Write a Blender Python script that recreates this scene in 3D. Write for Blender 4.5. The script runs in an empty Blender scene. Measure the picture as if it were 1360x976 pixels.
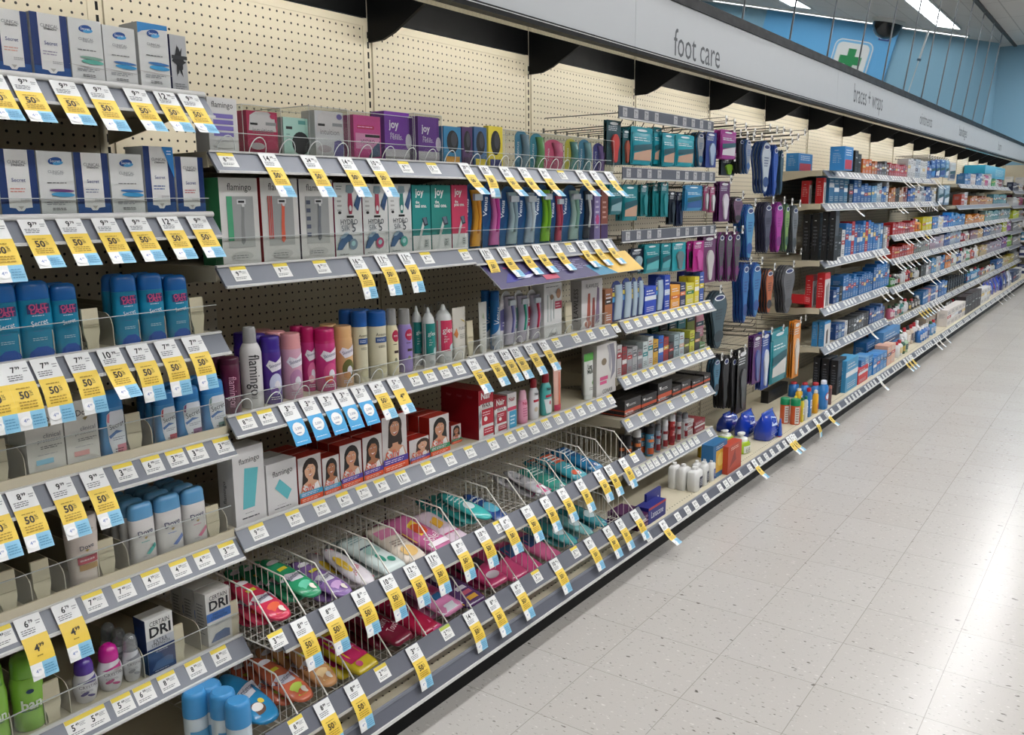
import bpy, math, random
from mathutils import Vector, Matrix
random.seed(7)
C = bpy.context.scene.collection
PI = math.pi
# ------------------------------------------------------------------ camera model (focal length in px for a 1360x976 frame)
F, YAW, PIT, ROL = 1153.9, 0.6227, 0.1877, -0.0084
CAM = Vector((1.2751, -1.8838, 1.4453))
def _m(r): return Matrix(r)
_cy, _sy, _cp, _sp, _cr, _sr = math.cos(YAW), math.sin(YAW), math.cos(PIT), math.sin(PIT), math.cos(ROL), math.sin(ROL)
RM = _m(((_cr, -_sr, 0), (_sr, _cr, 0), (0, 0, 1))) @ _m(((1, 0, 0), (0, _cp, -_sp), (0, _sp, _cp))) @ \
     _m(((1, 0, 0), (0, 0, -1), (0, 1, 0))) @ _m(((_cy, -_sy, 0), (_sy, _cy, 0), (0, 0, 1))).transposed()
def at(px, py, ax, val):
    "world point on the plane axis=val that stands at a photograph pixel"
    d = RM.transposed() @ Vector(((px-680)/F, (py-488)/F, 1)); t = (val-CAM[ax])/d[ax]
    return CAM + d*t
def Yof(px, x, z):
    a = RM @ Vector((x-CAM.x, -CAM.y, z-CAM.z)); b = RM @ Vector((0, 1, 0)); u = (px-680)/F
    return (u*a.z-a.x)/(b.x-u*b.z)
def Xof(px, y, z):
    a = RM @ Vector((-CAM.x, y-CAM.y, z-CAM.z)); b = RM @ Vector((1, 0, 0)); u = (px-680)/F
    return (u*a.z-a.x)/(b.x-u*b.z)
def Zof(py, x, y):
    a = RM @ Vector((x-CAM.x, y-CAM.y, -CAM.z)); b = RM @ Vector((0, 0, 1)); v = (py-488)/F
    return (v*a.z-a.y)/(b.y-v*b.z)
# ------------------------------------------------------------------ materials
def lin(h):
    h = h.lstrip('#'); o = []
    if len(h) == 3: h = ''.join(c*2 for c in h)
    for i in (0, 2, 4):
        c = int(h[i:i+2], 16)/255
        o.append(c/12.92 if c <= .04045 else ((c+.055)/1.055)**2.4)
    return (*o, 1)
MATS = {}
def mat(h, r=.45, m=0., noise=0., coat=0., tr=0., spec=.5):
    k = (h, r, m, noise, coat, tr, spec)
    if k in MATS: return MATS[k]
    M = bpy.data.materials.new('paint_'+h.lstrip('#')); M.use_nodes = True
    b = M.node_tree.nodes['Principled BSDF']
    b.inputs['Base Color'].default_value = lin(h); b.inputs['Roughness'].default_value = r; b.inputs['Metallic'].default_value = m
    b.inputs['Coat Weight'].default_value = coat; b.inputs['Specular IOR Level'].default_value = spec; b.inputs['Transmission Weight'].default_value = tr
    if noise:
        n = M.node_tree.nodes; l = M.node_tree.links
        t = n.new('ShaderNodeTexNoise'); t.inputs['Scale'].default_value = 14; t.inputs['Detail'].default_value = 4
        tc = n.new('ShaderNodeTexCoord'); l.new(tc.outputs['Object'], t.inputs['Vector'])
        mp = n.new('ShaderNodeMapRange'); mp.inputs[3].default_value = max(0, r-noise); mp.inputs[4].default_value = min(1, r+noise)
        l.new(t.outputs['Fac'], mp.inputs[0]); l.new(mp.outputs[0], b.inputs['Roughness'])
    MATS[k] = M; return M
def clear(name, tint='#ffffff', gloss=.1, rough=.05, milk=0.):
    if name in MATS: return MATS[name]
    M = bpy.data.materials.new(name); M.use_nodes = True; n = M.node_tree.nodes; l = M.node_tree.links
    for q in list(n):
        if q.type == 'BSDF_PRINCIPLED': n.remove(q)
    out = [q for q in n if q.type == 'OUTPUT_MATERIAL'][0]
    t = n.new('ShaderNodeBsdfTransparent'); t.inputs[0].default_value = lin(tint)
    g = n.new('ShaderNodeBsdfGlossy'); g.inputs['Roughness'].default_value = rough
    lw = n.new('ShaderNodeLayerWeight'); lw.inputs['Blend'].default_value = .35
    mp = n.new('ShaderNodeMapRange'); mp.inputs[3].default_value = gloss*.5; mp.inputs[4].default_value = min(1, gloss*4)
    l.new(lw.outputs['Facing'], mp.inputs[0])
    mx = n.new('ShaderNodeMixShader'); l.new(mp.outputs[0], mx.inputs[0]); l.new(t.outputs[0], mx.inputs[1]); l.new(g.outputs[0], mx.inputs[2])
    last = mx
    if milk:
        d = n.new('ShaderNodeBsdfDiffuse'); d.inputs[0].default_value = lin(tint)
        m2 = n.new('ShaderNodeMixShader'); m2.inputs[0].default_value = milk
        l.new(mx.outputs[0], m2.inputs[1]); l.new(d.outputs[0], m2.inputs[2]); last = m2
    l.new(last.outputs[0], out.inputs[0]); MATS[name] = M; return M
CLR = clear('clear_acrylic', '#fafbfa', .045, .04)
FROST = clear('frosted_plastic', '#d8d2bd', .06, .3, .45)
BLI = clear('blister_plastic', '#f6f8fa', .1, .06)
def emis(name, h, s):
    M = bpy.data.materials.new(name); M.use_nodes = True; b = M.node_tree.nodes['Principled BSDF']
    b.inputs['Base Color'].default_value = lin('#ffffff'); b.inputs['Emission Color'].default_value = lin(h); b.inputs['Emission Strength'].default_value = s
    return M
# ------------------------------------------------------------------ text outlines from the built-in font
TXT = {}
def text2d(s, bold=False):
    k = (s, bold)
    if k in TXT: return TXT[k]
    cu = bpy.data.curves.new('lettering', 'FONT'); cu.body = s; cu.resolution_u = 2; cu.fill_mode = 'FRONT'
    if bold: cu.offset = .025
    ob = bpy.data.objects.new('lettering', cu); C.objects.link(ob)
    bpy.context.view_layer.update()
    me = bpy.data.meshes.new_from_object(ob.evaluated_get(bpy.context.evaluated_depsgraph_get()))
    V = [(v.co.x, v.co.y) for v in me.vertices]; Fc = [list(p.vertices) for p in me.polygons]
    bpy.data.objects.remove(ob); bpy.data.curves.remove(cu); bpy.data.meshes.remove(me)
    if not V: V = [(0, 0), (1, 0), (0, 1)]; Fc = []
    x0 = min(v[0] for v in V); x1 = max(v[0] for v in V); y0 = min(v[1] for v in V); y1 = max(v[1] for v in V)
    w = max(x1-x0, 1e-6)
    V = [((v[0]-(x0+x1)/2)/w, (v[1]-(y0+y1)/2)/w) for v in V]
    TXT[k] = (V, Fc, (y1-y0)/w); return TXT[k]
# ------------------------------------------------------------------ mesh builder
class MB:
    def __init__(s): s.v = []; s.f = []; s.mi = []; s.sm = []; s.mats = []
    def mid(s, m):
        if isinstance(m, str): m = mat(m)
        if m not in s.mats: s.mats.append(m)
        return s.mats.index(m)
    def add(s, pts, faces, m, smooth=False):
        o = len(s.v); s.v.extend([tuple(p) for p in pts]); i = s.mid(m)
        for f in faces: s.f.append([o+k for k in f]); s.mi.append(i); s.sm.append(smooth)
    def face(s, pts, m): s.add(pts, [list(range(len(pts)))], m)
    def box(s, a, b, m, front=None, side=None, top=None):
        x0, y0, z0 = a; x1, y1, z1 = b
        p = [(x0, y0, z0), (x1, y0, z0), (x1, y1, z0), (x0, y1, z0), (x0, y0, z1), (x1, y0, z1), (x1, y1, z1), (x0, y1, z1)]
        for f, q in (((3, 2, 1, 0), m), ((4, 5, 6, 7), top or m), ((1, 2, 6, 5), front or m), ((0, 4, 7, 3), m), ((0, 1, 5, 4), side or m), ((2, 3, 7, 6), side or m)):
            s.add([p[k] for k in f], [[0, 1, 2, 3]], q)
        return s
    def prism(s, poly, fn, t0, t1, m, side=None):
        "poly of 2-D points, fn(a,b,t) to 3-D, extruded t0..t1"
        n = len(poly); P = [fn(a, b, t0) for a, b in poly]; Q = [fn(a, b, t1) for a, b in poly]
        s.add(P, [list(range(n))[::-1]], m); s.add(Q, [list(range(n))], m)
        s.add(P+Q, [[i, (i+1) % n, n+(i+1) % n, n+i] for i in range(n)], side or m); return s
    def loft(s, rings, m, c0=True, c1=True, smooth=True):
        n = len(rings[0]); P = [p for r in rings for p in r]; fs = []
        for k in range(len(rings)-1):
            for i in range(n): fs.append([k*n+i, k*n+(i+1) % n, (k+1)*n+(i+1) % n, (k+1)*n+i])
        s.add(P, fs, m, smooth)
        if c0: s.add(rings[0], [list(range(n))[::-1]], m)
        if c1: s.add(rings[-1], [list(range(n))], m)
        return s
    def tube(s, pts, r, m, n=5):
        pts = [Vector(p) for p in pts]; rings = []
        for i, p in enumerate(pts):
            d = (pts[min(i+1, len(pts)-1)]-pts[max(i-1, 0)]).normalized()
            a = d.cross(Vector((0, 0, 1)) if abs(d.z) < .9 else Vector((0, 1, 0))).normalized(); b = d.cross(a)
            rings.append([p+(a*math.cos(2*PI*k/n)+b*math.sin(2*PI*k/n))*r for k in range(n)])
        return s.loft(rings, m)
    def bar(s, a, b, r, m):
        return s.tube([a, b], r, m, 4)
    def slabs(s, fn, pts, nu, o, m):
        "a printed outline cut into upright strips so that it follows a curved front"
        def cut(P, lim, keep):
            r = []
            for i in range(len(P)):
                a, b = P[i-1], P[i]; ia, ib = keep(a[0]), keep(b[0])
                if ia != ib: t = (lim-a[0])/(b[0]-a[0]); r.append((lim, a[1]+(b[1]-a[1])*t))
                if ib: r.append(b)
            return r
        for i in range(nu):
            a, b = i/nu, (i+1)/nu
            q = cut(pts, a, lambda u: u >= a); q = cut(q, b, lambda u: u <= b) if len(q) > 2 else q
            if len(q) > 2: s.face([fn(u, v, o) for u, v in q], m)
    def art(s, fn, W, H, items, nu=1, off=.0005, step=.00018):
        "printed artwork: unit coordinates on a W x H front, fn(u, v, offset) to 3-D"
        for it in items:
            k = it[0]; o = off; off += step
            if k == 'r':
                _, u0, v0, u1, v1, m = it
                for i in range(nu):
                    a = u0+(u1-u0)*i/nu; b = u0+(u1-u0)*(i+1)/nu
                    s.face([fn(a, v0, o), fn(b, v0, o), fn(b, v1, o), fn(a, v1, o)], m)
            elif k == 'e':
                _, cu, cv, ru, rv, m = it[:6]; rot = it[6] if len(it) > 6 else 0
                q2 = []
                for i in range(18):
                    x, y = ru*W*math.cos(2*PI*i/18), rv*H*math.sin(2*PI*i/18)
                    q2.append((cu+(x*math.cos(rot)-y*math.sin(rot))/W, cv+(x*math.sin(rot)+y*math.cos(rot))/H))
                if nu > 1: s.slabs(fn, q2, nu, o, m)
                else:
                    c = fn(cu, cv, o); s.add([c]+[fn(a, b, o) for a, b in q2], [[0, i+1, (i+1) % 18+1] for i in range(18)], m)
            elif k == 'p':
                _, pts, m = it
                if nu > 1: s.slabs(fn, pts, nu, o, m)
                else: s.face([fn(u, v, o) for u, v in pts], m)
            elif k == 't':
                _, tx, cu, cv, wf, m = it[:6]; rot = it[6] if len(it) > 6 else 0; hs = it[7] if len(it) > 7 else 1; bold = it[8] if len(it) > 8 else False
                V, Fc, asp = text2d(tx, bold); wm = wf*(H if abs(rot) > 45 else W)
                ca, sa = math.cos(math.radians(rot)), math.sin(math.radians(rot)); q = []
                for x, y in V:
                    x *= wm; y *= wm*hs
                    q.append((cu+(x*ca-y*sa)/W, cv+(x*sa+y*ca)/H))
                if nu > 1:
                    for f in Fc: s.slabs(fn, [q[i] for i in f], nu, o, m)
                else: s.add([fn(a, b, o) for a, b in q], Fc, m)
            elif k == 'l':                       # lines of small print
                _, u0, v0, u1, v1, n, m = it
                rr = random.Random(n*7+int(u0*50))
                for i in range(n):
                    vv = v1-(v1-v0)*(i+.5)/n; h = (v1-v0)/n*.19; e = u1-(u1-u0)*rr.random()*.3; u = u0
                    while u < e-.01:
                        q = min(u+(u1-u0)*rr.uniform(.1, .28), e)
                        s.face([fn(u, vv-h, o), fn(q, vv-h, o), fn(q, vv+h, o), fn(u, vv+h, o)], m); u = q+(u1-u0)*.035
        return s
    def mesh(s, name):
        me = bpy.data.meshes.new(name); me.from_pydata(s.v, [], s.f)
        for m in s.mats: me.materials.append(m)
        me.polygons.foreach_set('material_index', s.mi); me.polygons.foreach_set('use_smooth', s.sm); me.update(); return me
    def build(s, name, parent=None, loc=None, rz=0):
        o = bpy.data.objects.new(name, s.mesh(name)); C.objects.link(o)
        if parent: o.parent = parent
        if loc is not None: o.location = loc
        if rz: o.rotation_euler.z = rz
        return o
def tag(o, label, cat, group=None):
    o['label'] = label; o['category'] = cat
    if group: o['group'] = group
    return o
def thing(name, loc, label, cat, group=None, rz=0):
    o = bpy.data.objects.new(name, None); C.objects.link(o); o.location = loc; o.rotation_euler.z = rz; o.empty_display_size = .02
    return tag(o, label, cat, group)
def struct(o): o['kind'] = 'structure'; return o
def dup(root, loc, label=None, rz=None, group=None):
    r = root.copy(); C.objects.link(r); r.location = loc
    if rz is not None: r.rotation_euler.z = rz
    if label: r['label'] = label
    if group: r['group'] = group
    for ch in list(root.children):
        c = ch.copy(); C.objects.link(c); c.parent = r
        for g in list(ch.children):
            d = g.copy(); C.objects.link(d); d.parent = c
    return r
ORD = ['zeroth', 'first', 'second', 'third', 'fourth', 'fifth', 'sixth', 'seventh', 'eighth', 'ninth', 'tenth', 'eleventh', 'twelfth', 'thirteenth',
       'fourteenth', 'fifteenth', 'sixteenth', 'seventeenth', 'eighteenth', 'nineteenth', 'twentieth']
TENS = {2: 'twenty', 3: 'thirty', 4: 'forty', 5: 'fifty', 6: 'sixty', 7: 'seventy', 8: 'eighty', 9: 'ninety'}
def nth(n):
    if n <= 20: return ORD[n]
    return TENS[n//10][:-1]+'ieth' if n % 10 == 0 else TENS[n//10]+'-'+ORD[n % 10]
COUNT = {}
def along(place):
    COUNT[place] = COUNT.get(place, 0)+1; return nth(COUNT[place])
# ------------------------------------------------------------------ vessels: lofted containers
def ring(w, d, z, p=2., n=20):
    o = []
    for i in range(n):
        c, s_ = math.cos(2*PI*i/n), math.sin(2*PI*i/n)
        o.append((d/2*math.copysign(abs(c)**(2/p), c), w/2*math.copysign(abs(s_)**(2/p), s_), z))
    return o
def loftz(mb, prof, W, D, H, m, n=20, c1=True):
    mb.loft([ring(W*w, D*d, z*H, p, n) for z, w, d, p in prof], m, True, c1)
def frontfn(prof, W, D, H):
    def fn(u, v, o):
        z = min(max(v, prof[0][0]), prof[-1][0])
        for a, b in zip(prof, prof[1:]):
            if z <= b[0]: break
        t = 0 if b[0] == a[0] else (z-a[0])/(b[0]-a[0])
        w = W*(a[1]+(b[1]-a[1])*t); d = D*(a[2]+(b[2]-a[2])*t); p = a[3]+(b[3]-a[3])*t
        y = (u-.5)*W; q = min(abs(y)/(w/2), .995)
        return (d/2*(1-q**p)**(1/p)+o+.0004, y, v*H)
    return fn
K = dict(w='#e9e8e4', k='#101114', navy='#13285e', blue='#1d63b4', sky='#4aa3dc', teal='#0f8c8c', red='#c61f2b', mag='#c2146e', pink='#ee9ab5',
         purple='#5b2d91', lav='#a58fd0', yel='#f2d23a', org='#ee7d24', green='#2f9a52', lime='#9ac43a', grey='#8d9197', cream='#ece3c4', brown='#7a4a2c', wht='#f4f4f2')
def col(c): return K.get(c, c)
# ================================================================== SETTING
XP = -.816                                                     # face of the perforated back panels
UP = lambda n: -.665+.9144*n                                   # bay uprights along the aisle
YEND, ZC = 16.25, 4.07
def nodes(M): return M.node_tree.nodes, M.node_tree.links
def mth(n, l, op, a, b=None):
    q = n.new('ShaderNodeMath'); q.operation = op
    for i, v in enumerate((a, b)):
        if v is None: continue
        if isinstance(v, (int, float)): q.inputs[i].default_value = v
        else: l.new(v, q.inputs[i])
    return q.outputs[0]
def floor_material():
    M = bpy.data.materials.new('vinyl_tile'); M.use_nodes = True; n, l = nodes(M); b = n['Principled BSDF']
    tc = n.new('ShaderNodeTexCoord'); sx = n.new('ShaderNodeSeparateXYZ'); l.new(tc.outputs['Object'], sx.inputs[0])
    def edge(o):
        f = mth(n, l, 'FRACT', mth(n, l, 'DIVIDE', o, .3048)); d = mth(n, l, 'ABSOLUTE', mth(n, l, 'SUBTRACT', f, .5)); return mth(n, l, 'GREATER_THAN', d, .4962)
    seam = mth(n, l, 'MAXIMUM', edge(sx.outputs[0]), edge(sx.outputs[1]))
    def specks(sc, lo, hi, stretch, seed):
        mp = n.new('ShaderNodeMapping'); mp.inputs['Scale'].default_value = stretch; mp.inputs['Location'].default_value = (seed, seed*2, 0); l.new(tc.outputs['Object'], mp.inputs[0])
        w = n.new('ShaderNodeTexNoise'); w.inputs['Scale'].default_value = sc; w.inputs['Detail'].default_value = 1.5; l.new(mp.outputs[0], w.inputs['Vector'])
        r = n.new('ShaderNodeMapRange'); r.inputs[1].default_value = lo; r.inputs[2].default_value = hi; l.new(w.outputs['Fac'], r.inputs[0]); return r.outputs[0]
    t = n.new('ShaderNodeTexNoise'); t.inputs['Scale'].default_value = 2.2; t.inputs['Detail'].default_value = 4; l.new(tc.outputs['Object'], t.inputs['Vector'])
    fl = n.new('ShaderNodeVectorMath'); fl.operation = 'FLOOR'; dv = n.new('ShaderNodeVectorMath'); dv.operation = 'SCALE'; dv.inputs['Scale'].default_value = 1/.3048
    l.new(tc.outputs['Object'], dv.inputs[0]); l.new(dv.outputs[0], fl.inputs[0])
    wn = n.new('ShaderNodeTexWhiteNoise'); l.new(fl.outputs[0], wn.inputs[0])
    base = n.new('ShaderNodeMix'); base.data_type = 'RGBA'; base.inputs[6].default_value = lin('#bfbbb5'); base.inputs[7].default_value = lin('#c5c2bc'); l.new(t.outputs['Fac'], base.inputs[0])
    b2 = n.new('ShaderNodeMix'); b2.data_type = 'RGBA'; b2.blend_type = 'MULTIPLY'; b2.inputs[7].default_value = lin('#fbfaf9'); l.new(wn.outputs[0], b2.inputs[0]); l.new(base.outputs[2], b2.inputs[6])
    def over(prev, fac, h, amt):
        m = n.new('ShaderNodeMix'); m.data_type = 'RGBA'; m.inputs[7].default_value = lin(h); l.new(mth(n, l, 'MULTIPLY', fac, amt), m.inputs[0]); l.new(prev, m.inputs[6]); return m.outputs[2]
    c = over(b2.outputs[2], specks(110, .665, .72, (.45, 1.15, 1), 0), '#7f7a72', .75)
    c = over(c, specks(64, .70, .735, (.55, 1, 1), 5), '#57524b', .85)
    c = over(c, specks(240, .69, .76, (.4, 1.2, 1), 3), '#a19c93', .6)
    c = over(c, specks(95, .66, .74, (.5, 1.2, 1), 11), '#efece6', .5)
    c = over(c, seam, '#8a857b', .7)
    l.new(c, b.inputs['Base Color'])
    r = n.new('ShaderNodeMapRange'); r.inputs[3].default_value = .205; r.inputs[4].default_value = .25; l.new(t.outputs['Fac'], r.inputs[0]); l.new(r.outputs[0], b.inputs['Roughness'])
    b.inputs['Specular IOR Level'].default_value = .5
    bp = n.new('ShaderNodeBump'); bp.inputs['Strength'].default_value = .04; bp.inputs['Distance'].default_value = .01
    tn = n.new('ShaderNodeTexNoise'); tn.inputs['Scale'].default_value = 7; l.new(tc.outputs['Object'], tn.inputs['Vector']); l.new(tn.outputs['Fac'], bp.inputs['Height']); l.new(bp.outputs[0], b.inputs['Normal'])
    return M
def peg_material():
    M = bpy.data.materials.new('perforated_panel'); M.use_nodes = True; n, l = nodes(M); b = n['Principled BSDF']
    tc = n.new('ShaderNodeTexCoord'); sx = n.new('ShaderNodeSeparateXYZ'); l.new(tc.outputs['Object'], sx.inputs[0])
    def d(o): return mth(n, l, 'SUBTRACT', mth(n, l, 'FRACT', mth(n, l, 'DIVIDE', o, .0254)), .5)
    dy, dz = d(sx.outputs[1]), d(sx.outputs[2])
    rr = mth(n, l, 'ADD', mth(n, l, 'MULTIPLY', dy, dy), mth(n, l, 'MULTIPLY', dz, dz))
    hole = mth(n, l, 'LESS_THAN', rr, .0168)
    m = n.new('ShaderNodeMix'); m.data_type = 'RGBA'; m.inputs[6].default_value = lin('#dcd3bb'); m.inputs[7].default_value = lin('#17140f'); l.new(hole, m.inputs[0]); l.new(m.outputs[2], b.inputs['Base Color'])
    b.inputs['Roughness'].default_value = .5; return M
FLOORM, PEG = floor_material(), peg_material()
PEGC = mat('#dcd3bb', .5, noise=.1); BEIGE = mat('#cfc6ad', .5, noise=.1); BLACK = mat('#030405', .5, noise=.1, spec=.18); WHITEM = mat('#e6e6e2', .4, noise=.1)
RAIL = mat('#7a7e87', .35, noise=.08); RAILD = mat('#5c5f69', .4, noise=.08); WIRE = mat('#e8e4da', .35); LIP = mat('#d9d9d6', .3)
BLUEW = mat('#92bdd3', .7, noise=.1); CEIL = mat('#b9b6b0', .9, noise=.05)
def slab(name, a, b, m):
    mb = MB(); mb.box(a, b, m); return struct(mb.build(name))
slab('floor', (-1.2, -5, -.05), (7, YEND+.1, 0), FLOORM)
slab('wall_end', (-1.4, YEND, 0), (7, YEND+.1, ZC+.2), BLUEW)
slab('wall_right', (7, -5, 0), (7.1, YEND+.1, ZC+.2), mat('#5c5a57', .8, noise=.1))
slab('wall_back', (-1.2, -5.1, 0), (7.1, -5, ZC+.2), mat('#5c5a57', .8, noise=.1))
slab('wall_left', (-1.2, -5, 0), (-1.09, YEND, ZC+.2), BLUEW)
# ceiling of lay-in tiles
cm = bpy.data.materials.new('ceiling_tile'); cm.use_nodes = True; n, l = nodes(cm); b = n['Principled BSDF']
tc = n.new('ShaderNodeTexCoord'); br = n.new('ShaderNodeTexBrick'); br.offset = 0; br.inputs['Scale'].default_value = 1; br.inputs['Brick Width'].default_value = .61; br.inputs['Row Height'].default_value = 1.22
br.inputs['Mortar Size'].default_value = .008; br.inputs['Color1'].default_value = lin('#dcd6cf'); br.inputs['Color2'].default_value = lin('#d6d0c9'); br.inputs['Mortar'].default_value = lin('#b5afa8')
l.new(tc.outputs['Object'], br.inputs['Vector']); l.new(br.outputs['Color'], b.inputs['Base Color']); b.inputs['Roughness'].default_value = .9
slab('ceiling', (-1.2, -5, ZC), (7, YEND+.1, ZC+.1), cm)
# mirror panels leaning out from the wall above the fixtures
MIR = bpy.data.materials.new('mirror_glass'); MIR.use_nodes = True; b = MIR.node_tree.nodes['Principled BSDF']
b.inputs['Base Color'].default_value = lin('#cfd6d8'); b.inputs['Metallic'].default_value = 1; b.inputs['Roughness'].default_value = .015
TIL = math.radians(7.2); MX = lambda z: -.85-(ZC-z)*math.tan(TIL)
STEEL = mat('#9a9d9f', .35, .8)
for k in range(-4, 17):
    y0, y1 = 1.1+.965*(k-3)+.004, min(1.1+.965*(k-2)-.004, YEND-.01)
    if y0 > YEND-.1: break
    mb = MB(); zb = 2.45
    mb.prism([(MX(zb), zb), (MX(ZC-.01), ZC-.01), (MX(ZC-.01)-.012, ZC-.01), (MX(zb)-.012, zb)], lambda a, b_, t: (a, t, b_), y0, y1, MIR)
    o = struct(mb.build('wall_mirror'))
    mb = MB(); mb.bar((MX(zb)+.004, y1+.004, zb), (MX(ZC-.01)+.004, y1+.004, ZC-.01), .004, STEEL); mb.build('seam_strip', o)
mb = MB(); mb.box((MX(ZC)-.02, -5, ZC-.02), (MX(ZC)+.03, YEND, ZC), mat('#4d4a46', .6)); struct(mb.build('trim_1'))
# ------------------------------------------------------------------ ceiling lights
EL = [emis('lamp_diffuser', '#fdfdff', q) for q in (10, 15, 11)]
TUBE = emis('lamp_tube', '#fffaf2', 42.0)
def troffer(x, y, lx, ly, lab, e=0):
    t = thing('ceiling_light', (x, y, ZC), lab, 'ceiling light', 'ceiling light panels')
    mb = MB()
    for a, b_ in (((-lx/2-.02, -ly/2-.01, -.03), (-lx/2, ly/2+.01, -.001)), ((lx/2, -ly/2-.01, -.03), (lx/2+.02, ly/2+.01, -.001)), ((-lx/2, -ly/2-.01, -.03), (lx/2, -ly/2, -.001)), ((-lx/2, ly/2, -.03), (lx/2, ly/2+.01, -.001))):
        mb.box(a, b_, WHITEM)
    mb.build('frame', t); mb = MB(); mb.box((-lx/2, -ly/2, -.02), (lx/2, ly/2, -.004), EL[e]); mb.build('diffuser', t)
for k in range(15): troffer(.02, -3.0+1.235*k, .37, 1.2, f'{nth(k+1)} white ceiling light panel of the row above the aisle front')
for j, x in enumerate((2.6, 5.2)):  # farther row is unseen, added to brighten the shelf fronts
    for k in range(15): troffer(x, -3+1.235*k, .37, 1.2, f'{nth(k+1)} ceiling light panel in {("middle", "added far")[j]} row over the store floor', j+1)
for k in range(4): troffer(.45+1.23*k, 15.75, 1.2, .1, f'{nth(k+1)} slim white light strip along the blue end wall ceiling')
# security dome and the cross sign that the mirror shows
t = thing('security_dome', (1.089, 15.2, ZC), 'dark security camera dome hanging from the ceiling near the end wall', 'security camera')
mb = MB(); mb.loft([ring(.56, .56, -.001), ring(.56, .56, -.06)], WHITEM); mb.build('base', t)
mb = MB(); mb.loft([ring(.52*math.cos(a), .52*math.cos(a), -.06-.26*math.sin(a)) for a in (0, .3, .6, .9, 1.2, 1.5)], mat('#0c0f14', .08, coat=.5)); mb.build('dome', t)
def rrect(w, h, r, n=6):
    o = []
    for cx, cz, a0 in ((w/2-r, h/2-r, 0), (-w/2+r, h/2-r, 90), (-w/2+r, -h/2+r, 180), (w/2-r, -h/2+r, 270)):
        for i in range(n+1):
            a = math.radians(a0+90*i/n); o.append((cx+r*math.cos(a), cz+r*math.sin(a)))
    return o
t = thing('cross_sign', (1.84, YEND-.06, 3.39), 'blue wall board with white rounded square and green cross', 'sign')
mb = MB(); mb.prism([(-1.9, -.75), (.72, -.75), (.72, .84), (-1.9, .84)], lambda a, b_, s: (-a, -s, b_), -.04, .0, mat('#68b2e4', .5)); mb.build('board', t)
fy = lambda a, b_, s: (-a, -s, b_)
mb = MB(); mb.prism(rrect(.80, .80, .16), fy, .001, .008, mat('#68b2e4', .5)); mb.prism(rrect(.74, .74, .14), fy, .008, .014, WHITEM); mb.prism(rrect(.70, .70, .12), fy, .014, .017, mat('#7fbfe8', .5)); mb.prism(rrect(.62, .62, .1), fy, .017, .022, WHITEM); mb.build('panel', t)
mb = MB(); q = .075; e = .21
mb.prism([(-q, -e), (q, -e), (q, -q), (e, -q), (e, q), (q, q), (q, e), (-q, e), (-q, q), (-e, q), (-e, -q), (-q, -q)], fy, .022, .028, mat('#138a4b', .5)); mb.build('cross', t)
mb = MB(); mb.prism(rrect(.2, .14, .01), lambda a, b_, s: (-a-.5, -s, b_+.5), .001, .01, mat('#3a4f8a', .5)); mb.prism(rrect(.15, .09, .01), lambda a, b_, s: (-a-.5, -s, b_+.5), .01, .014, mat('#9db8d8', .5)); mb.build('small_plate', t)
t = thing('hanging_rod', (.5, 15.7, ZC), 'thin white rod hanging from the ceiling near the end wall', 'rod')
mb = MB(); mb.tube([(0, 0, -.002), (0, .0, -.5)], .018, WHITEM, 8); mb.build('sleeve', t); mb = MB(); mb.tube([(0, 0, -.5), (0, 0, -.54)], .035, mat('#4d6a7c')); mb.build('collar', t); mb = MB(); mb.tube([(0, 0, -.54), (0, 0, -1.3)], .008, WHITEM); mb.build('rod', t)
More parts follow.
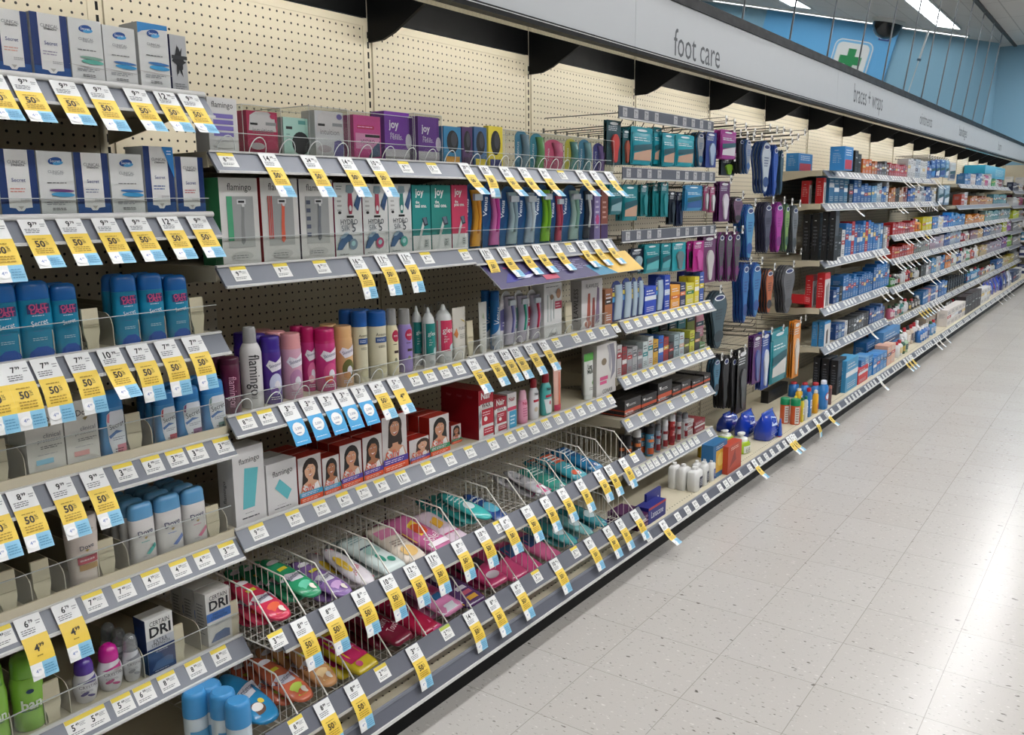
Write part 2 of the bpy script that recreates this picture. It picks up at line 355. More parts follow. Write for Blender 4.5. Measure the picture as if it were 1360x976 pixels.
# ================================================================== GONDOLA BODY
NB = 19
BN = ['deodorant', 'boxed razor', 'carded razor', 'bandage', 'insole', 'gel pad', 'brace', 'wrap', 'tape', 'gauze', 'ointment', 'cream', 'burn care', 'bandage box', 'first aid', 'tweezer', 'swab', 'cotton', 'end']
bay = lambda k: BN[k] if k < len(BN) else 'end'
for k in range(-1, NB-1):                                       # bay k spans uprights k .. k+1
    y0, y1 = UP(k), min(UP(k+1), YEND-.03)
    nm = bay(k+1)
    t = thing('back_panel', (XP, y0, .05), f'cream perforated back panel of the {nm} bay', 'back panel', 'perforated back panels of the wall fixture')
    mb = MB(); mb.box((-.014, .016, 0), (0, y1-y0-.016, 1.975), PEG); mb.build('perforated_sheet', t)
    mb = MB(); mb.box((-.002, .0155, 1.953), (.003, y1-y0-.0155, 1.976), PEGC)
    for yy in (.0155, y1-y0-.0255): mb.box((-.002, yy, 0), (.0022, yy+.01, 1.953), PEGC)
    mb.build('frame', t)
    # upright post with its slots
    mb = MB(); mb.box((-.03, -.0145, 0), (-.003, .0145, 2.2), PEGC)
    z = .04
    while z < 1.93: mb.box((-.0032, -.0035, z), (-.0022, .0035, z+.02), BLACK); z += .0308
    tag(mb.build('upright_post', None, (XP, y0, .05)), f'cream slotted upright post at the start of the {nm} bay', 'upright post', 'slotted upright posts of the wall fixture')
    # base deck
    t = thing('base_shelf', (0, y0, 0), f'low base shelf deck of the {nm} bay above black kick plate', 'base shelf', 'base shelves of the wall fixture')
    W = y1-y0; mb = MB(); mb.box((XP+.004, .001, .11), (-.232, W-.001, .135), BEIGE)
    for i in range(int(W/.0254)): mb.box((-.27, i*.0254+.01, .1351), (-.265, i*.0254+.015, .1355), BLACK)
    mb.build('deck', t)
    mb = MB(); mb.prism([(-.234, .128), (-.231, .138), (-.226, .137), (-.203, .1), (-.215, .098)], lambda a, b, s: (a, s, b), .0005, W-.0005, RAILD)
    mb.prism([(-.2315, .1355), (-.230, .141), (-.2235, .140), (-.2215, .1345)], lambda a, b, s: (a, s, b), .0005, W-.0005, RAIL)
    mb.prism([(-.208, .103), (-.2005, .103), (-.199, .095), (-.211, .095)], lambda a, b, s: (a, s, b), .0005, W-.0005, LIP); mb.build('price_rail', t)
    mb = MB(); mb.box((-.3, 0, 0), (-.258, W, .1), BLACK); mb.build('kick_plate', t)
    # canopy: black bracket, dark soffit
    t = thing('display_canopy', (0, y0, 2.24), f'black lighting canopy with side bracket over the {nm} bay', 'canopy', 'black canopies over the bays')
    mb = MB(); mb.prism([(-.812, 1.955), (-.75, 1.957), (-.70, 1.974), (-.40, 2.135), (-.392, 2.238), (-.812, 2.238)], lambda a, b, s: (a, s, b-2.24), -.006, .006, BLACK); mb.build('bracket', t)
    for zz in (1.975, 2.03):
        mb = MB(); mb.loft([[(-.79+.004*math.cos(a*PI/4), .0062+h, zz-2.24+.004*math.sin(a*PI/4)) for a in range(8)] for h in (0, .003)], mat('#c8c8c8', .3, .8)); mb.build('screw', t)
    mb = MB(); mb.box((-.83, .007, -.21), (-.815, W-.007, 0), BLACK); mb.box((-.83, .0, 0), (-.392, W-.001, .012), BLACK); mb.build('top_sheet', t)
    t = thing('canopy_light', (-.41, y0, 2.045), f'slim canopy lamp behind the sign over the {nm} bay', 'lamp', 'slim lamps behind the sign band')
    mb = MB(); mb.tube([(0, .03, 0), (0, W-.03, 0)], .008, TUBE, 8); mb.build('tube', t)
    for yy in (.012, W-.03):
        mb = MB(); mb.tube([(0, yy, 0), (0, yy+.018, 0)], .01, WHITEM, 8); mb.build('socket', t)
# sign band
SX = -.36; segs = [UP(-1), UP(2)+.05, UP(5), UP(8), UP(11), UP(14), YEND-.04]
TX = [[], [('foot care', 1.79, .48, 2.087, 1.18)], [('braces + wraps', 4.68, .78, 2.12, 1.35)], [('ointments', 6.66, .53, 2.122, 1.1), ('bandages', 8.6, .48, 2.122, 1.1)], [('burn', 11.5, .3, 2.122, 1)], [], []]
SGN = mat('#b0b4b6', .45, noise=.06); TXM = mat('#4b4e52', .6)
nmz = ['above the deodorants', 'reading foot care', 'reading braces + wraps', 'reading ointments and bandages', 'beyond the bandages sign', 'nearest the end wall']
for i in range(6):
    y0, y1 = segs[i], segs[i+1]; L = y1-y0
    t = thing('aisle_sign', (SX, y0, 2.0), f'long grey category sign band {nmz[i]}', 'sign', 'grey category sign bands')
    mb = MB(); mb.box((-.012, .001, .02), (0, L-.001, .24), SGN)
    fn = lambda u, v, o: (o, u, v)
    for s in TX[i]: mb.art(fn, 1, 1, [('t', s[0], s[1]-y0, s[3]-2.0, s[2], TXM, 0, s[4])])
    mb.build('sign_face', t)
    mb = MB(); mb.box((-.03, .0005, .24), (.006, L-.0005, .268), BLACK); mb.box((-.03, .0005, .268), (-.024, L-.0005, .3), BLACK); mb.build('top_trim', t)
    mb = MB(); mb.box((-.03, .0005, -.002), (.007, L-.0005, .02), BLACK); mb.box((.007, .001, .012), (.0085, L-.001, .0145), mat('#c0c0be', .3)); mb.build('bottom_trim', t)
    mb = MB(); mb.box((-.075, .001, .0), (-.031, L-.001, .014), mat('#b3b0a2', .12, .6)); mb.build('soffit_strip', t)
# ================================================================== SHELVES, RAILS, TAGS
RDX, RDZ = .033, -.043; RL = math.hypot(RDX, RDZ)
SH = {}
def shelf(key, desc, y0, y1, z, xt=-.425, lip=0., guard=0., loops=0, gy=None, end0=True, end1=True, lab=None, tube=False):
    t = thing('gondola_shelf', (0, y0, z), desc, 'shelf', 'gondola shelves'); W = y1-y0
    mb = MB(); zt = -lip
    mb.box((XP+.006, .002, zt-.03), (xt-.006, W-.002, zt), BEIGE); mb.build('deck', t)
    if lip:
        mb = MB(); mb.box((xt-.006, .0015, zt-.02), (xt, W-.0015, 0), BEIGE); mb.build('front_lip', t)
    zr = -lip
    mb = MB(); pr = lambda a, b, s: (a, s, b)
    mb.prism([(xt, zr), (xt+RDX, zr+RDZ), (xt+RDX-.004, zr+RDZ-.003), (xt-.005, zr-.004)], pr, 0, W, RAIL)
    mb.prism([(xt-.005, zr-.001), (xt+.004, zr-.001), (xt+.0045, zr+.003), (xt-.004, zr+.004)], pr, 0, W, LIP)
    mb.prism([(xt+RDX-.004, zr+RDZ-.004), (xt+RDX+.004, zr+RDZ-.004), (xt+RDX+.004, zr+RDZ+.001), (xt+RDX-.002, zr+RDZ+.002)], pr, 0, W, LIP)
    if tube: mb.tube([(xt+.001, 0, .004), (xt+.001, W, .004)], .0065, LIP, 8)
    mb.build('price_rail', t)
    for e, yy in ((end0, .0005), (end1, W-.0045)):
        if e:
            mb = MB(); mb.prism([(XP+.004, zt-.085), (XP+.004, zt+.012), (XP+.05, zt), (xt-.006, zt), (xt-.004, zt-.034), (xt-.08, zt-.036)], pr, yy, yy+.004, BEIGE); mb.build('end_bracket', t)
    if guard:
        a, b = gy or (0, W)
        mb = MB(); mb.box((xt-.0045, a+.004, .001), (xt-.0025, b-.004, guard), CLR); pass
        mb.box((xt-.0048, a+.004, guard-.0015), (xt-.0022, b-.004, guard), mat('#c9cdcc', .2))
        g = mb.build('front_guard', t)
        if loops:
            mb = MB(); yy = a+.05
            mb.tube([(xt-.003+.012*math.sin(PI*k/10), .024*math.cos(PI*k/10), .003+.034*math.sin(PI*k/10)) for k in range(11)], .0013, mat('#dfe3e2', .25), 4); lm = mb.mesh('wire_loop')
            while yy < b-.05:
                q = bpy.data.objects.new('wire_loop', lm); C.objects.link(q); q.parent = g; q.location = (0, yy, 0); yy += loops
    SH[key] = dict(z=z-lip, zt=z, zr=z-lip, xt=xt, y0=y0, y1=y1, xf=xt-.012, place=lab or desc, key=key)
    return t
# --- paper price labels and hanging sale tags
TW = .049
LC = {}
def price_art(p, cx=.36, cy=.55, w=.36):
    a, b = p.split('.'); n = len(a)
    return [('t', a, cx-.04*n, cy, w*.42*n, '#1a1a1c', 0, 1.2, True), ('t', b, cx+.11*n+.06, cy+.11, w*.44, '#1a1a1c', 0, 1, True)]
def label_mesh(p, top, plain=False):
    k = ('L', p, top)
    if k in LC: return LC[k]
    H = .040; mb = MB(); nx, nz = -RDZ/RL, RDX/RL
    fn = lambda u, v, o: (RDX/RL*(1-v)*H+nx*o, (u-.5)*.044, RDZ/RL*(1-v)*H+nz*o)
    for o, f in ((.0009, 1), (.0004, 0)): mb.face([fn(0, 0, o), fn(1, 0, o), fn(1, 1, o), fn(0, 1, o)][::1 if f else -1], '#eeeeea')
    art = []
    if top: art.append(('r', .01, .76, .99, .995, top))
    if not plain: art += price_art(p, .34, .5) + [('l', .6, .45, .92, .66, 3, '#77777a'), ('l', .08, .1, .8, .28, 2, '#55555a')]
    mb.art(fn, .044, H, art, 1, .0012); LC[k] = mb.mesh('price_label'); return LC[k]
def tag_mesh(p, sub, kind, L, a1):
    k = (p, sub, kind, L, a1)
    if k in LC: return LC[k]
    N = 12; P = [(0., 0.)]; A = []; a0 = math.atan2(RDX, -RDZ)
    for i in range(N):
        s = (i+.5)/N*L; t = min(max((s-.04)/max(L-.06, .01), 0), 1); a = a0+(math.radians(a1)-a0)*(t*t*(3-2*t)); A.append(a)
        P.append((P[-1][0]+math.sin(a)*L/N, P[-1][1]-math.cos(a)*L/N))
    def fn(u, v, o):
        f = min(max((1-v)*N, 0), N-.0001); i = int(f); q = f-i
        x = P[i][0]+(P[i+1][0]-P[i][0])*q; z = P[i][1]+(P[i+1][1]-P[i][1])*q; a = A[i]
        j = min(max(i+(1 if q > .5 else -1), 0), N-1); a = a+(A[j]-a)*abs(q-.5)
        return (x+math.cos(a)*(o+.001), (u-.5)*TW, z+math.sin(a)*(o+.001))
    mb = MB(); YL, SK = ('#f2d052', '#90cae6') if kind == 'S' else ('#ecebe2', '#dfe6e8') if kind == 'W' else ('#46a6dc', '#46a6dc')  # pale far tags have glare painted into their colours
    f1, f2 = (4, 9) if kind != 'B' else (5, 12)
    W_ = '#eff0ee'
    for i in range(N):
        v1, v0 = 1-i/N, 1-(i+1)/N
        for u0, u1, c in (((0, 1, W_),) if i < f1 else ((0, 1, YL),) if i < f2 else ((0, .45, W_), (.45, 1, SK))):
            q = [fn(u0, v0, 0), fn(u1, v0, 0), fn(u1, v1, 0), fn(u0, v1, 0)]; mb.face(q, c)
    for i in range(N):
        v1, v0 = 1-i/N, 1-(i+1)/N
        mb.face([fn(0, v0, -.0004), fn(0, v1, -.0004), fn(1, v1, -.0004), fn(1, v0, -.0004)], '#f1f1ee')
    a, b = p.split('.'); n = len(a)
    art = [('t', a, .42-.03*n, .875, .15*n, '#17181a', 0, 1.15, True), ('t', b, .47+.1*n, .90, .17, '#17181a', 0, 1, True), ('l', .74, .82, .95, .9, 2, '#8a8a8d'), ('l', .1, .70, .8, .80, 3, '#5c5c60')]
    if kind == 'B':
        art += [('e', .5, .36, .36, .36*TW/L, W_), ('t', '2,000', .5, .37, .42, '#4a5a86'), ('l', .3, .24, .7, .3, 1, '#7a86a6'), ('l', .1, .06, .9, .1, 1, '#d8ecf6')]
    else:
        if '.' in sub:
            c, d = sub.split('.'); art += [('t', c, .42, .47, .2, '#1c1a16', 0, 1, True), ('t', d, .62, .5, .2, '#1c1a16', 0, 1, True), ('l', .35, .33, .65, .37, 1, '#8a6f1e')]
        else: art += [('t', '50', .42, .48, .36, '#2a2216', 0, 1.1, True), ('t', '%', .68, .51, .12, '#2a2216'), ('t', 'OFF', .68, .465, .14, '#2a2216'), ('l', .2, .56, .8, .6, 1, '#a9861f'), ('l', .15, .28, .85, .4, 3, '#a9861f')]
        art += [('e', .24, .12, .22, .22*TW/L*.8, '#fbfbfa'), ('t', '4', .2, .13, .09, '#3a66b0'), ('t', '99', .31, .14, .1, '#3a66b0'), ('l', .5, .04, .95, .2, 4, '#5d9cc0')]
    mb.art(fn, TW, L, art, 1, .0006, .00008); LC[k] = mb.mesh('sale_tag'); return LC[k]
def put(me, name, loc, label, cat, group, rz=0):
    o = bpy.data.objects.new(name, me); C.objects.link(o); o.location = loc
    if rz: o.rotation_euler.z = rz
    return tag(o, label, cat, group)
def L(key, px, p='8.99', top='#ecd442', w=25):
    S = SH[key]; x = S['xt']; y = Yof(px, x, S['zr'])+.022
    put(label_mesh(p, top), 'price_label', (x+.0015, y, S['zr']-.002), f'white price label reading {p}, {along("pl"+key)} label along {S["place"]}', 'price label', 'white price labels in shelf rails')
def T(key, px, p='9.79', sub='50', a=30, Ln=.118, kind='S'):
    S = SH[key]; x = S['xt']; y = Yof(px, x, S['zr'])+TW/2
    q = {'S': 'yellow and white sale tag', 'W': 'curled sale tag paled by painted glare', 'B': 'blue points tag'}[kind]
    put(tag_mesh(p, sub, kind, Ln, a), 'sale_tag', (x+.0045, y, S['zr']+.001), f'{q} reading {p}, {along("st"+key)} hanging along {S["place"]}', 'price tag', 'sale tags hanging from shelf rails')
U0, U1, U2, U3 = UP(0), UP(1), UP(2), UP(3)
A0 = UP(-1)
shelf('A1', 'topmost deodorant shelf with white edge', A0, U0, 1.678, tube=True, lab='the topmost deodorant shelf')
shelf('A2', 'second deodorant shelf from the top', A0, U0, 1.421, guard=.04, tube=True, lab='the second deodorant shelf')
shelf('A3', 'third deodorant shelf with clear front guard', A0, U0, 1.157, guard=.065, lab='the third deodorant shelf')
shelf('A4', 'fourth deodorant shelf with beige front lip', A0, U0, .935, lip=.022, guard=.06, lab='the fourth deodorant shelf')
shelf('A5', 'fifth deodorant shelf with beige front lip', A0, U0, .68, lip=.022, guard=.06, lab='the fifth deodorant shelf')
shelf('A6', 'lowest deodorant shelf above blue capped cans', A0, U0, .405, guard=.06, lab='the lowest deodorant shelf')
shelf('B1', 'top razor shelf holding the clear cases', U0, U1, 1.562, guard=.045, loops=.088, lab='the top razor shelf')
shelf('C1', 'top carded razor shelf with long clear case', U1, U2, 1.557, guard=.045, loops=.075, lab='the top carded razor shelf')
shelf('B2', 'boxed razor shelf in the second row', U0, U1, 1.306, guard=.065, lab='the boxed razor shelf')
shelf('C2', 'carded razor shelf in the second row', U1, U2, 1.30, guard=.06, lab='the second carded razor shelf')
shelf('B3', 'shave can shelf in the third row', U0, U1, .955, guard=.045, loops=.09, lab='the shave can shelf')
shelf('C3', 'third row shelf of trimmers and wipes', U1, U2, .96, guard=.05, gy=(0, .9), loops=.11, lab='the trimmer shelf')
shelf('B4', 'wax box shelf above the wire bins', U0, U1, .675, lab='the wax box shelf')
shelf('C4', 'hair remover shelf above the wire bins', U1, U2, .672, lab='the hair remover shelf')
shelf('Da', 'corn remover shelf under the bandage pegs', 1.235, 2.165, .961, lab='the corn remover shelf')
shelf('Db', 'wart remover shelf in the foot care bay', 1.235, 2.175, .727, lab='the wart remover shelf')
shelf('Dc', 'black and orange foot cream box shelf', 1.268, 2.195, .538, lab='the foot cream shelf')
shelf('Dd', 'lowest foot spray can shelf', 1.285, 2.25, .30, lab='the foot spray shelf')
BR = dict(z=.135, zt=.138, zr=.139, xt=-.229)
SH['R0'] = dict(BR, place='the base shelf rail', key='R0')
# ------------------------------------------------------------------ tags, near bays
for px in (-38, 7, 62): T('A1', px, '9.79', a=42, Ln=.11)
T('A1', 108, '9.79', a=40); T('A1', 160, '9.79', a=44, Ln=.115); T('A1', 200, '12.99', a=42, Ln=.11); T('A1', 233, '9.79', a=44, Ln=.11)
T('A2', -36, '9.79', a=25, Ln=.13)
for px, p in ((20, '9.79'), (71, '9.79'), (118, '9.79'), (161, '9.79'), (205, '12.99'), (244, '9.79')): T('A2', px, p, a=38, Ln=.112)
for px, p, a, q in ((-42, '7.99', 12, .135), (-4, '7.99', 12, .135), (36.5, '7.99', 10, .135), (82.5, '7.99', 13, .13), (125, '10.99', 42, .12), (164, '7.99', 12, .13), (201.5, '7.99', 10, .13), (238, '7.99', 12, .128)): T('A3', px, p, '50', a, q)
for px, p in ((-38, '8.99'), (5, '8.99'), (58, '9.99'), (103, '9.99')): T('A4', px, p, '50', 24, .125)
for px, p in ((147, '3.99'), (184.6, '6.99'), (217, '3.99'), (245, '3.99'), (280, '3.99')): L('A4', px, p)
T('A5', 15, '6.79', '4.99', 16, .125); T('A5', 65, '6.79', '4.99', 18, .12); L('A5', -20, '7.49')
for px, p in ((106, '7.49'), (145.7, '7.49'), (184.7, '4.29'), (222, '4.29'), (254, '4.29'), (287, '3.99')): L('A5', px, p)
for px, p in ((83, '5.49'), (109.6, '5.49'), (145, '5.49'), (174, '6.99'), (206, '8.99'), (243, '8.99'), (277, '8.99')): L('A6', px, p)
L('B1', 285.5, '8.99')
for px, p in ((340, '14.99'), (396, '24.99'), (445.5, '14.99'), (484, '10.99')): T('B1', px, p, a=34, Ln=.125)
L('B1', 526, '8.99'); L('B1', 564, '15.99'); T('B1', 606, '29.99', a=52, Ln=.13)
T('C1', 633, '18.99', a=14, Ln=.11)
for px, p in ((660, '24.99'), (685, '17.99'), (712, '20.99'), (761.5, '24.99'), (780, '24.99'), (800, '24.99')): T('C1', px, p, a=50, Ln=.128)
L('C1', 738, '12.99')
for px in (303, 360, 413, 555.6, 607): L('B2', px, '9.99' if px < 500 else '8.99')
for px, p in ((460, '16.99'), (494, '11.99'), (525.7, '11.99')): T('B2', px, p, a=16, Ln=.125)
T('C2', 634, '11.99', a=14, Ln=.13)
for px in (657, 682.5, 703.7, 728.5, 762.6, 780, 798): T('C2', px, '11.99' if px < 720 else '10.99', a=50, Ln=.125)
L('C2', 748.5, '12.99')
L('B3', 312, '8.99'); L('B3', 339, '4.99')
for px in (367, 394, 419, 441, 463): T('B3', px, '3.79', '', 26, .115, 'B')
T('B3', 487, '4.79', '50', 30, .115); T('B3', 511, '5.79', '4.99', 34, .115)
for px, p in ((540, '3.99'), (560, '5.99'), (580, '2.99'), (599, '2.99')): L('B3', px, p)
T('B3', 616.5, '7.99', a=36, Ln=.125)
for px, p in ((641, '7.99'), (660, '14.99'), (674, '12.99'), (693, '12.99'), (712, '12.99')): T('C3', px, p, a=34, Ln=.122)
for px, p in ((731, '23.99'), (757, '12.99'), (777, '8.99'), (794.5, '8.99'), (811, '8.99')): L('C3', px, p)
for px, p in ((328, '9.99'), (377, '9.99'), (413, '7.99'), (444, '6.99'), (470, '7.99'), (494.4, '8.99'), (522.7, '11.99'), (557, '7.99'), (587, '7.49'), (614, '7.99')): L('B4', px, p)
for px, p in ((645, '6.79'), (668, '6.49'), (684, '6.79'), (700, '6.79'), (716.7, '11.99'), (733, '11.99'), (748.5, '6.79'), (763, '8.99'), (777, '6.79'), (791, '11.99'), (804, '9.99')): L('C4', px, p)
for px in (827, 840, 853, 866, 878, 888.4, 898, 907, 917, 926, 935.5): L('Da', px, '7.99')
for px in (825, 838, 851, 861, 873, 885, 902.5, 911, 921, 928.5, 937): L('Db', px, '9.99')
for px in (828, 846, 864, 884, 904, 915.5, 933): L('Dc', px, '8.79')
for px in (840, 849, 857, 864.5, 873, 882, 890, 897, 904.5, 912, 919, 937): L('Dd', px, '9.49', top='#dfe3cf')
for px in (853, 893, 906, 917, 931, 950, 958, 964, 976, 990, 1004, 1012, 1020, 1029, 1037, 1050, 1060, 1068, 1085, 1093, 1101, 1110, 1120): L('R0', px, '9.99', top=None)
for px, a in ((873, 60), (996, 58), (1042, 55), (1046.5, 62), (1078, 8), (1094, 60)): T('R0', px, '9.49', a=a, Ln=.12)
# ================================================================== PRODUCTS
def behind(desc, r, n, pl):
    pl = pl.replace('the ', '', 1)
    for t in (f'{desc}, {nth(r+2)} deep behind {n} along {pl}', f'{desc}, {nth(r+2)} behind {n} on {pl}'):
        if len(t.replace('-', ' ').split()) <= 16: return t
    d = desc.split(' with ')[0]; return f'{d}, {nth(r+2)} behind {n} on {pl}'
def seat(S, pxL, pxR, py, xf=None, vessel=False):
    xf = S['xf'] if xf is None else xf; z = S['z']+.0006
    y0, y1 = Yof(pxL, xf, z), Yof(pxR, xf, z)
    H = Zof(py, xf, (y0+y1)/2 if vessel else y0)-z
    return y0, y1, H, xf, z
def carton(key, pxL, pxR, py, D, base, art, desc, name='carton', cat='box', group=None, xf=None, side=None, top=None, rows=0, sart=None, cap=None):
    S = SH[key]; y0, y1, H, xf, z = seat(S, pxL, pxR, py, xf); W = max(y1-y0-.0015, .006); D = min(D, xf-XP-.01)
    mb = MB(); mb.box((-D/2, -W/2, 0), (D/2, W/2, H), base, None, side, top)
    mb.art(lambda u, v, o: (D/2+o, (u-.5)*W, v*H), W, H, art)
    if sart: mb.art(lambda u, v, o: (-D/2+u*D, -W/2-o, v*H), D, H, sart)
    if top is None: mb.box((-D/2+.001, -W/2+.001, H), (D/2-.001, W/2-.001, H+.0004), base)
    n = along(key); pl = S['place']
    o = tag(mb.build(name, None, (xf-D/2, (y0+y1)/2, z)), f'{desc}, {n} along {pl}', cat, group or f'boxes on {pl}')
    for r in range(rows):
        c = o.copy(); C.objects.link(c); c.location.x -= (D+.003)*(r+1)
        if c.location.x-D/2 < XP+.006: bpy.data.objects.remove(c); break
        c['label'] = behind(desc, r, n, pl)
    return o
ROUND = 2.0
def vessel(key, pxL, pxR, py, parts, art, desc, name, cat, group=None, ratio=1., xf=None, rows=0, nu=8, artpart=0, n=20, extra=None, rowgap=.004, rot=None):
    "parts: (part name, profile of (z, w, d, p) fractions, material)"
    S = SH[key]; xf = S['xf'] if xf is None else xf; z = S['z']+.0006; pc = (pxL+pxR)/2; W = .05
    if key == 'B3': pc -= .8; pxL, pxR = pc-(pxR-pxL)*.56, pc+(pxR-pxL)*.56
    for _ in range(4):                                          # silhouette width seen from the aisle, then the centre
        D = W*ratio; yc = Yof(pc, xf-D/2, z); v = Vector((xf-D/2, yc, z))-CAM; dep = (RM @ v).z; h = math.hypot(v.x, v.y); c_, s_ = abs(v.x)/h, abs(v.y)/h
        W = max((pxR-pxL-.6)*dep/F/math.hypot(c_, ratio*s_), .008)
    D = min(W*ratio, xf-XP-.01); H = Zof(py, xf-D/2, yc)-z; k = along(key); pl = S['place']
    t = thing(name, (xf-D/2, yc, z), f'{desc}, {k} along {pl}', cat, group or f'{cat}s on {pl}', (-.22 if ratio > .95 else 0) if rot is None else rot)
    for i, (pn, prof, m) in enumerate(parts):
        mb = MB(); loftz(mb, prof, W, D, H, m, n)
        if i == artpart and art: mb.art(frontfn(prof, W, D, H), W, H, art, nu, .0011)
        mb.build(pn, t)
    if extra: extra(t, W, D, H)
    for r in range(rows):
        x = xf-D/2-(D+rowgap)*(r+1)
        if x-D/2 < XP+.006: break
        dup(t, (x, yc, z), behind(desc, r, k, pl))
    return t
# --- printed designs
def a_clin(c2='#e8b0a0', corner=False):
    a = [('r', 0, 0, 1, .22, '#1b4f8f'), ('r', .2, .2, .8, 1, '#e6e6e4'), ('p', [(.2, .2), (.2, .17), (.36, .16), (.42, .12), (.56, .12), (.62, .16), (.8, .17), (.8, .2)], '#e6e6e4'), ('p', [(.42, .19), (.58, .19), (.5, .14)], '#b9b6b0'),
         ('t', 'CLINICAL', .5, .82, .48, '#63666c', 0, 1.1), ('t', 'STRENGTH', .52, .775, .34, '#22252c', 0, 1, True), ('t', 'Secret', .5, .565, .36, '#2a3f86'), ('l', .26, .38, .74, .46, 2, c2), ('l', .5, .26, .78, .31, 2, '#a7a7a7')]
    if corner: a += [('p', [(.62, 1), (1, 1), (1, .55)], '#2c86cf'), ('l', .78, .88, .98, .96, 2, '#dceafa')]
    return a
def a_clinw(c1='#3a78b8', c2='#3a9ad0', top=False):
    a = [('e', .5, .86, .2, .055, '#1c4e96', .15), ('e', .58, .83, .15, .03, '#4ea3d8', .15), ('t', 'Secret', .5, .86, .28, '#eef4fa'), ('t', 'CLINICAL', .5, .70, .46, '#8b8f95'), ('t', 'STRENGTH', .54, .665, .3, '#8b8f95'), ('l', .22, .52, .8, .55, 1, '#55585c'),
         ('e', .62, .42, .36, .022, c1, -.03), ('e', .64, .36, .34, .035, c2, -.03), ('e', .5, .28, .6, .006, '#b9b5b2', -.06), ('l', .15, .2, .85, .26, 2, '#8a8d92'), ('l', .3, .12, .75, .17, 2, '#3b3e44'), ('l', .35, .03, .7, .06, 1, '#9a9da2')]
    if top: a = [('p', [(0, 1), (1, 1), (1, .93), (.5, .92), (.15, .88), (0, .84)], '#3a8fd0')] + [tuple(q) for q in a]
    return a
def stick_parts(body, cap, tw=.97):
    return [('body', [(0, .93, .9, 3), (.03, 1, 1, 3), (.4, .99, 1, 3), (.76, .97, .97, 3)], body), ('cap', [(.762, .965, .965, 3), (.93, .93, .9, 2.8), (.975, .84, .75, 2.6), (1, .6, .4, 2.4)], cap)]
def a_outlast():
    return [('r', .18, .58, .86, .70, '#2a3568'), ('t', 'OUT', .5, .665, .56, '#c04a78', 0, 1, True), ('t', 'LAST', .54, .615, .54, '#c04a78', 0, 1, True), ('l', .3, .54, .8, .565, 1, '#d6e8f4'), ('t', 'Secret', .5, .46, .5, '#f2f6fa', 8, 1.2), ('l', .3, .34, .7, .36, 1, '#4f6a9a'), ('l', .25, .22, .8, .27, 2, '#b9dbe8'), ('p', [(.1, .0), (.9, 0), (.85, .08), (.65, .14), (.35, .14), (.15, .08)], '#1a56b0')]
def a_secret(c='#c85a6a'):
    return [('p', [(.16, .58), (.2, .68), (.34, .72), (.86, .72), (.92, .66), (.92, .2), (.88, .1), (.32, .1), (.2, .3)], '#dde2e8'), ('p', [(.18, .58), (.22, .68), (.3, .7), (.26, .56)], c), ('t', 'Secret', .55, .52, .62, '#1d2436', 12, 1.2), ('p', [(.2, .38), (.5, .45), (.8, .42), (.5, .4), (.25, .34)], '#4d76b2'), ('l', .35, .3, .85, .36, 2, '#8a90a0'), ('r', .5, .12, .9, .24, c), ('l', .4, .13, .85, .2, 2, '#5b3a44')]
def a_dove(c='#3fb0a8'):
    return [('t', 'Dove', .5, .56, .6, '#22335c', 8, 1.1), ('p', [(.42, .47), (.5, .49), (.58, .48), (.5, .45)], '#b59a55'), ('l', .3, .40, .75, .43, 1, c), ('p', [(.45, .22), (.85, .36), (.9, .3), (.6, .2)], c), ('e', .5, .08, .32, .05, '#d4d8dc'), ('l', .3, .18, .6, .2, 1, '#99a')]
def a_dovebox(c='#8cc4dc', y=.0):
    return [('e', .16, .83, .1, .03, '#8a7a4a'), ('e', .16, .83, .075, .023, '#e6e2d6'), ('t', 'Dove', .62, .83, .5, '#2a2c34', 4, 1.1), ('p', [(.55, .74), (.63, .76), (.71, .75), (.63, .71)], '#9a8a5a'), ('t', 'clinical', .68, .6, .46, '#77797e'), ('t', 'protection', .6, .53, .62, '#77797e'), ('l', .35, .42, .92, .47, 2, '#4a4c52'), ('l', .25, .34, .92, .36, 1, '#a1a3a8'), ('r', .2, .22, .66, .29, c), ('e', .55, .11, .36, .08, '#cfcfca'), ('l', .4, .07, .75, .11, 2, '#77797e')]
def a_dri(c='#2c4a86', sub='EXTRA', band='#b8bcc2'):
    return [('t', 'CERTAIN', .52, .9, .72, '#14161c', 0, 1.3), ('t', 'DRI', .52, .75, .78, '#14161c', 0, .95, True), ('r', 0, .46, 1, .62, band), ('t', sub, .5, .57, .5, '#20242c', 0, 1.2), ('t', 'STRENGTH', .5, .51, .66, '#20242c', 0, 1.1), ('r', 0, .0, 1, .46, c), ('l', .3, .36, .8, .42, 2, '#b9c6dd'), ('p', [(.1, .06), (.3, .2), (.7, .24), (.9, .2), (.9, .06)], '#49638f'), ('l', .2, .02, .8, .05, 1, '#cdd6e6')]
def a_flam_razor(stripe, handle, sw):
    a = [('t', 'flamingo', .52, .885, .62, '#26282c', 0, 1.15), ('r', .16, .2, .86, .79, '#a3a6a5'), ('r', .16, .2, .86, .30, '#b9bab7')]
    if sw == 0: a += [('r', .17, .28, .31, .79, stripe)]
    elif sw == 1: a += [('r', .17+.045*i, .28, .195+.045*i, .79, stripe) for i in range(3)]
    else: a += [('r', .18, .29+.1*i, .3, .34+.1*i, stripe) for i in range(5)]
    a += [('p', [(.535, .7), (.62, .7), (.61, .6), (.59, .45), (.6, .27), (.54, .23), (.49, .26), (.505, .45), (.53, .6)], handle), ('p', [(.54, .71), (.56, .67), (.62, .67), (.62, .73)], '#d9dbda'), ('r', .43, .70, .66, .755, '#d4d6d6'), ('r', .46, .715, .62, .74, '#1c1d20'), ('e', .5, .1, .28, .055, '#c9c9c5'), ('l', .25, .07, .75, .12, 2, '#7a7b7d')]
    return a
